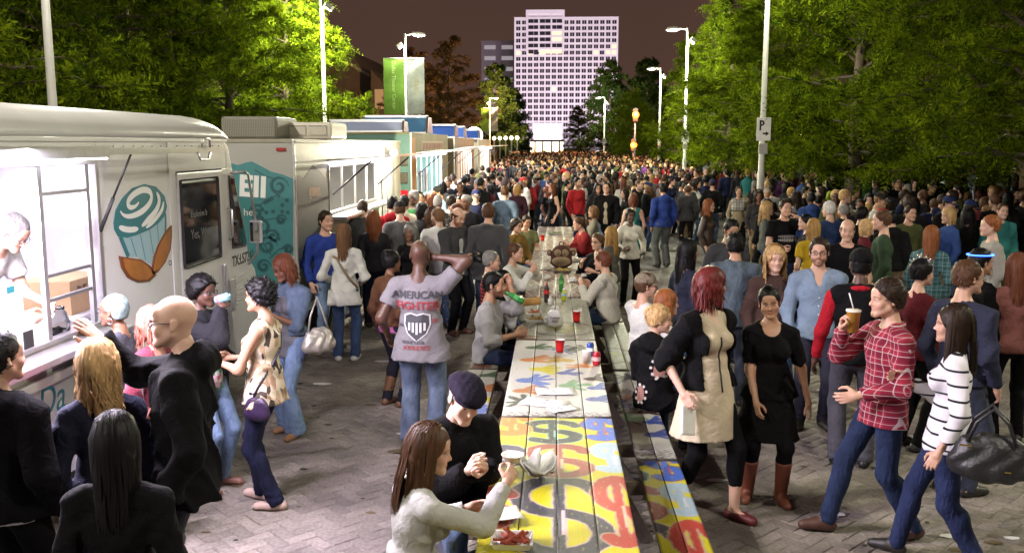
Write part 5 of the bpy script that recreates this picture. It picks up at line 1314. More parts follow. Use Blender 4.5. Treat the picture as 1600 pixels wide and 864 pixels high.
# down the plaza
tree(TB, -10.5, 92.0, 1.25, .7, 'bare brown branching tree before the tower', 'bare_tree', 'trees down the plaza')
tree(TB, -9.0, 75.0, .62, 2.2, 'small bare tree beside the yellow banner', 'bare_tree', 'trees down the plaza')
tree(TD, -6.6, 108.0, 1.12, 1.0, 'dark evergreen at the foot of the tower beside the bare tree', 'evergreen_tree', 'trees down the plaza')
tree(TD, -5.6, 126.0, .95, 3.0, 'small dark evergreen overlapping the tower base', 'evergreen_tree', 'trees down the plaza')
tree(TB, -15.5, 104.0, 1.25, 4.4, 'tall bare brown tree nearest the concert hall', 'bare_tree', 'trees down the plaza')
tree(TD, 6.4, 108.0, 1.15, 5.0, 'dark evergreen covering the lower corner of the tower', 'evergreen_tree', 'trees down the plaza')
tree(TD, 10.0, 100.0, 1.1, .5, 'second dark evergreen near the orange signal', 'evergreen_tree', 'trees down the plaza')
tree(TV[1], 6.6, 78.0, .80, 1.4, 'small lit green tree by the distant lamp post', 'cypress_tree', 'trees down the plaza')
tree(TV[2], 3.4, 128.0, .80, 2.0, 'small green tree at the foot of the tower', 'cypress_tree', 'trees down the plaza')

# orange signals
def signal(px, py, y, label, h_=None):
    p = at_y(px, py, y); t = empty('traffic_signal', (p.x, y, 0), 0, label, 'traffic signal', 'orange signals')
    MB().tube((0,.12,0), (0,.12,p.z+.5), .06, n=8).build('pole', M_steel, t); MB().box((-.18,-.1,p.z-.45), (.18,.1,p.z+.45)).build('housing', M_black, t, bevel=.03)
    MB().sphere((0,-.12,p.z), (.24,.06,.24), 14, 10).build('lens', mat('orange_lens', (1,.3,.05), .4, emit=(1,.13,.006), estr=2.0), t)
    ld = bpy.data.lights.new('signal_glow', 'POINT'); ld.energy = 450; ld.color = (1,.20,.03); ld.shadow_soft_size = .17; lo = bpy.data.objects.new('signal_glow', ld); C.objects.link(lo); lo.parent = t; lo.location = (0, -.35, p.z)
signal(993, 180, 66, 'glowing orange signal high among the trees'); signal(990, 227, 68, 'lower orange signal just above the crowd')
# glowing globe over the far trucks
p = at_y(741, 212, 52); t = empty('globe_lamp', (p.x, 52, 0), 0, 'big glowing white globe lamp above the farthest trucks', 'lamp')
MB().tube((0,0,0), (0,0,p.z-.4), .05, n=8).build('pole', M_pole, t); MB().sphere((0,0,p.z), .48, 18, 12).build('globe', mat('globe_white', (1,1,1), .4, emit=(1,.90,.72), estr=6), t)
ld = bpy.data.lights.new('globe_light', 'POINT'); ld.energy = 900; ld.color = (1,.88,.66); ld.shadow_soft_size = .5; lo = bpy.data.objects.new('globe_light', ld); C.objects.link(lo); lo.parent = t; lo.location = (0, -.0, p.z - 1.0)
# small post lamps in a row beyond the banners
for i in range(5):
    p = at_y(772 + i*9, 219, 95 - i*2); t = empty('post_lamp', (p.x, 95 - i*2, 0), 0, '%s small round post lamp counting from the yellow banner' % ('first','second','third','fourth','fifth')[i], 'street lamp', 'small post lamps by the far trucks')
    MB().tube((0,0,0), (0,0,3.0), .06, n=8).build('pole', M_pole, t); MB().sphere((0,0,3.2), .2, 10, 8).build('globe', mat('post_globe', (.9,.85,.7), .4, emit=(1,.85,.6), estr=2.5), t)
# ================================================================== painted picnic tables in a row
TCX, TW = .03, .78
TABLES = [(3.62, 6.22), (6.27, 8.78), (8.83, 11.28), (11.33, 13.78), (13.83, 16.28), (16.33, 18.78), (18.83, 21.2)]
M_plank = mat('painted_plank', attr='tint', rough=.5, bump=.25, bscale=40, stretch=(4,.4,1), noise=.10, nscale=30, spec=.4)
M_wood = mat('bare_timber', (.16,.13,.10), .8, noise=.35, nscale=9, stretch=(3,.4,3), bump=.3)
YEL = np.array((.44,.40,.006)); WHI = np.array((.44,.43,.385))
def seg_d(P, a, b_):
    a = np.array(a); b_ = np.array(b_); ab = b_ - a; t = np.clip(((P - a) @ ab)/(ab @ ab + 1e-9), 0, 1); return np.hypot(*(P - a - t[:,None]*ab).T)
def poly_d(P, pts): return np.min([seg_d(P, pts[i], pts[i+1]) for i in range(len(pts)-1)], 0)
def vnoise(P, f, s=0):
    x, y = P[:,0]*f, P[:,1]*f
    return (np.sin(x*1.3+s+2*np.sin(y*.7+s)) + np.sin(y*1.7+s*2+2*np.sin(x*.9)) + np.sin((x+y)*2.3+s*3) + np.sin((x*3.1-y*2.7)+s))*.25
def S_sign(P, c, h_, w_, wd, flip=1):
    "distance to a hand-painted dollar sign centred at c"
    k = []
    for u in np.linspace(0, 1, 16):
        a = u*math.pi*1.32 + .25; k.append((c[0] + w_*.5*math.cos(a)*flip, c[1] + h_*.25 + h_*.25*math.sin(a)))
    for u in np.linspace(0, 1, 16):
        a = math.pi*.55 - u*math.pi*1.32; k.append((c[0] + w_*.5*math.cos(a)*flip, c[1] - h_*.25 + h_*.25*math.sin(a)))
    return poly_d(P, k) - wd, np.abs(P[:,0]-c[0]) - wd*.55 + 10*(np.abs(P[:,1]-c[1]) > h_*.56)
def ov(C_, d, col):
    a = np.clip(.5 - d/.009, 0, 1)[:,None]; return C_*(1-a) + np.array(col)*a
def paint_money(P):
    C_ = np.tile(YEL, (len(P), 1)); wob = .006*vnoise(P, 22) 
    items = [((.04,4.55),.95,.44,.056,(.035,.035,.045),(.55,.40,.42),1), ((.04,5.36),.52,.34,.046,(.22,.05,.035),(.42,.36,.24),1), ((.00,5.92),.42,.32,.044,(.03,.035,.04),(.20,.42,.36),1), ((-.27,6.05),.40,.18,.046,(.50,.14,.02),(.5,.35,.1),1), ((-.31,5.42),.32,.22,.042,(.035,.03,.06),(.40,.38,.45),1), ((.33,5.98),.42,.18,.044,(.03,.09,.38),(.30,.06,.03),1), ((.36,5.42),.46,.16,.038,(.26,.36,.42),(.45,.48,.5),1), ((.36,4.62),.86,.20,.044,(.32,.03,.02),(.45,.36,.25),1), ((-.31,4.62),.5,.18,.042,(.22,.03,.02),(.5,.42,.4),1)]
    for c, h_, w_, wd, col, rim, fl in items:
        d, bar = S_sign(P, c, h_, w_, wd, fl); dd = np.minimum(d, bar) + wob
        C_ = ov(C_, dd - .009, np.array(rim)*.8); C_ = ov(C_, dd, col)
        C_ = ov(C_, np.maximum(np.abs(P[:,0]-c[0]-.02) - .008, np.abs(P[:,1]-c[1]+h_*.12) - h_*.16), rim)
    sc_ = (vnoise(P*np.array([3.2,.35]), 60, 2) > .62); C_[sc_] = C_[sc_]*.7 + np.array((.35,.30,.10))*.3
    return C_
def hand_d(P, c, a, s_, r):
    ca, sa = math.cos(a), math.sin(a); Q = (P - np.array(c)) @ np.array([[ca,-sa],[sa,ca]]) / s_
    d = np.hypot(Q[:,0]*.85, Q[:,1]) - .33
    for k in range(5):
        b_ = -.9 + .45*k + r.uniform(-.1,.1); ln = r.uniform(.75, 1.15); cv = r.uniform(-.25,.25)
        pts = [(.15*math.cos(b_), .15*math.sin(b_)), (.55*ln*math.cos(b_+cv*.4), .55*ln*math.sin(b_+cv*.4)), (ln*math.cos(b_+cv), ln*math.sin(b_+cv))]
        d = np.minimum(d, poly_d(Q, pts) - r.uniform(.10,.15))
    return d*s_
def paint_hands(P):
    r = np.random.default_rng(4); C_ = np.tile(WHI, (len(P), 1)); wob = .006*vnoise(P, 55)
    cols = [(.40,.13,.015),(.42,.38,.01),(.06,.12,.36),(.34,.12,.03),(.025,.03,.03),(.05,.06,.22),(.36,.24,.04),(.13,.26,.13),(.04,.02,.02),(.03,.06,.26),(.04,.06,.22),(.05,.09,.04),(.06,.06,.25),(.04,.05,.04)]
    pos = [(-.24,7.95,.1,.17),(-.16,7.62,-.1,.16),(-.24,7.24,.05,.19),(-.27,6.92,.2,.15),(-.22,6.62,2.8,.15),(.06,7.50,.3,.13),(.10,7.95,2.9,.15),(.08,7.10,.3,.14),(.29,7.30,.1,.14),(.30,7.02,.2,.13),(.29,6.70,.1,.15),(-.22,8.45,.2,.15),(.02,8.38,.1,.15),(.28,8.42,3.0,.14),(.27,7.72,2.6,.13)]
    for i, (x, y, a, s_) in enumerate(pos): C_ = ov(C_, hand_d(P, (x + TCX, y), a, s_*1.22, r) + wob, cols[i % len(cols)])
    m = vnoise(P*np.array([3,.4]), 55, 1) > .70; C_[m] = C_[m]*.55 + np.array((.30,.27,.2))*.45
    e = P[:,1] < 6.36 + .03*vnoise(P, 30); C_[e & (vnoise(P, 80, 5) > 0)] *= .35
    return C_
def paint_grey(P):
    C_ = np.tile(np.array((.22,.215,.17)), (len(P), 1)); m = vnoise(P*np.array([2.5,.4]), 30, 1) > .35; C_[m] = (.30,.29,.24)
    d = np.hypot((P[:,0]-.1)/.33, (P[:,1]-9.35)/.35) + .06*vnoise(P, 20); C_[np.abs(d-1) < .10] = (.12,.11,.09); C_[(d < .6) & (vnoise(P, 26, 3) > .2)] = (.36,.33,.04)
    C_[(np.abs(P[:,0]+.25) < .1) & (P[:,1] < 9.0)] = (.12,.05,.03); return C_
def paint_brown(k):
    def f(P):
        base = [(.13,.055,.035),(.10,.06,.045),(.17,.10,.06),(.14,.075,.05)][k % 4]; C_ = np.tile(np.array(base), (len(P), 1))
        m = vnoise(P*np.array([2.2,.6]), 18, k) > .35; C_[m] = (.36,.33,.27); m = vnoise(P, 12, k+4) > .6; C_[m] = (.05,.035,.03); return C_
    return f
PAINT = [paint_money, paint_hands, paint_grey, paint_brown(0), paint_brown(1), paint_brown(2), paint_brown(3)]
def plank(name, parent, x0, x1, y0, y1, z, th, paint, cell, ox=0, oy=0):
    nx = max(2, int((x1-x0)/cell)); ny = max(2, int((y1-y0)/cell)); bv = .004
    xs = np.concatenate([[x0], np.linspace(x0+bv, x1-bv, nx), [x1]]); ys = np.concatenate([[y0], np.linspace(y0+bv, y1-bv, ny), [y1]])
    X, Y = np.meshgrid(xs, ys, indexing='ij'); Z = np.full_like(X, z); Z[0,:] -= bv; Z[-1,:] -= bv; Z[:,0] -= bv; Z[:,-1] -= bv
    a, b_ = X.shape; V = np.stack([X, Y, Z], -1).reshape(-1, 3); I = np.arange(a*b_).reshape(a, b_)
    Q = np.stack([I[:-1,:-1], I[1:,:-1], I[1:,1:], I[:-1,1:]], -1).reshape(-1, 4)
    n = len(V); low = np.array([(x0,y0,z-th),(x1,y0,z-th),(x1,y1,z-th),(x0,y1,z-th),(x0,y0,z-bv),(x1,y0,z-bv),(x1,y1,z-bv),(x0,y1,z-bv)])
    Q2 = np.array([(0,3,2,1),(0,1,5,4),(1,2,6,5),(2,3,7,6),(3,0,4,7)]) + n
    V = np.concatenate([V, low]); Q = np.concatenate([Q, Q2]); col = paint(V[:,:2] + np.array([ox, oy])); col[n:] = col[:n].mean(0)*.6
    me = fast_mesh(name, V, Q, False, col); me.materials.append(M_plank); return link(name, me, parent)
for ti, (y0, y1) in enumerate(TABLES):
    lab = ['picnic table painted yellow with dollar signs nearest the camera', 'picnic table painted white with coloured hand shapes', 'greyish picnic table with faded ring design third in the row', 'dark red brown picnic table with food trays fourth in the row', 'picnic table behind the monkey face backpack', 'picnic table where the man in the red sweater leans', 'farthest picnic table in the row'][ti]
    t = empty('picnic_table', (TCX, (y0+y1)/2, 0), 0, lab, 'picnic table', 'picnic tables set end to end'); oy = (y0+y1)/2; cell = (.009, .009, .016, .02, .03, .04, .05)[ti]
    for i in range(4):
        w_ = TW/4; plank('plank', t, -TW/2 + i*w_ + .003, -TW/2 + (i+1)*w_ - .003, y0-oy + random.uniform(0,.008), y1-oy - random.uniform(0,.008), .75 + random.uniform(-.002,.002), .038, PAINT[ti], cell, TCX, oy)
    for sx in (-1, 1):
        for k in range(2):
            xa = sx*.57 + sx*k*.145; lo_, hi_ = min(xa, xa+sx*.14), max(xa, xa+sx*.14)
            shift = (lambda P, s_=sx, f=PAINT[ti]: f(np.stack([P[:,0] - s_*.45, P[:,1] - .1], 1)))
            plank('bench_plank', t, lo_, hi_, y0-oy+.01, y1-oy-.01, .45, .038, shift, cell*1.3, TCX, oy)
    for ye in (y0-oy+.35, y1-oy-.35):
        for sx in (-1, 1): MB().bar((sx*.22,ye,.712), (sx*.62,ye,.0), .04, .09).build('leg', M_wood, t)
        MB().bar((-.85,ye+.045,.365), (.85,ye+.045,.365), .04, .09).build('cross_beam', M_wood, t); MB().bar((-.38,ye+.045,.665), (.38,ye+.045,.665), .04, .09).build('cross_beam', M_wood, t)

# ================================================================== things on the tables
TZ = .752
M_red = mat('red_plastic', (.52,.012,.012), .3, spec=.5); M_paper = mat('white_paper', (.72,.72,.70), .8); M_wpl = mat('white_plastic', (.78,.78,.77), .35)
def cup(px, py, label, h_=.12, r=.046, m=None):
    p = at_z(px, py, TZ); t = empty('plastic_cup', p, 0, label, 'cup', 'red party cups'); 
    b = MB(); b.lathe([(0,.003),(r*.68,.003),(r*.68,0),(r*.72,.02),(r*.80,.05),(r*.79,.052),(r*.96,h_-.004),(r*1.04,h_-.004),(r*1.04,h_),(r*.97,h_)], 24); b.build('body', m or M_red, t)
    b = MB(); b.lathe([(r*.955,h_-.001),(r*.78,.05),(r*.66,.006),(0,.006)], 24); b.build('lining', M_wpl, t); return t
cup(875, 550, 'red plastic cup standing on the white painted table'); cup(901, 503, 'red plastic cup on the greyish table'); cup(848, 376, 'red plastic cup far down by the man in the brown jacket')
def can(px, py, label, col, band, z=TZ, loc=None):
    p = loc or at_z(px, py, z); t = empty('drink_can', p, 0, label, 'can', 'drink cans'); b = MB(); b.lathe([(0,.008),(.024,.004),(.027,0),(.033,.012),(.033,.108),(.027,.119),(.027,.122),(.025,.117),(0,.117)], 20); b.build('body', mat('can_'+label[:8], col, .25, metal=.4), t)
    b = MB(); b.lathe([(.0333,.045),(.0333,.080)], 20); b.build('label_band', mat('can_band_'+label[:8], band, .3), t); MB().box((-.012,-.006,.1175), (.012,.006,.1195)).build('pull_tab', M_alu, t)
can(932, 571, 'red drink can near the edge of the white table', (.50,.03,.04), (.62,.40,.40)); can(922, 556, 'blue and white drink can beside the red can', (.05,.10,.38), (.70,.70,.72))
t = empty('foam_cup', at_z(919, 563, TZ), 0, 'white foam cup touching the blue can', 'cup'); t.location.x -= .015; t.location.y -= .08; b = MB(); b.lathe([(0,.002),(.028,.002),(.030,0),(.040,.105),(.042,.108),(.037,.106),(.027,.01),(0,.01)], 20); b.build('body', M_wpl, t)
def bottle(px, py, label, col, cap, h_=.24, liquid=None, lab=None):
    p = at_z(px, py, TZ); t = empty('soda_bottle', p, 0, label, 'bottle', 'soda bottles on the tables'); b = MB(); b.lathe([(0,.002),(.026,0),(.032,.015),(.032,.06),(.029,.085),(.032,.11),(.032,.155),(.022,.19),(.013,.21),(.013,.225)], 20); b.v = [(x, y, z*h_/.24) for x, y, z in b.v]
    b.build('body', mat('bottle_'+label[:7], col, .12, spec=.7), t); b = MB(); b.lathe([(.015,.222),(.015,.24),(0,.24)], 16); b.v = [(x, y, z*h_/.24) for x, y, z in b.v]; b.build('cap', mat('cap_'+label[:7], cap, .4), t); b = MB(); b.lathe([(.0325,.105),(.0325,.15)], 20); b.v = [(x, y, z*h_/.24) for x, y, z in b.v]; b.build('label', mat('lab_'+label[:7], lab or cap, .4), t)
bottle(854, 472, 'dark cola bottle with red label on the greyish table edge', (.02,.008,.006), (.45,.02,.02)); bottle(877, 456, 'green soda bottle standing among napkins', (.02,.16,.03), (.05,.3,.05), lab=(.1,.35,.08)); bottle(881, 470, 'short yellow green bottle with pale blue label', (.35,.40,.03), (.75,.75,.7), .15, lab=(.25,.45,.6)); bottle(860, 476, 'tiny white dressing bottle beside the cola', (.6,.6,.58), (.7,.7,.7), .10)
def crumple(px, py, r, label, n_='crumpled_napkin', m=None, z=TZ, flat=.55, seed=1, cat='napkin'):
    rr = random.Random(seed); bm = bmesh.new(); bmesh.ops.create_icosphere(bm, subdivisions=3, radius=1)
    for v in bm.verts:
        k = r*(.75 + .35*math.sin(v.co.x*5+seed)*math.cos(v.co.y*6-seed) + .25*rr.uniform(-1, 1)); v.co = v.co*k; v.co.z = v.co.z*flat
    zm = min(v.co.z for v in bm.verts)
    for v in bm.verts: v.co.z -= zm
    me = bpy.data.meshes.new(n_); bm.to_mesh(me); bm.free(); o = link(n_, me, None, m or M_paper); o.location = at_z(px, py, z); return tag(o, label, cat, 'crumpled paper on the tables')
def ruffled(px, py, r, label, seed, tall=.10, z=TZ):
    "loose paper wrap: several curled sheets rising from one spot"
    rr = np.random.default_rng(seed); b = MB()
    for k in range(7):
        a = k*.9 + rr.uniform(0, .4); n = 6; v = []
        for i in range(n):
            for j in range(n):
                u, w_ = i/(n-1), j/(n-1) - .5; rad = r*(.25 + u*.8); ang = a + w_*1.5
                v.append((rad*math.cos(ang), rad*math.sin(ang), .012 + tall*u**1.5*(.8+.4*math.sin(k*2+w_*5)) + .012*math.sin(u*9+w_*8+k)))
        b.add(v, [(i*n+j, i*n+j+1, (i+1)*n+j+1, (i+1)*n+j) for i in range(n-1) for j in range(n-1)], 0, True)
    o = b.build('paper_wrap', M_paper, None); o.location = at_z(px, py, z); tag(o, label, 'wrapper'); m = o.modifiers.new('thick', 'SOLIDIFY'); m.thickness = .002; return o
ruffled(838, 742, .115, 'white crumpled food paper in a basket on the yellow table', 3, .09)
crumple(858, 502, .05, 'small crumpled white napkin by the food tray', seed=5); crumple(856, 436, .055, 'crumpled napkin before the man in the white shirt', seed=6); crumple(895, 440, .06, 'large white napkin ball in front of the woman in black', seed=7); crumple(912, 432, .045, 'napkin beside the white sweater sleeve', seed=8); crumple(844, 448, .04, 'flat napkin near the green bottle', seed=9, flat=.25)
def tray(px, py, w_, d_, label, food=(.42,.24,.05), rz=0, m=None, seed=2, cat='food tray', lump=.03):
    t = empty('food_tray', at_z(px, py, TZ), rz, label, cat, 'food trays on the tables'); b = MB(); h_ = .035; k = .8
    o = [(-w_/2,-d_/2,h_),(w_/2,-d_/2,h_),(w_/2,d_/2,h_),(-w_/2,d_/2,h_)]; i = [(x*k,y*k,0) for x, y, _ in o]; ii = [(x*.96,y*.96,h_-.002) for x, y, _ in o]; ib = [(x*.98,y*.98,.004) for x, y, _ in i]
    b.add(o+i+ii+ib, [(0,1,5,4),(1,2,6,5),(2,3,7,6),(3,0,4,7),(4,5,6,7),(8,9,1,0),(9,10,2,1),(10,11,3,2),(11,8,0,3),(12,13,9,8),(13,14,10,9),(14,15,11,10),(15,12,8,11),(15,14,13,12)]); b.build('tray', m or M_paper, t)
    rr = random.Random(seed); b = MB()
    for q in range(22):
        c = Vector((rr.uniform(-.33,.33)*w_, rr.uniform(-.33,.33)*d_, .012 + rr.uniform(0,.03))); dd = Vector((rr.uniform(-1,1), rr.uniform(-1,1), rr.uniform(-.3,.5))).normalized()*lump
        b.bar(c-dd, c+dd, .012, .012)
    b.build('food', mat('food_%d' % (int(food[0]*100)+int(food[1]*1000)), food, .6, noise=.3, nscale=30), t); return t
tray(836, 502, .22, .16, 'white paper tray of fries by the man drinking'); tray(834, 492, .16, .12, 'small checked paper boat behind the fries tray', food=(.45,.12,.05)); tray(878, 425, .30, .22, 'foil tray of yellow rice before the monkey backpack', (.50,.36,.06), m=M_alu); tray(868, 366, .34, .26, 'tray piled with green lettuce far down the row', (.14,.22,.03)); tray(800, 850, .20, .17, 'small food basket at the near table edge', (.35,.06,.03)); tray(900, 408, .2, .14, 'small pale tray beside the glasses woman', (.5,.4,.3)); tray(905, 360, .22, .18, 'tray near the man in the red sweater', (.4,.2,.1))
def sheet(px, py, w_, d_, rz, label, m=M_paper, z=.0012, name='paper_sheet', mark=None):
    p = at_z(px, py, TZ); n = 6; b = MB(); v = [((i/(n-1)-.5)*w_, (j/(n-1)-.5)*d_, .002 + .006*math.sin(i*1.3+j*.9)**2) for i in range(n) for j in range(n)]
    b.add(v, [(i*n+j, (i+1)*n+j, (i+1)*n+j+1, i*n+j+1) for i in range(n-1) for j in range(n-1)], 0, True); o = b.build(name, m); o.location = p; o.location.z += z; o.rotation_euler.z = rz; md = o.modifiers.new('thick', 'SOLIDIFY'); md.thickness = .0012; tag(o, label, 'paper', 'papers on the white table')
    if mark:
        q = MB()
        for k in range(mark): a = random.uniform(0, 6); c = (random.uniform(-.3,.3)*w_, random.uniform(-.3,.3)*d_); q.path([(c[0]+.04*u*math.cos(a)*w_*4, c[1]+.03*u*math.sin(a+u)*4*d_, .012) for u in (0,.3,.6,1)], .0018, 4)
        q.build('print', M_black, o)
    return o
sheet(868, 612, .30, .20, .1, 'white flyer lying crumpled on the painted white table', mark=6); sheet(850, 630, .34, .20, -.35, 'second printed flyer under the first flyer', z=.0005, mark=9); sheet(880, 640, .22, .12, .5, 'folded dark printed leaflet near the table joint', mark=6, z=.004); sheet(786, 812, .18, .16, .3, 'white paper plate edge beside the near woman', z=.03)
# plastic carrier bag
def carrier(px, py, label, col, w_=.16, h_=.20, z=TZ, loc=None, rz=0, ang=.0, nm='plastic_bag', d_=.09, p=None):
    b = MB(); n = 20; rows = [(0,.80),(.03,1.0),(h_*.45,1.02),(h_*.72,.86),(h_*.84,.60),(h_*.90,.42)]; v = []
    for zz_, k in rows:
        for i in range(n): a = 2*math.pi*i/n; e = 1 + .10*math.sin(a*3+zz_*40) + .06*math.sin(a*7+zz_*90); v.append((w_/2*k*e*math.cos(a), d_/2*k*e*math.sin(a), zz_))
    f = [(j*n+i, j*n+(i+1) % n, (j+1)*n+(i+1) % n, (j+1)*n+i) for j in range(len(rows)-1) for i in range(n)] + [tuple(range(n))]
    b.add(v, f, 0, True)
    for sx in (-1, 1): b.path([(sx*w_*.17,0,h_*.86),(sx*w_*.24,.0,h_*1.0),(sx*w_*.16,0,h_*1.1),(sx*w_*.10,0,h_*.98),(sx*w_*.10,0,h_*.86)], .008, 6)
    o = b.build(nm, mat(nm+label[:6], col, .4, noise=.1, nscale=20), None); o.location = p if p is not None else at_z(px, py, z); o.rotation_euler = (0, ang, rz); return tag(o, label, 'bag')
bg = carrier(867, 510, 'small white plastic carrier bag with print on the greyish table', (.70,.70,.68))
text_on('THANK', bg, Matrix.Translation((.0,-.052,.10)) @ Matrix.Rotation(R(90), 4, 'X'), .032, (.12,.05,.05)); text_on('YOU', bg, Matrix.Translation((.0,-.052,.065)) @ Matrix.Rotation(R(90), 4, 'X'), .032, (.12,.05,.05))
# child's backpack with an animal face
def backpack():
    p = at_z(877, 417, TZ); t = empty('backpack', p, 0, 'brown childs backpack with a monkey face on the table', 'backpack')
    BR = mat('plush_brown', (.06,.018,.012), .85, bump=.3, bscale=80); TN_ = mat('plush_tan', (.24,.17,.10), .85, bump=.3, bscale=80)
    b = MB(); v, q = sdf_mesh([ell((0,0,.16), (.145,.075,.155)), ell((0,0,.06), (.15,.08,.065))], .012, .05); finish('body', v, q, t, BR, None)
    for sx in (-1, 1):
        e = MB().sphere((sx*.158,.0,.20), (.035,.03,.045), 14, 10).build('ear', BR, t); MB().sphere((sx*.160,-.022,.20), (.020,.012,.028), 12, 8).build('ear_lining', TN_, e)
        MB().sphere((sx*.048,-.062,.205), (.05,.020,.052), 16, 10).build('eye_patch', TN_, t); MB().sphere((sx*.042,-.083,.195), (.010,.006,.013), 10, 8).build('eye', M_black, t)
    MB().sphere((0,-.060,.085), (.125,.040,.075), 20, 12).build('muzzle', TN_, t); b = MB(); b.path([(-.07,-.094,.085),(-.03,-.101,.066),(.03,-.101,.066),(.07,-.094,.085)], .003, 5); b.build('mouth', M_black, t)
    b = MB()
    for sx in (-1, 1): b.sphere((sx*.012,-.100,.108), (.005,.004,.005), 8, 6)
    b.build('nostril', M_black, t); b = MB(); b.path([(-.03,.02,.31),(-.02,.02,.35),(.02,.02,.35),(.03,.02,.31)], .008, 6); b.build('loop', M_black, t)
    t.scale = (1.15,1.15,1.1)
backpack()
# inside and on the white truck's counter
t = empty('cardboard_box', (TX-.62, 7.05, 1.392), 0, 'brown cardboard carton on the truck counter behind the glass jar', 'box'); t.location.z = 1.345
MB().box((-.22,-.30,0), (.18,.34,.26)).build('carton', mat('cardboard', (.42,.28,.15), .8, noise=.12, nscale=8), t, bevel=.004); MB().box((.05,-.29,.2605), (.18,.33,.264)).build('flap', mat('cardboard'), t); text_on('No. 301   YOUR TEAM', t, Matrix.Translation((.183,.02,.20)) @ Matrix.Rotation(R(90), 4, 'Z') @ Matrix.Rotation(R(90), 4, 'X'), .045, (.06,.04,.03))
MB().box((TX-.9,6.3,.80), (TX-.32,7.55,1.30)).build('prep_table', M_alu, None); tag(bpy.data.objects['prep_table'], 'metal prep table inside the white truck under the carton', 'table')
MB().box((TX-.9,6.28,1.302), (TX-.36,7.55,1.343)).build('prep_board', M_inner, bpy.data.objects['prep_table'])
t = empty('glass_jar', (TX-.12, 5.98, 1.347), 0, 'clear glass tip jar full of notes on the truck counter', 'jar'); b = MB(); b.lathe([(0,.004),(.05,0),(.075,.03),(.08,.10),(.06,.17),(.045,.19),(.055,.205),(.05,.205),(.04,.19),(.055,.165),(.073,.10),(.068,.035),(0,.01)], 24); b.build('jar', mat('jar_glass', (.95,.97,.98), .03, trans=1.0), t)
crumple(0, 0, .05, 'folded notes inside the glass tip jar', 'bank_notes', mat('note_paper', (.45,.46,.42), .8), seed=12, cat='money').location = (TX-.12, 5.98, 1.36)
o = MB().tube((TX-.05,5.70,1.36), (TX-.05,5.86,1.36), .011, n=8).build('marker_pen', mat('pink_plastic', (.60,.04,.30), .4)); tag(o, 'pink marker pen lying on the truck counter', 'pen')
o = MB().box((TX-.08,5.15,1.42), (TX-.075,5.52,1.80)).build('price_list', M_paper); tag(o, 'printed white price list taped in the serving window', 'sign'); b = MB()
for i in range(12): b.box((TX-.0745,5.18,1.45+i*.022), (TX-.0735,5.18+random.uniform(.15,.30),1.455+i*.022))
b.build('print', mat('faded_ink', (.25,.27,.32), .8), o); MB().box((TX-.0745,5.36,1.745), (TX-.0735,5.44,1.785)).build('print', mat('logo_teal'), o)
o = MB().box((TX-.02,5.40,1.365), (TX-.01,5.50,1.50)).build('card_reader', M_black, None, bevel=.004); tag(o, 'small black payment sticker box on the window sill', 'card reader')
# ================================================================== the people one can tell apart
BLK = (.005,.005,.006); DEN = (.045,.075,.16); DEND = (.010,.013,.036); DENL = (.17,.25,.38); CHAR = (.035,.036,.04)
J = lambda c=DEN, **k: dict(col=c, mat=M_denim(), name='jeans', **k)
TR = lambda c=BLK, **k: dict(col=c, **k)
SH = lambda c=(.02,.018,.016), **k: dict(col=c, **k)
TEE = lambda c, **k: dict(dict(col=c, sleeve=.30, hem=-.10, loose=.018, slv=.014), **k)
LS = lambda c, **k: dict(dict(col=c, sleeve=.97, hem=-.08, loose=.022, t=.016), **k)
HD = lambda c, **k: dict(dict(col=c, sleeve=1.0, hem=-.08, loose=.02, t=.020, hood=True, name='hoodie', wr=.010), **k)
JK = lambda c, **k: dict(dict(col=c, sleeve=1.0, hem=-.12, loose=.024, t=.008, neck='open', collar='open', wr=.010), **k)
def pattern_mat(name, build):
    if name in MATS: return MATS[name]
    m = mat(name, (.5,.5,.5), .88, bump=.22, bscale=11, spec=.2); a = N(m, 'ShaderNodeAttribute'); a.attribute_name = 'rest'; sp = N(m, 'ShaderNodeSeparateXYZ'); L(m, a.outputs['Vector'], sp.inputs[0])
    build(m, sp, m.node_tree.nodes['Principled BSDF'].inputs['Base Color'], a.outputs['Vector']); return m
def band(m, sock, freq, duty, ph=0.0):
    x = N(m, 'ShaderNodeMath'); x.operation = 'MULTIPLY_ADD'; x.inputs[1].default_value = freq; x.inputs[2].default_value = ph; L(m, sock, x.inputs[0])
    f = N(m, 'ShaderNodeMath'); f.operation = 'FRACT'; L(m, x.outputs[0], f.inputs[0]); g = N(m, 'ShaderNodeMath'); g.operation = 'LESS_THAN'; g.inputs[1].default_value = duty; L(m, f.outputs[0], g.inputs[0]); return g.outputs[0]
def over(m, fac, a, b_):
    x = N(m, 'ShaderNodeMix'); x.data_type = 'RGBA'; L(m, fac, x.inputs[0])
    for v, i in ((a, 6), (b_, 7)):
        if isinstance(v, tuple): x.inputs[i].default_value = (*v, 1)
        else: L(m, v, x.inputs[i])
    return x.outputs[2]
def half(m, fac, k):
    x = N(m, 'ShaderNodeMath'); x.operation = 'MULTIPLY'; x.inputs[1].default_value = k; L(m, fac, x.inputs[0]); return x.outputs[0]
def stripes(name, c1, c2, freq, duty):
    return pattern_mat(name, lambda m, sp, out, v: L(m, over(m, band(m, sp.outputs[2], freq, duty), c1, c2), out))
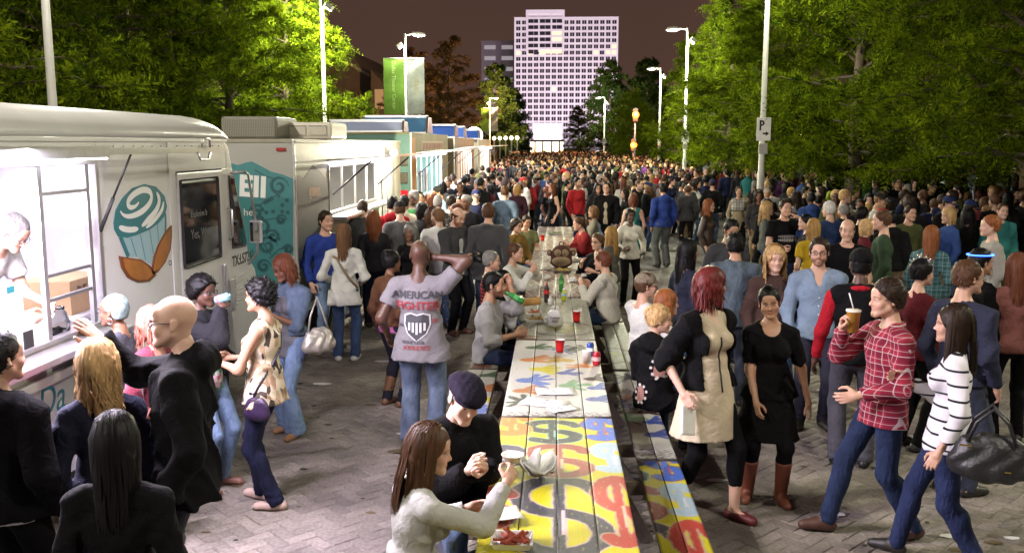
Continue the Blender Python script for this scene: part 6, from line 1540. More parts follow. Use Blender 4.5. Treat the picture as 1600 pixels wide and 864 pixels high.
def plaid(name, c1, c2, c3, fr=9.0):
    def b_(m, sp, out, v):
        c = over(m, half(m, band(m, sp.outputs[2], fr, .42), .6), c1, c2); c = over(m, half(m, band(m, sp.outputs[0], fr, .42), .6), c, c2)
        c = over(m, half(m, band(m, sp.outputs[2], fr, .06, .62), .8), c, c3); c = over(m, half(m, band(m, sp.outputs[0], fr, .06, .62), .8), c, c3)
        c = over(m, half(m, band(m, sp.outputs[2], fr, .05, .2), .55), c, c3); c = over(m, half(m, band(m, sp.outputs[0], fr, .05, .2), .55), c, c3); L(m, c, out)
    return pattern_mat(name, b_)
def blotch(name, cols, scale, stretch=(1,1,1)):
    def b_(m, sp, out, v):
        mp = N(m, 'ShaderNodeMapping'); mp.inputs['Scale'].default_value = stretch; L(m, v, mp.inputs[0]); n = N(m, 'ShaderNodeTexVoronoi'); n.inputs['Scale'].default_value = scale; L(m, mp.outputs[0], n.inputs['Vector']) ; cr = N(m, 'ShaderNodeValToRGB'); cr.color_ramp.interpolation = 'CONSTANT'
        sp2 = N(m, 'ShaderNodeSeparateColor'); L(m, n.outputs['Color'], sp2.inputs[0]); L(m, sp2.outputs[0], cr.inputs[0])
        e = cr.color_ramp.elements
        while len(e) < len(cols): e.new(.5)
        for i, c in enumerate(cols): e[i].position = i/len(cols); e[i].color = (*c, 1)
        L(m, cr.outputs[0], out)
    return pattern_mat(name, b_)
def put(px, py, Hm, label, yaw=0, dx=0, dy=0, **k):
    p = at_z(px, py, Hm); return person(label, (p.x+dx, p.y+dy), yaw, Hm, **k)
def sitp(px, py, label, yaw, ht=1.33, x=None, Hm=1.72, **k):
    p = at_z(px, py, ht); loc = (p.x if x is None else x, p.y); return person(label, loc, yaw, Hm, sit=True, **k)
def decal(inf, txt, part, size, tz, col, face=1, bold=.004, tx=0.0):
    "lettering pressed onto a garment: face +1 the back (+Y), -1 the front"
    me = text_mesh(txt, size, 0, bold); o = inf['obj']; g = inf['tops'][part]
    bm = bmesh.new(); bm.from_mesh(me); bmesh.ops.subdivide_edges(bm, edges=[e for e in bm.edges if e.calc_length() > .012], cuts=1); bmesh.ops.triangulate(bm, faces=bm.faces); bmesh.ops.subdivide_edges(bm, edges=[e for e in bm.edges if e.calc_length() > .012], cuts=1); bmesh.ops.triangulate(bm, faces=bm.faces); bmesh.ops.subdivide_edges(bm, edges=[e for e in bm.edges if e.calc_length() > .012], cuts=1); bmesh.ops.triangulate(bm, faces=bm.faces); bm.to_mesh(me); bm.free()
    press(inf, me, g, face, tz, tx); me.materials.clear(); me.materials.append(mat('ink_%d_%d_%d' % tuple(int(c*255) for c in col), col, .8)); return link('lettering', me, g)
def press(inf, me, g, face, tz, tx=0.0):
    bvh = BVHTree.FromObject(g, bpy.context.evaluated_depsgraph_get()) if False else BVHTree.FromPolygons([v.co for v in g.data.vertices], [tuple(p.vertices) for p in g.data.polygons])
    tp = inf['tp']; Rt = inf['Rt']
    for v in me.vertices:
        x = v.co.x*(-face) + tx; z = v.co.y + tz; a = Vector(tp(x, face*.6, z)); d = Vector(Rt @ np.array([0, -face, 0])); h = bvh.ray_cast(a, d)
        v.co = (h[0] - d*.009) if h[0] is not None else Vector(tp(x, face*.15, z))
    if True: me.flip_normals() if hasattr(me, 'flip_normals') else None
def patch(inf, part, poly, col, face=1, tz=0, tx=0, name='print', lift=0):
    bm = bmesh.new(); vs = [bm.verts.new((x, z, 0)) for x, z in poly]; bm.faces.new(vs); bmesh.ops.triangulate(bm, faces=bm.faces)
    for _ in range(3): bmesh.ops.subdivide_edges(bm, edges=[e for e in bm.edges if e.calc_length() > .025], cuts=1, use_grid_fill=True)
    bmesh.ops.triangulate(bm, faces=bm.faces); me = bpy.data.meshes.new(name); bm.to_mesh(me); bm.free(); g = inf['tops'][part]; press(inf, me, g, face, tz, tx)
    if lift:
        d = Vector(inf['Rt'] @ np.array([0, face*lift, 0]))
        for v in me.vertices: v.co += d
    me.materials.append(mat('ink_%d_%d_%d' % tuple(int(c*255) for c in col), col, .8)); return link(name, me, g)
def strap(inf, part, pts, wd, col, name='strap'):
    "a band lying on the garment; pts are (x, z, face) in trunk space"
    g = inf['tops'][part]; bvh = BVHTree.FromPolygons([v.co for v in g.data.vertices], [tuple(p.vertices) for p in g.data.polygons]); out = []
    for x, y, z in pts:
        c = Vector(inf['tp'](0, 0, z)); a = Vector(inf['tp'](x*4, y*4, z + (z - .2)*.0)); d = (c - a).normalized(); h = bvh.ray_cast(a, d); out.append((h[0] - d*.006) if h[0] is not None else c - d*.15)
    b = MB(); b.path(out, wd*.5, 6); return b.build(name, M_leather(), inf['obj'], col=col)
GL = 'customers at the white truck'; GT = 'people sitting at the picnic tables'; GQ = 'people queueing at the trucks'; GR = 'people strolling on the open side'; GD = 'crowd under the dark trees'
# ---------------- at the white truck
person('grey haired vendor with glasses bending inside the bright serving window', (TX-.74, 5.85), 84, 1.66, hair='short', hcol='grey', glasses=True, top=TEE((.62,.62,.62)), bottom=TR((.1,.1,.1)), shoes=SH(), lean=46, hp=20, offz=.74, rw=(-.12,-.62,.86), lw=(.14,-.60,.9), rh='grip', strands=120)
put(2, 515, 1.76, 'person in black hoodie with white collar at the picture edge before the truck', 165, dy=-.05, hair='short', hcol='black', top=TEE((.7,.7,.7), collar=True), jacket=HD(BLK, t=.008), bottom=TR(), shoes=SH(), res=.014, hy=-12, group=GL)
put(150, 534, 1.66, 'woman with long wavy blonde hair in dark top seen from behind', 215, sex='f', hair='wavy', hcol='blonde', top=LS((.02,.022,.04)), bottom=J(DEND), shoes=SH(), res=.014, hy=15, group=GL)
put(168, 646, 1.62, 'woman with long straight black hair lowest in the picture corner', 188, dx=.02, sex='f', skin='tan', hair='long', hcol='black', top=LS((.005,.005,.006)), bottom=J(DEND), shoes=SH(), res=.0128, group=GL)
bald = put(276, 459, 1.90, 'bald man with glasses in black hooded jacket raising his hand', -78, hair=None, skin='pale', glasses=True, top=LS((.16,.08,.22), neck='crew'), jacket=dict(HD(BLK), hem=-.16, neck='open', open=.02, t=.006, loose=.03, wr=.013, collar='open'), bottom=J((.03,.03,.035)), shoes=SH(), rw=(-.20,-.40,1.50), rel=(-.6,.2,-1), rh='flat', rpn=(0,-1,.3), lw=(.27,-.04,.86), res=.0128, hres=.006, hand=.006, group=GL)
patch(bald, 1, [(-.05,-.03),(.05,-.015),(.05,.035),(-.05,.02)], (.35,.12,.10), -1, .28, .07, 'badge')
gt = put(180, 457, 1.66, 'woman with cropped grey teal hair and hoop earrings facing the counter', -95, sex='f', skin='brown', hair='buzz', hcol='teal', glasses=True, top=LS((.05,.05,.06)), bottom=J(), shoes=SH(), rw=(-.1,-.28,1.42), rh='relax', group=GL)
b = MB()
for sx in (-1, 1): b.path([gt['head'](sx*.080 + .003*math.cos(a), .012 + .022*math.sin(a), -.062 + .022*math.cos(a)) for a in np.linspace(0, 6.28, 13)], .003, 5, 0, False)
b.build('earring', M_alu, gt['obj'])
put(236, 478, 1.62, 'woman with pinkish red bob in dark red sweater behind the bald man', -120, sex='f', hair='bob', hcol=(.32,.10,.07), top=LS((.16,.02,.04), mat=M_knit()), bottom=J(), shoes=SH(), group=GL)
fw = put(313, 430, 1.67, 'woman in floral top drinking from a can by the truck door', 72, sex='f', skin='dark', hair='afro', hcol='black', glasses=True, top=TEE((.5,.5,.5), mat=blotch('floral', [(.62,.60,.56),(.60,.58,.55),(.50,.10,.14),(.62,.60,.56),(.10,.25,.16),(.55,.3,.4)], 22)), jacket=JK((.02,.02,.024), hem=.0, open=.09), bottom=J(DENL), shoes=SH((.2,.09,.06), flat=True), rw=(-.03,-.21,1.50), rel=(-.7,.2,-1), rh='grip', lw=(.2,-.15,1.0), group=GL)
hp0 = fw['head'](0, -.125, -.060); o = empty('drink_can', world_of(fw, hp0), 0, 'blue and pink drink can at the lips of the woman in floral top', 'can'); b = MB(); b.lathe([(0,0),(.03,.004),(.033,.012),(.033,.115),(.027,.125),(0,.125)], 16); b.build('body', mat('can_pastel', (.25,.48,.58), .3, metal=.2), o); b = MB(); b.lathe([(.0333,.02),(.0333,.05)], 16); b.build('label_band', mat('can_pink', (.6,.2,.25), .3), o); o.rotation_euler = (R(20), R(72), 0)
pw = put(408, 436, 1.69, 'woman in patterned sleeveless top and dark jeans with pale flats', -98, sex='f', skin='tan', hair='curly', hcol='black', top=dict(col=(.5,.4,.3), sleeve=0, tank=True, neck='crew', hem=-.11, loose=.04, t=.016, mat=blotch('camouflage', [(.58,.50,.34),(.60,.52,.36),(.30,.20,.12),(.62,.55,.40),(.06,.05,.04),(.45,.33,.20)], 26, (1,1,.55))), bottom=J(DEND, cuff=.064), shoes=SH((.55,.40,.33), flat=True), rw=(-.09,-.32,1.12), lw=(.10,-.34,1.14), rh='grip', lh='grip', res=.013, hres=.0066, hand=.0065, lf=(.09,.10,.085), rf=(-.09,-.10,.085), group=GL)
strap(pw, 0, [(-.10,-.02,.47),(-.11,.10,.40),(-.02,.13,.30),(.08,.12,.20),(.15,.04,.08),(.17,.0,-.02)], .018, (.02,.015,.03))
o = crumple(0, 0, .05, 'white napkin in the hands of the woman in patterned top', seed=21); o.location = world_of(pw, pw['hands']['l'][0] + np.array([-.02,-.10,.02]))
v, q = sdf_mesh([ell((0,0,.09), (.10,.035,.085)), ell((0,0,.04), (.105,.04,.045))], .010, .04); o = finish('shoulder_bag', v, q, None, M_leather(), (.03,.015,.05)); o.location = world_of(pw, pw['tp'](.19,.02,-.20)); o.rotation_euler.z = R(-98+80); tag(o, 'small dark purple bag at the hip of the woman in patterned top', 'bag')
dw = put(450, 395, 1.68, 'woman with auburn bob in denim jacket and pale flared jeans', -28, sex='f', skin='brown', hair='bob', hcol='auburn', top=dict(col=(.13,.13,.14), sleeve=.2, neck='scoop', hem=-.16, loose=.03), jacket=dict(col=(.10,.14,.20), sleeve=.62, hem=.06, neck='open', open=.09, collar='open', t=.010, mat=M_denim(), name='denim_jacket'), bottom=J(DENL, cuff=.105), shoes=SH((.30,.16,.07), flat=True), rw=(-.04,-.26,1.30), rh='grip', lw=(.02,-.26,1.20), lh='grip', hp=16, hy=-12, res=.013, hres=.0066, hand=.0065, lf=(.10,-.08,.085), rf=(-.10,.04,.085), group=GL)
v, q = sdf_mesh([ell((0,0,.12), (.16,.06,.11)), ell((0,0,.06), (.17,.07,.07))], .011, .05, (), lambda P, d: d + .006*np.sin(P[...,0]*60+2*np.sin(P[...,2]*30))); o = finish('handbag', v, q, None, mat('silver_leather', (.46,.43,.38), .32, metal=.35, noise=.2, nscale=20), None); o.location = world_of(dw, (.33,.02,.83)); o.rotation_euler.z = R(50); tag(o, 'slouchy silver handbag hanging beside the woman in denim jacket', 'handbag'); b = MB(); b.path([(-.11,0,.19),(-.08,0,.34),(0,.01,.50),(.06,0,.34),(.11,0,.19)], .010, 6); b.build('strap', mat('silver_leather'), o)
# ---------------- queue by the second truck
wb = put(536, 350, 1.69, 'woman in loose white blouse with long brown hair seen from behind', 183, sex='f', hair='long', hcol='lbrown', top=LS((.62,.62,.58), loose=.05, hem=-.20, wr=.012), bottom=J(DEN, cuff=.066), shoes=SH((.6,.6,.58)), lw=(.20,-.16,1.02), rw=(-.2,-.16,1.0), group=GQ)
strap(wb, 0, [(.10,.0,.47),(.09,.12,.40),(.0,.14,.28),(-.10,.13,.14),(-.16,.05,.02)], .035, (.25,.18,.10))
put(508, 329, 1.80, 'man in royal blue sweater with short dark hair beside the teal truck', 35, hair='short', hcol='dbrown', top=LS((.025,.05,.26)), bottom=J(DENL), shoes=SH(), hy=10, fat=1.06, group=GQ)
put(493, 317, 1.77, 'man in black backwards cap and navy tee before the mountain mural', 150, hair='short', hcol='black', top=TEE((.015,.018,.035)), bottom=J(DEND), shoes=SH(), hat=dict(kind='backcap', col=(.012,.012,.012)), group=GQ)
put(566, 312, 1.78, 'man in grey vest over white shirt at the second truck window', 190, hair='short', hcol='dbrown', top=LS((.5,.5,.5)), jacket=dict(col=(.10,.105,.11), sleeve=0, tank=False, hem=-.08, t=.014), bottom=J(), shoes=SH(), res=.02, group=GQ)
put(583, 331, 1.68, 'woman with wavy reddish brown hair and pale shoulder strap in the queue', 195, sex='f', hair='wavy', hcol='ginger', top=LS((.03,.03,.035)), bottom=J(DEND), shoes=SH(), res=.02, strands=350, group=GQ)
put(613, 306, 1.84, 'broad man in bright red hoodie seen from behind in the queue', 186, hair='short', hcol='black', top=HD((.30,.012,.018)), bottom=J(DEND), shoes=SH(), fat=1.14, group=GQ)
af = put(655, 374, 1.84, 'bald man in grey printed tee with a hand behind his head', 176, skin='dark', hair=None, top=TEE((.20,.19,.205), loose=.055, hem=-.17, wr=.0055), bottom=J((.13,.17,.25), t=.018, cuff=.085), shoes=SH((.05,.04,.03)), fat=1.12, rw=(-.13,-.05,1.60), rel=(-1,.15,-.15), rh='relax', lw=(.30,-.10,.92), res=.0128, hres=.0066, hand=.006, group='men standing on the open paving')
decal(af, 'AMERICAN', 0, .084, .385, (.05,.05,.06), 1, .0015); decal(af, 'FIGHTER', 0, .092, .295, (.30,.04,.05), 1, .0022)
shp = [(-.095,.09),(-.05,.105),(0,.09),(.05,.105),(.095,.09),(.10,.02),(.075,-.05),(0,-.11),(-.075,-.05),(-.10,.02)]
patch(af, 0, [(x*1.12, z*1.1) for x, z in shp], (.55,.55,.56), 1, .125, 0, 'shield'); patch(af, 0, shp, (.05,.05,.06), 1, .125, 0, 'shield', .003)
for i in range(5): x = -.064 + i*.032; patch(af, 0, [(x-.009,.035),(x+.009,.035),(x+.009,-.06+abs(x)*.5),(x-.009,-.06+abs(x)*.5)], (.55,.55,.56), 1, .125, 0, 'shield_stripe', .006)
decal(af, 'ATHLETICS', 0, .045, -.045, (.30,.04,.05), 1, .001); decal(af, 'FIGHT CLUB', 0, .034, .0, (.05,.05,.06), 1, .0005, .03)
decal(af, 'XX', 0, .03, .13, (.045,.045,.055), 1, .001, .14); decal(af, '52', 0, .04, .17, (.36,.035,.045), 1, .001, -.14)
put(610, 391, 1.60, 'young woman with black bun in brown puffer and furry boots', 140, sex='f', skin='brown', hair='bun', hcol='black', top=LS((.45,.12,.32)), jacket=JK((.10,.045,.025), hem=.0, t=.012, wr=.014), bottom=TR((.02,.02,.03)), shoes=SH((.16,.075,.03), boot=.24), res=.016, group=GQ)
cm = put(711, 322, 1.80, 'bearded balding man in dark cardigan holding a camera', 48, hair='fringe', hcol='dbrown', beard=True, top=TEE((.45,.44,.42), neck='v'), jacket=JK((.045,.045,.05), open=.06), bottom=TR(), shoes=SH((.12,.05,.03)), rw=(-.10,-.30,1.08), lw=(.12,-.30,1.10), rh='grip', lh='grip', hp=20, group=GQ)
c = world_of(cm, (0,-.38,1.08)); o = empty('camera_body', c, R(48), 'black camera with long lens in the hands of the bearded man', 'camera'); MB().box((-.07,-.03,-.05), (.07,.03,.05)).build('body', M_black, o, bevel=.01); b = MB(); b.tube((0,-.03,0), (0,-.16,-.02), .038, .042, 14); b.build('lens', M_black, o); MB().box((-.03,-.025,.05), (.03,.025,.075)).build('viewfinder', M_black, o, bevel=.006)
put(684, 305, 1.76, 'short grey haired man in black patterned jacket near the red hoodie', 172, hair='buzz', hcol='grey', top=HD((.03,.03,.032), mat=blotch('dark_lace', [(.02,.02,.022),(.03,.03,.033),(.14,.13,.12),(.02,.02,.02)], 30)), bottom=TR(), shoes=SH(), res=.02, group=GQ)
put(763, 317, 1.84, 'man in charcoal wool blazer seen from behind by the tables', 181, hair='short', hcol='brown', top=dict(JK((.055,.055,.06), mat=M_knit(), hem=-.20, t=.026, neck='none', collar='open'), name='blazer'), bottom=J((.04,.05,.09)), shoes=SH(), fat=1.05, group='men standing on the open paving')
put(789, 290, 1.80, 'man in washed denim shirt standing behind the charcoal blazer', 165, hair='short', hcol='brown', top=dict(LS((.11,.16,.23), collar='open'), mat=M_denim()), bottom=J(DENL), shoes=SH(), res=.02, group='men standing on the open paving')
# ---------------- sitting at the tables
nw = sitp(634, 664, 'woman with long brown hair in pale grey sweater at the near bench', 118, 1.34, res=.0128, hres=.0066, hand=.006, sex='f', skin='fair', hair='long', hcol='brown', top=LS((.42,.42,.40), hem=-.1, wr=.010), bottom=J(), shoes=SH(), rw=(-.07,-.50,1.02), rel=(-.6,.0,-1), rh='pinch', rpn=(.3,.6,-.6), lw=(.2,-.40,.80), lean=8, hy=-22, hp=6, group=GT)
o = empty('paper_bowl', world_of(nw, nw['hands']['r'][0] + nw['hands']['r'][1] @ np.array([.13,.01,-.03])), 0, 'small paper bowl held up by the woman in grey sweater', 'bowl'); b = MB(); b.lathe([(0,0),(.035,0),(.055,.035),(.058,.037),(.053,.035),(.033,.004),(0,.004)], 20); b.build('bowl', M_wpl, o)
fc = sitp(752, 574, 'smiling man in black flat cap and black jacket at the near table', 30, 1.36, x=-.62, res=.0128, hres=.006, hand=.006, skin='pale', hair='buzz', hcol='grey', hat=dict(kind='flatcap', col=(.013,.010,.020)), top=LS((.02,.02,.022), collar=True), jacket=JK((.005,.005,.006), hem=-.12, open=.03, t=.018, wr=.011), bottom=J((.06,.09,.15)), shoes=SH(), rw=(-.03,-.36,.83), lw=(.05,-.38,.84), rh='grip', lh='grip', lean=15, hp=14, hy=-4, hr=10, Hm=1.80, group=GT)
gm = sitp(772, 423, 'young man in light grey long sleeved shirt drinking from a green bottle', 80, 1.38, x=-.68, res=.013, hres=.006, skin='tan', hair='short', hcol='black', beard=True, top=LS((.36,.36,.37), sleeve=.72), bottom=J((.02,.03,.07)), shoes=SH(), lw=(.04,-.24,1.22), lel=(.3,.2,-1), lh='grip', rw=(-.18,-.34,.76), lean=6, Hm=1.78, group=GT)
p0 = world_of(gm, gm['head'](0, -.115, -.06)); o = empty('soda_bottle', p0, 0, 'green soda bottle at the lips of the man in light grey', 'bottle'); b = MB(); b.lathe([(.012,0),(.013,.03),(.022,.05),(.031,.085),(.031,.19),(.026,.21),(0,.212)], 16); b.build('body', mat('bottle_green so', (.03,.24,.05), .12, spec=.7), o); b = MB(); b.lathe([(.0315,.10),(.0315,.15)], 16); b.build('label', mat('lab_gs', (.1,.42,.12), .4), o); o.rotation_euler = (R(8), R(118), 0)
sw_ = sitp(815, 427, 'dark haired woman in black vest eating a sandwich beside the drinking man', 78, 1.30, x=-.66, sex='f', skin='tan', hair='tail', hcol='black', top=LS((.55,.55,.54)), jacket=dict(col=BLK, sleeve=.0, neck='open', open=.05, hem=-.06), bottom=J(DEND), shoes=SH(), rw=(-.06,-.32,1.02), lw=(.06,-.32,1.02), rh='grip', lh='grip', hp=14, lean=8, group=GT)
v, q = sdf_mesh([rcone((-.10,0,0), (.10,0,0), .032, .030), rcone((-.10,0,.022), (.09,0,.025), .026, .026)], .009, .01); o = finish('sandwich', v, q, None, mat('bread', (.46,.25,.07), .7, noise=.3, nscale=20), None); o.location = world_of(sw_, (0,-.44,1.02)); o.rotation_euler.z = R(30); tag(o, 'long bread roll sandwich in the hands of the dark haired woman', 'sandwich')
sitp(799, 390, 'grey haired man in red and black striped shirt behind the eating woman', 95, 1.36, x=-.78, hair='short', hcol='grey', top=TEE((.3,.05,.05), mat=stripes('red_stripes', (.36,.03,.04), (.02,.02,.02), 22, .5)), bottom=J(), shoes=SH(), res=.02, group=GT)
sitp(827, 375, 'man in white shirt with brown hair resting elbows on the dark table', 72, 1.38, x=-.60, hair='short', hcol='brown', top=LS((.62,.62,.60)), bottom=J(), shoes=SH(), lw=(.08,-.34,1.05), rw=(-.08,-.36,1.0), lh='grip', rh='grip', res=.018, lean=8, group=GT)
sitp(824, 339, 'man with curly dark hair and glasses in mustard brown jacket', 52, 1.38, x=-.66, hair='curly', hcol='dbrown', glasses=True, top=LS((.3,.3,.28)), jacket=JK((.17,.10,.025)), bottom=J(), shoes=SH(), res=.02, group=GT)
sitp(805, 362, 'woman with long black hair leaning beside the mustard jacket', 120, 1.28, x=-.95, sex='f', hair='long', hcol='black', top=LS((.05,.05,.05)), bottom=J(), shoes=SH(), res=.02, strands=350, group=GT)
sitp(842, 334, 'man in olive tee looking down past the mustard jacket', 25, 1.36, x=-.52, skin='tan', hair='short', hcol='dbrown', top=TEE((.16,.17,.08)), bottom=J(), shoes=SH(), res=.02, hp=15, group=GT)
rs = sitp(893, 332, 'man in dark red sweater leaning over the far table', -72, 1.38, x=.70, hair='short', hcol='brown', top=LS((.20,.018,.02)), bottom=J(), shoes=SH(), lean=22, rw=(-.1,-.46,.82), lw=(.1,-.46,.82), res=.018, group=GT)
sitp(917, 322, 'woman with light brown hair behind the red sweater man', -95, 1.34, x=.86, sex='f', hair='bob', hcol='lbrown', top=LS((.22,.20,.16)), bottom=J(), shoes=SH(), res=.02, group=GT)
sitp(929, 366, 'woman with glasses and short brown hair in black top at the dark table', -38, 1.33, x=.66, sex='f', hair='crop', hcol='brown', glasses=True, top=LS((.005,.005,.006), neck='v', sleeve=.8), bottom=J(), shoes=SH(), rw=(-.05,-.34,.95), lw=(.16,-.34,.84), rh='grip', fat=1.12, res=.018, group=GT)
sitp(950, 357, 'woman with long golden hair beside the glasses woman', -130, 1.32, x=.92, sex='f', hair='long', hcol='gold', top=LS((.10,.09,.08)), bottom=J(), shoes=SH(), res=.02, strands=350, group=GT)
sitp(938, 390, 'person in cream knitted sweater with dark hair seen from behind at the table', -118, 1.36, x=.70, hair='short', hcol='auburn', top=dict(LS((.56,.54,.46), t=.018), mat=M_knit()), bottom=J(), shoes=SH(), lw=(.1,-.34,.92), rw=(-.12,-.34,.88), lean=8, res=.016, group=GT)
sitp(979, 428, 'man in tan baseball cap and white tee looking away from the table', 118, 1.36, x=.92, hair='short', hcol='brown', hat=dict(kind='cap', col=(.24,.20,.15)), top=TEE((.66,.66,.64), loose=.03), bottom=J(), shoes=SH(), hy=-22, res=.014, hres=.006, fat=1.05, Hm=1.78, group=GT)
bh = sitp(1000, 474, 'woman with blonde updo in black printed hoodie on the bench', 148, 1.34, x=.86, sex='f', skin='fair', hair='up', hcol='blonde', top=HD((.005,.005,.006), wr=.012), bottom=J(DEND), shoes=SH(), hy=-58, hp=4, res=.0128, hres=.0066, Hm=1.70, group=GT)
for (x, z, s_) in ((-.09,.30,1.0), (.07,.06,.9)):
    patch(bh, 0, [(s_*a, s_*c_) for a, c_ in ((-.05,-.07),(.02,-.08),(.05,-.03),(.03,.05),(.0,.08),(-.04,.05))], (.30,.15,.12), 1, z, x, 'print'); 
    for k in range(9): a = k*.7; cx, cz = x + s_*.068*math.cos(a), z + s_*.085*math.sin(a); patch(bh, 0, [(.014*math.cos(t_), .014*math.sin(t_)) for t_ in np.linspace(0, 5.5, 7)], (.45,.42,.40), 1, cz, cx, 'scroll_print', .003)
sitp(1011, 466, 'woman with copper hair hidden behind the blonde updo', 100, 1.26, x=1.02, sex='f', hair='bob', hcol='ginger', top=LS((.55,.53,.50)), bottom=J(), shoes=SH(), res=.02, group=GT)
# ---------------- the open side
cw = person('woman with dark red bob in cream zip dress and black cardigan', tuple(at_z(1098, 800, 0))[:2], 34, 1.80, sex='f', skin='pale', hair='bob', hcol=(.11,.014,.012), top=dict(col=(.54,.46,.33), sleeve=0, neck='v', skirt=(.58,.27), t=.016, wr=.006, name='dress'), jacket=dict(col=(.005,.005,.006), sleeve=.60, neck='open', open=.10, wide=.115, hem=.0, t=.013, name='cardigan'), bottom=TR(BLK, len=.62, name='leggings', t=.006), shoes=SH((.10,.012,.016), flat=True), hy=78, hp=-2, rw=(-.27,-.06,.92), lw=(.20,.10,1.0), lf=(.10,-.20,.085), rf=(-.08,.16,.085), fat=1.08, bust=.060, res=.0128, hres=.0066, hand=.0065, hseed=3, group=GR)
b = MB(); zp = []
bv_ = BVHTree.FromPolygons([v.co for v in cw['tops'][0].data.vertices], [tuple(p.vertices) for p in cw['tops'][0].data.polygons])
for i in range(14):
    h = bv_.ray_cast(Vector(cw['tp'](0,-.6,.36-.029*i)), Vector((0,1,0)))
    if h[0] is not None: zp.append(h[0] + Vector((0,-.004,0)))
b.path(zp, .006, 6); b.build('zip', M_black, cw['tops'][0])
o = MB().box((-.06,-.10,0), (.06,.10,.03)).build('clutch_bag', mat('white_satin', (.72,.74,.70), .4, noise=.1, nscale=15), None, bevel=.012); o.location = world_of(cw, (-.27,-.10,.74)); o.rotation_euler = (R(75), R(12), R(30)); tag(o, 'white satin clutch in the hand of the woman in cream dress', 'handbag')
put(1207, 446, 1.63, 'woman in black tee dress with brown cowboy boots', -4, sex='f', skin='tan', hair='tail', hcol='black', face='r', top=dict(col=(.005,.005,.006), sleeve=.42, neck='scoop', skirt=(.52,.26), t=.014, loose=.03, name='dress'), bottom=TR(BLK, len=.7, name='leggings', t=.006), shoes=SH((.17,.05,.028), boot=.30), fat=1.14, bust=.07, rw=(-.12,-.20,.86), lw=(.31,-.06,.80), hr=-8, hp=3, hy=-8, res=.0128, hres=.006, hand=.0065, lf=(.12,-.05,.085), rf=(-.13,.02,.085), group=GR)
put(1211, 384, 1.70, 'woman with big curly blonde hair walking behind the black dress', 2, sex='f', skin='pale', hair='wavy', hcol='blonde', top=LS((.09,.05,.045)), jacket=JK((.06,.035,.03)), bottom=J(), shoes=SH(), res=.015, hres=.0066, group=GR)
bs = put(1281, 371, 1.80, 'man with glasses and stubble in pale blue button shirt', -8, skin='fair', hair='short', hcol='dbrown', beard=True, glasses=True, top=LS((.20,.27,.37), collar='open', sleeve=.9, neck='v'), bottom=TR((.03,.03,.05)), shoes=SH(), hy=-10, res=.014, hres=.0066, group=GR)
for k in range(6): patch(bs, 0, [(.008*math.cos(a), .008*math.sin(a)) for a in np.linspace(0, 5.5, 6)], (.7,.7,.7), -1, .30-.075*k, 0, 'button', .002)
put(1347, 388, 1.82, 'man in black vest with red sleeves and black cap seen from behind', 166, skin='dark', hair='buzz', hcol='black', hat=dict(kind='beanie', col=(.005,.005,.006)), top=LS((.36,.012,.022), collar=True), jacket=dict(col=(.005,.005,.006), sleeve=0.0, hem=-.07, t=.014, name='vest'), bottom=TR((.07,.07,.085), cuff=.072, t=.014), shoes=SH(BLK), lw=(.30,-.10,.84), rw=(-.24,-.05,.9), res=.013, hres=.006, group=GR)
pl = put(1392, 436, 1.77, 'man in red plaid shirt sipping through a straw', -82, skin='fair', hair='crop', hcol='dbrown', top=dict(LS((.4,.1,.1), collar='open', loose=.03, hem=-.14), mat=plaid('red_plaid', (.29,.022,.045), (.12,.010,.025), (.50,.42,.42), 12)), bottom=J((.018,.03,.075)), shoes=SH((.07,.03,.02)), rw=(-.10,-.26,1.42), rel=(-.6,.2,-1), rh='grip', lw=(.16,-.26,1.02), lh='relax', lf=(.09,.22,.10), rf=(-.09,-.32,.085), res=.0128, hres=.0066, hand=.0065, group=GR)
c = world_of(pl, pl['hands']['r'][0] + pl['hands']['r'][1] @ np.array([.075,.02,-.055])); o = empty('iced_drink', (c.x, c.y, c.z-.07), 0, 'clear cup of amber iced drink with a straw held by the plaid man', 'cup'); b = MB(); b.lathe([(0,.0),(.034,0),(.046,.14),(.048,.142)], 20); b.build('cup', mat('amber_drink', (.40,.20,.03), .15, noise=.25, nscale=20), o); b = MB(); b.lathe([(.049,.14),(.049,.15),(.03,.155),(0,.156)], 20); b.build('lid', mat('clear_lid', (.7,.65,.55), .2), o); b = MB(); b.tube((0,0,.15), (-.03,.015,.26), .004, n=6); b.build('straw', M_wpl, o)
st = put(1497, 476, 1.68, 'woman in white sweater with thin black stripes walking with a handbag', -112, sex='f', skin='fair', hair='long', hcol='dbrown', top=dict(LS((.6,.6,.6), loose=.04, hem=-.12, sleeve=.86), mat=stripes('breton', (.66,.64,.68), (.015,.015,.02), 11.5, .16)), bottom=J((.02,.03,.085)), shoes=SH(), lw=(.30,-.06,.86), rw=(-.1,-.30,1.2), lf=(.09,.24,.10), rf=(-.09,-.28,.085), res=.0128, hres=.0066, hand=.0065, group=GR)
v, q = sdf_mesh([ell((0,0,.10), (.20,.08,.10)), ell((0,0,.17), (.18,.06,.09)), ell((0,0,.06), (.20,.085,.06))], .013, .06, (), lambda P, d: d + .006*np.sin(P[...,0]*45+3*np.sin(P[...,2]*25))); o = finish('handbag', v, q, None, M_leather(), (.016,.016,.017)); o.location = world_of(st, (.34,.22,.74)); o.rotation_euler.z = R(-20); o.scale = (1.05,1.0,1.1); tag(o, 'large black leather handbag of the striped sweater woman', 'handbag')
b = MB()
for y in (-.05,.05): b.path([(-.12,y,.21),(-.08,y,.32),(0,y,.40),(.08,y,.32),(.12,y,.21)], .010, 6)
b.build('handle', M_leather(), o, col=(.016,.016,.017)); MB().bar((-.16,-.088,.2), (-.10,-.088,.2), .008).build('buckle', mat('brass', (.6,.45,.15), .3, metal=1), o); MB().bar((.05,-.09,.08), (.10,-.09,.08), .008).build('buckle', mat('brass'), o)
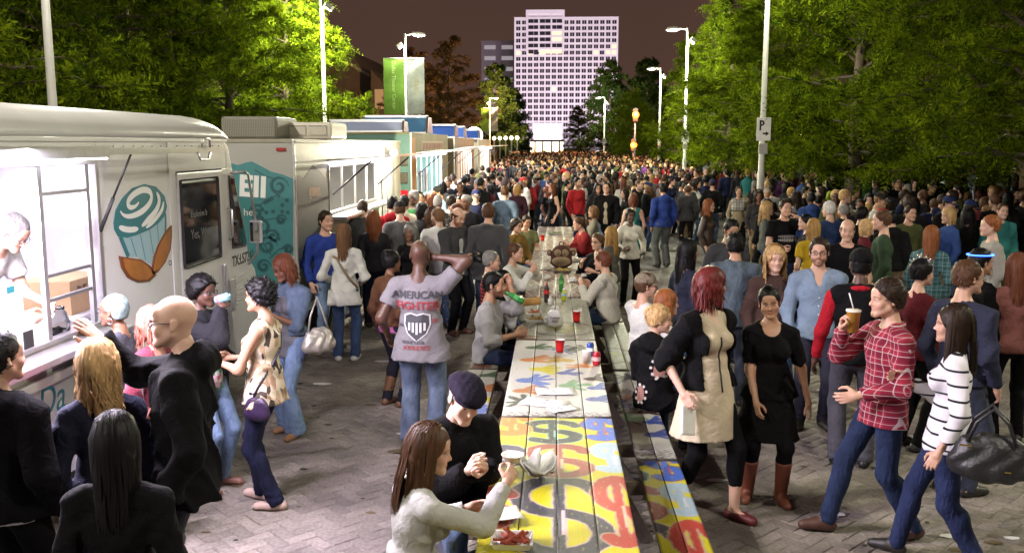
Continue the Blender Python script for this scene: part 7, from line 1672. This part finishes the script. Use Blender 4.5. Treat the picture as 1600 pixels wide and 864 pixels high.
put(1512, 406, 1.80, 'man with glasses in navy sweater seen from behind', 118, hair='short', hcol='brown', glasses=True, top=LS((.03,.033,.06)), bottom=J((.05,.06,.09)), shoes=SH(), hy=-15, res=.015, group=GR)
put(1592, 396, 1.70, 'woman with long auburn hair in dusty coral top at the picture edge', 168, sex='f', hair='long', hcol='auburn', top=LS((.19,.075,.065)), bottom=TR(), shoes=SH(), res=.016, group=GR)
bt = put(1227, 311, 1.82, 'man in black tee with pale oval print raising a hand to his face', 12, skin='fair', hair='short', hcol='dbrown', top=TEE((.005,.005,.006)), bottom=J(DEND), shoes=SH(), lw=(.10,-.20,1.50), lel=(1,.0,-.6), lh='flat', rw=(-.14,-.26,1.05), rh='grip', fat=1.1, res=.018, group=GR)
for k in range(11):
    for j in range(2): hh = .022*math.sqrt(max(.05, 1-((k-5)/6.0)**2)); patch(bt, 0, [(-.009,-hh),(.008,-hh),(.008,hh),(-.009,hh)], (.26,.25,.25), -1, .285 - j*.052, (k-5)*.024, 'oval_print', .002)
put(1150, 363, 1.78, 'man in washed denim jacket with cropped black hair seen from behind', 178, skin='tan', hair='short', hcol='black', top=dict(JK((.10,.135,.17), t=.026, neck='none', collar=True, hem=-.10), mat=M_denim(), name='denim_jacket'), bottom=J((.05,.06,.09)), shoes=SH(), res=.016, group=GR)
put(1140, 340, 1.78, 'man in charcoal sweater looking down behind the denim jacket', 14, skin='olive', hair='short', hcol='black', beard=True, top=LS((.05,.05,.055)), bottom=J(DEND), shoes=SH(), hp=18, res=.018, group=GR)
put(1074, 374, 1.70, 'woman with long black hair in navy blazer facing away', 112, sex='f', skin='tan', hair='long', hcol='black', top=dict(LS((.022,.025,.045), hem=-.14), name='blazer'), bottom=TR(), shoes=SH(), res=.016, group=GR)
put(1325, 341, 1.80, 'man with receding brown hair in black tee facing the camera', -14, hair='fringe', hcol='brown', top=TEE((.005,.005,.006)), bottom=J(DEND), shoes=SH(), res=.018, hp=6, group=GR)
put(1272, 342, 1.66, 'woman with straight blonde hair in yellow top seen from behind', 182, sex='f', hair='long', hcol='gold', top=TEE((.45,.30,.02)), bottom=J(), shoes=SH(), res=.02, strands=400, group=GR)
put(1297, 314, 1.78, 'white haired man in blue jacket turned toward the trees', 205, skin='pale', hair='short', hcol='white', top=dict(LS((.03,.055,.15), t=.02), name='jacket'), bottom=TR(CHAR), shoes=SH(), res=.02, group=GR)
put(1381, 328, 1.82, 'man in bottle green shirt striding toward the tables', -108, hair='short', hcol='brown', top=LS((.035,.06,.035)), bottom=TR(CHAR), shoes=SH(), res=.02, group=GD)
put(1456, 353, 1.68, 'woman with long reddish brown hair in teal plaid shirt', 152, sex='f', hair='long', hcol='ginger', top=dict(LS((.1,.2,.2)), mat=plaid('teal_plaid', (.05,.13,.14), (.02,.06,.07), (.22,.30,.30), 10)), bottom=J(DEND), shoes=SH(), res=.02, group=GD)
sp_ = put(1440, 404, 1.68, 'woman with dark updo and silver sparkling headpiece', 112, sex='f', skin='fair', hair='up', hcol='black', top=LS((.09,.012,.016)), bottom=TR(), shoes=SH(), res=.018, group=GD)
b = MB(); rr_ = random.Random(4)
for k in range(26): a = rr_.uniform(-1.3, 1.3); ln = rr_.uniform(.03, .07); p0 = sp_['head'](.085*math.sin(a), .02, .04+.088*math.cos(a)); p1 = sp_['head']((.085+ln)*math.sin(a), .02+rr_.uniform(-.02,.02), .04+(.088+ln)*math.cos(a)); b.path([p0, p1], .003, 4); b.sphere(p1, .006, 6, 4)
b.build('headpiece', mat('tinsel', (.8,.8,.82), .2, metal=1), sp_['obj'])
put(1551, 336, 1.80, 'red haired man in pale grey sweater under the trees', -98, hair='short', hcol='ginger', skin='pale', top=LS((.32,.31,.28)), bottom=TR(CHAR), shoes=SH(), res=.02, group=GD)
bb = put(1532, 388, 1.72, 'dark haired man in black with a glowing blue headband', 100, skin='olive', hair='short', hcol='black', top=LS((.005,.005,.006)), bottom=TR(), shoes=SH(), res=.02, group=GD)
b = MB(); b.path([bb['head'](.098*math.cos(a), .018+.118*math.sin(a), .075) for a in np.linspace(0, 6.283, 25)], .006, 6, 0, False); b.build('glow_band', mat('blue_glow', (.05,.1,.9), .4, emit=(.03,.12,1), estr=6), bb['obj'])
# ---------------- standing past the tables
put(1037, 286, 1.82, 'man in royal blue hoodie and grey jeans standing alone on open paving', 196, hair='short', hcol='black', top=HD((.028,.055,.25)), bottom=J((.11,.12,.12), t=.02, cuff=.08), shoes=SH(), fat=1.08, res=.016, group='people standing past the tables')
put(985, 326, 1.60, 'girl in white zip hoodie and black trousers with hair in a bun', 10, sex='f', skin='dark', hair='bun', hcol='black', top=HD((.60,.58,.50)), bottom=TR(), shoes=SH(), lw=(.26,-.02,.95), rw=(-.14,-.22,1.05), rh='grip', res=.016, group='people standing past the tables')
put(990, 302, 1.68, 'woman with red bob in teal sleeveless dress seen from behind', 178, sex='f', hair='bob', hcol='auburn', top=dict(col=(.03,.18,.17), sleeve=0, tank=True, skirt=(.45,.24), name='dress'), bottom=TR(BLK, len=.6), shoes=SH(), res=.02, group='people standing past the tables')
put(948, 284, 1.82, 'man with glasses in black coat and patterned shirt facing the tables', -12, hair='short', hcol='dbrown', glasses=True, top=LS((.35,.30,.22)), jacket=JK((.005,.005,.006), hem=-.28, open=.06), bottom=J(DENL), shoes=SH(), res=.02, group='people standing past the tables')
put(934, 286, 1.72, 'woman with glasses and dark bob beside the black coat man', 8, sex='f', hair='bob', hcol='dbrown', glasses=True, top=LS((.30,.22,.24)), jacket=JK((.016,.016,.018), open=.06), bottom=TR(), shoes=SH(), res=.02, group='people standing past the tables')
put(902, 277, 1.82, 'bearded man in bright red shirt among the darker coats', 42, hair='short', hcol='black', beard=True, top=LS((.34,.02,.025)), bottom=J(DEND), shoes=SH(), res=.02, group='people standing past the tables')
put(864, 286, 1.70, 'woman with long auburn hair in sleeveless black dress', -62, sex='f', hair='long', hcol='auburn', top=dict(col=BLK, sleeve=0, tank=True, neck='scoop', skirt=(.5,.23), name='dress'), bottom=TR(BLK, len=.6), shoes=SH(), strands=350, res=.02, group='people standing past the tables')
put(808, 288, 1.66, 'woman with blonde bob in dark plum coat between the denim shirt and tables', 185, sex='f', hair='bob', hcol='gold', top=dict(LS((.04,.016,.025), hem=-.2, t=.02), name='coat'), bottom=TR(), shoes=SH(), res=.022, group='people standing past the tables')
put(1103, 262, 1.84, 'older grey haired man in black suit with white shirt', -4, hair='short', hcol='grey', skin='pale', top=LS((.6,.6,.58), collar=True), jacket=JK((.02,.02,.022), open=.045, hem=-.2), bottom=TR(), shoes=SH(), res=.022, group=GR)
put(1107, 311, 1.66, 'woman with long copper hair in brown leather jacket', 62, sex='f', hair='long', hcol='ginger', top=dict(LS((.05,.032,.022), t=.02), mat=M_leather(), name='leather_jacket'), bottom=TR(CHAR), shoes=SH(), strands=350, res=.022, group=GR)
put(1155, 291, 1.70, 'woman in tan coat with checked scarf facing the camera', -8, sex='f', skin='tan', hair='tail', hcol='dbrown', top=dict(LS((.28,.23,.15), hem=-.2, t=.02), name='coat'), jacket=dict(col=(.2,.2,.2), sleeve=0, hem=.25, t=.014, mat=plaid('grey_check', (.30,.29,.27), (.08,.08,.08), (.5,.48,.45), 16), name='scarf'), bottom=TR(), shoes=SH(), res=.022, group=GR)
put(1198, 316, 1.64, 'woman with shaggy blonde hair turned toward the oval print tee', 75, sex='f', hair='wavy', hcol='blonde', top=LS((.10,.11,.10)), bottom=J(), shoes=SH(), strands=300, res=.022, group=GR)
put(1324, 304, 1.66, 'woman in cream sweater checking her phone before the trees', -20, sex='f', skin='brown', hair='bun', hcol='black', top=LS((.46,.43,.36)), bottom=TR(), shoes=SH(), rw=(-.05,-.24,1.15), lw=(.06,-.24,1.15), rh='grip', lh='grip', hp=16, res=.022, group=GD)
put(1297, 299, 1.58, 'person in lime green hood before the tree trunks', 175, sex='f', hair='bob', hcol=(.30,.42,.02), top=HD((.28,.40,.03)), bottom=TR(), shoes=SH(), res=.022, group=GD)
put(1490, 297, 1.80, 'man in black sweater facing sideways with phone under the trees', -88, hair='short', hcol='dbrown', top=LS((.005,.005,.006), collar=True), bottom=TR((.05,.05,.05)), shoes=SH(), rw=(-.05,-.28,1.2), rh='grip', res=.022, group=GD)
put(1551, 291, 1.76, 'blond person in black sweater with white collar under the trees', -30, hair='crop', hcol='gold', top=LS((.5,.5,.48), collar='open'), jacket=dict(col=(.005,.005,.006), sleeve=.97, neck='v', hem=-.06, t=.006), bottom=TR(), shoes=SH(), res=.022, group=GD)
# ================================================================== the crowd filling the plaza
def template(**k):
    k = dict(dict(res=.030, hres=.013, hand=.013, strands=60), **k); i = person('template figure to be copied', (0, 0), 0, k.pop('Hm', 1.75), **k); return i['obj']
G = (.5,.5,.5)
TP = [(template(hair='short', top=LS(G), bottom=TR(G), shoes=SH()), 'man', 'sweater'),
      (template(hair='short', top=TEE(G), bottom=J(G), shoes=SH(), rw=(-.14,-.24,1.1), rh='grip'), 'man', 'tee'),
      (template(hair='buzz', top=HD(G), bottom=J(G), shoes=SH(), fat=1.1), 'man', 'hoodie'),
      (template(hair='short', beard=True, top=LS(G), jacket=JK(G), bottom=TR(G), shoes=SH(), hy=25), 'man', 'jacket'),
      (template(hair='crop', glasses=True, top=LS(G, collar='open'), bottom=J(G), shoes=SH(), lw=(.12,-.26,1.15), lh='grip', hy=-20), 'man', 'shirt'),
      (template(sex='f', hair='long', top=LS(G), bottom=J(G), shoes=SH(), strands=130), 'woman', 'top'),
      (template(sex='f', hair='bob', top=LS(G), jacket=JK(G), bottom=TR(G), shoes=SH(), rw=(-.08,-.26,1.12), rh='grip'), 'woman', 'jacket'),
      (template(sex='f', hair='tail', top=TEE(G), bottom=J(G), shoes=SH(), hy=20, strands=80), 'woman', 'tee'),
      (template(sex='f', hair='wavy', top=dict(LS(G), hem=-.22, t=.02), bottom=TR(G), shoes=SH(), strands=130), 'woman', 'coat'),
      (template(hair='short', hat=dict(kind='cap', col=(.1,.1,.1)), top=LS(G), bottom=J(G), shoes=SH(), hp=12), 'man', 'sweatshirt')]
COLS = [('black',(.006,.006,.007)),('black',(.008,.008,.009)),('charcoal',(.03,.03,.034)),('grey',(.16,.16,.165)),('white',(.62,.62,.60)),('cream',(.50,.46,.36)),('navy',(.015,.02,.055)),('blue',(.04,.08,.26)),('pale blue',(.22,.32,.46)),('red',(.30,.02,.025)),('maroon',(.09,.012,.02)),('olive',(.09,.10,.04)),('brown',(.09,.05,.03)),('tan',(.30,.22,.13)),('teal',(.03,.16,.16)),('purple',(.12,.04,.15)),('mustard',(.32,.20,.03)),('pink',(.45,.18,.20)),('green',(.03,.12,.04))]
CW = [.24,.16,.14,.06,.08,.03,.08,.03,.03,.03,.03,.03,.03,.01,.01,.01,.01,.005,.015]
PC = [('black',(.006,.006,.007)),('blue',(.05,.08,.16)),('dark blue',(.012,.016,.04)),('grey',(.08,.08,.085)),('khaki',(.20,.15,.09)),('pale blue',(.17,.24,.36))]
HC = [('black','black'),('dark','dbrown'),('brown','brown'),('light brown','lbrown'),('blonde','blonde'),('red','auburn'),('grey','grey'),('golden','gold')]
HW = [.34,.26,.16,.06,.06,.04,.05,.03]
SKW = ['pale','fair','tan','olive','brown','dark']
hero_xy = [tuple(o.location[:2]) for o in bpy.data.objects if o.get('category') == 'person' and o.get('label') != 'template figure to be copied']
trunks = [tuple(o.location[:2]) for o in bpy.data.objects if o.get('category') in ('tree', 'street lamp', 'traffic signal')]
cr = random.Random(21); spots = []
def free(x, y, md):
    if abs(x) < 1.35 and y < 22.2: return False
    if .9 < x < 3.4 and y < 21.2: return False
    if x < TX + .35: return False
    return all((x-a)**2 + (y-b_)**2 > md*md for a, b_ in hero_xy + spots) and all((x-a)**2 + (y-b_)**2 > .36 for a, b_ in trunks)
def seen(x, y, z=1.65):
    d = cam.rotation_euler.to_matrix().transposed() @ (Vector((x, y, z)) - cam.location); u = 800 + FPX*d.x/-d.z; return -15 < u < 1615
zones = [('queue', -2.85, -1.35, 12.2, 17, 16), ('queue', -2.85, -1.4, 15.5, 30, 34), ('far', -2.85, 4.4, 21.5, 30, 62), ('far2', -2.9, 5.2, 30, 44, 82), ('trees', 3.5, 11.5, 11.5, 22, 56), ('trees2', 4.6, 15, 22, 40, 62)]
places = dict(queue=['queueing by the second truck window', 'in line before the teal truck', 'waiting along the food trucks'], far=['in the crowd past the last table', 'amid the packed crowd beyond the tables', 'in the middle of the busy plaza'], far2=['deep in the crowd down the plaza', 'far back in the packed crowd', 'among small figures toward the tower'], trees=['in the dim crowd near the trees', 'under the dark boughs', 'beside the shadowed tree trunks'], trees2=['in the deep shade behind the trees', 'among dark figures under the grove', 'past the parking sign post in shadow'])
placed = []
for zn, x0, x1, y0, y1, n in zones:
    k = 0; tries = 0
    while k < n and tries < 4000:
        tries += 1; x, y = cr.uniform(x0, x1), cr.uniform(y0, y1)
        if k and cr.random() < .55:
            q = placed[-1]; a_ = cr.uniform(0, 6.28); d_ = cr.uniform(.42, .62); x, y = q[1] + d_*math.cos(a_), q[2] + d_*math.sin(a_)
        if zn == 'trees' and x < 3.6 + (y - 11.5)*.05: continue
        if seen(x, y) and free(x, y, .41): spots.append((x, y)); placed.append((zn, x, y)); k += 1
labels = set(); used = [False]*len(TP)
for zn, x, y in placed:
    ti = cr.randrange(len(TP)); o, sexn, gname = TP[ti]
    c = o if not used[ti] else copy_tree(o); used[ti] = True
    for _ in range(60):
        (cn, cc), (pn, pc), (hn, hk) = cr.choices(COLS, CW)[0], cr.choice(PC), cr.choices(HC, HW)[0]; fy = cr.choice(('away', 'away', 'camera', 'side', 'side2')); pl_ = cr.choice(places[zn])
        if zn.startswith('trees') and cc[0] > .2 and cr.random() < .5: continue
        lb = '%s haired %s in %s %s and %s trousers %s' % (hn, sexn, cn, gname, pn, pl_)
        if lb not in labels and len(lb.split()) <= 16: break
    labels.add(lb)
    yaw = dict(away=180, camera=0, side=80, side2=-80)[fy] + cr.uniform(-35, 35); sh_ = SKIN[cr.choices(SKW, [.28,.26,.14,.10,.12,.10])[0]]; v_ = cr.uniform(.85, 1.15)
    c.location = (x, y, 0); c.rotation_euler = (0, 0, R(yaw)); s_ = cr.uniform(.92, 1.06)*(1.0 if sexn == 'man' else .945); c.scale = (s_, s_, s_); c.color = (*sh_, 1)
    tag(c, lb, 'person', dict(queue=GQ, far='crowd beyond the tables', far2='crowd far down the plaza', trees=GD, trees2=GD)[zn])
    inner = cr.choice(((.5,.5,.5),(.1,.1,.1),(.6,.6,.6)))
    two = any(ch.name.startswith('jacket') for ch in c.children)
    for ch in c.children:
        b_ = ch.name.split('.')[0]
        if b_ in ('trousers', 'jeans'): ch.color = (*pc, 1)
        elif b_ == 'hair': ch.color = (*HAIRC[hk], 1)
        elif b_ == 'jacket' or (b_ in ('shirt', 'hoodie') and not two): ch.color = (*(q*v_ for q in cc), 1)
        elif b_ == 'shirt': ch.color = (*inner, 1)
        elif b_ == 'cap': ch.color = (*cr.choice(((.02,.02,.02),(.2,.17,.12),(.3,.02,.02),(.02,.03,.1))), 1)
# ---- the rest of the crowd, too small and dense to count: simple whole figures in one mass
def mass():
    b = MB(); b.lathe([(0,0),(.10,.0),(.13,.45),(.17,.85),(.16,1.05),(.20,1.30),(.19,1.42),(.07,1.49),(.05,1.53)], 7); nb = len(b.v); b.sphere((0,-.01,1.63), (.075,.095,.12), 6, 4); nh = len(b.v); b.sphere((0,.02,1.665), (.088,.10,.105), 6, 4)
    for sx in (-1, 1): b.path([(sx*.20,0,1.40),(sx*.26,.02,1.1),(sx*.22,-.10,.88)], [.055,.05,.035], 3)
    V0 = np.array(b.v); F4 = np.array([f for f in b.f if len(f) == 4]); F = F4
    V0[:,1] *= np.where((np.arange(len(V0)) < nb), .72, 1); Vs = []; Qs = []; Cs = []; n = 0; rr = np.random.default_rng(3)
    pts = []; tries = 0
    while len(pts) < 950 and tries < 60000:
        tries += 1; u = rr.uniform()
        if u < .80: y = 44 + 85*rr.uniform()**1.5; x = rr.uniform(-3.0 - (y-44)*.03, 6.6 + (y-44)*.02)
        else: y = rr.uniform(26, 60); x = rr.uniform(5.5, 22)
        if not seen(x, y): continue
        if y < 44 and not free(x, y, .45): continue
        pts.append((x, y))
    for x, y in pts:
        a = rr.uniform(0, 6.28); ca, sa = math.cos(a), math.sin(a); s_ = rr.uniform(.92, 1.05)
        v = np.stack([V0[:,0]*ca - V0[:,1]*sa, V0[:,0]*sa + V0[:,1]*ca, V0[:,2]], 1)*s_ + np.array([x, y, 0]); Vs.append(v); Qs.append(F + n); n += len(v)
        cc = np.array(cr.choices(COLS, CW)[0][1])*.9; col = np.tile(cc, (len(v), 1)); col[:nb][V0[:nb,2] < .90] = cr.choice(PC)[1]; col[nb:nh] = SKIN[cr.choice(SKW)]; col[nh:nh+30] = HAIRC[cr.choices(HC, HW)[0][1]]; Cs.append(col)
    me = fast_mesh('crowd', np.concatenate(Vs), np.concatenate(Qs), True, np.concatenate(Cs)); me.materials.append(mat('crowd_cloth', attr='tint', rough=.9, spec=.1)); o = link('crowd', me); tag(o, 'dense mass of far-off people filling the end of the plaza', 'crowd', kind='stuff')
mass()
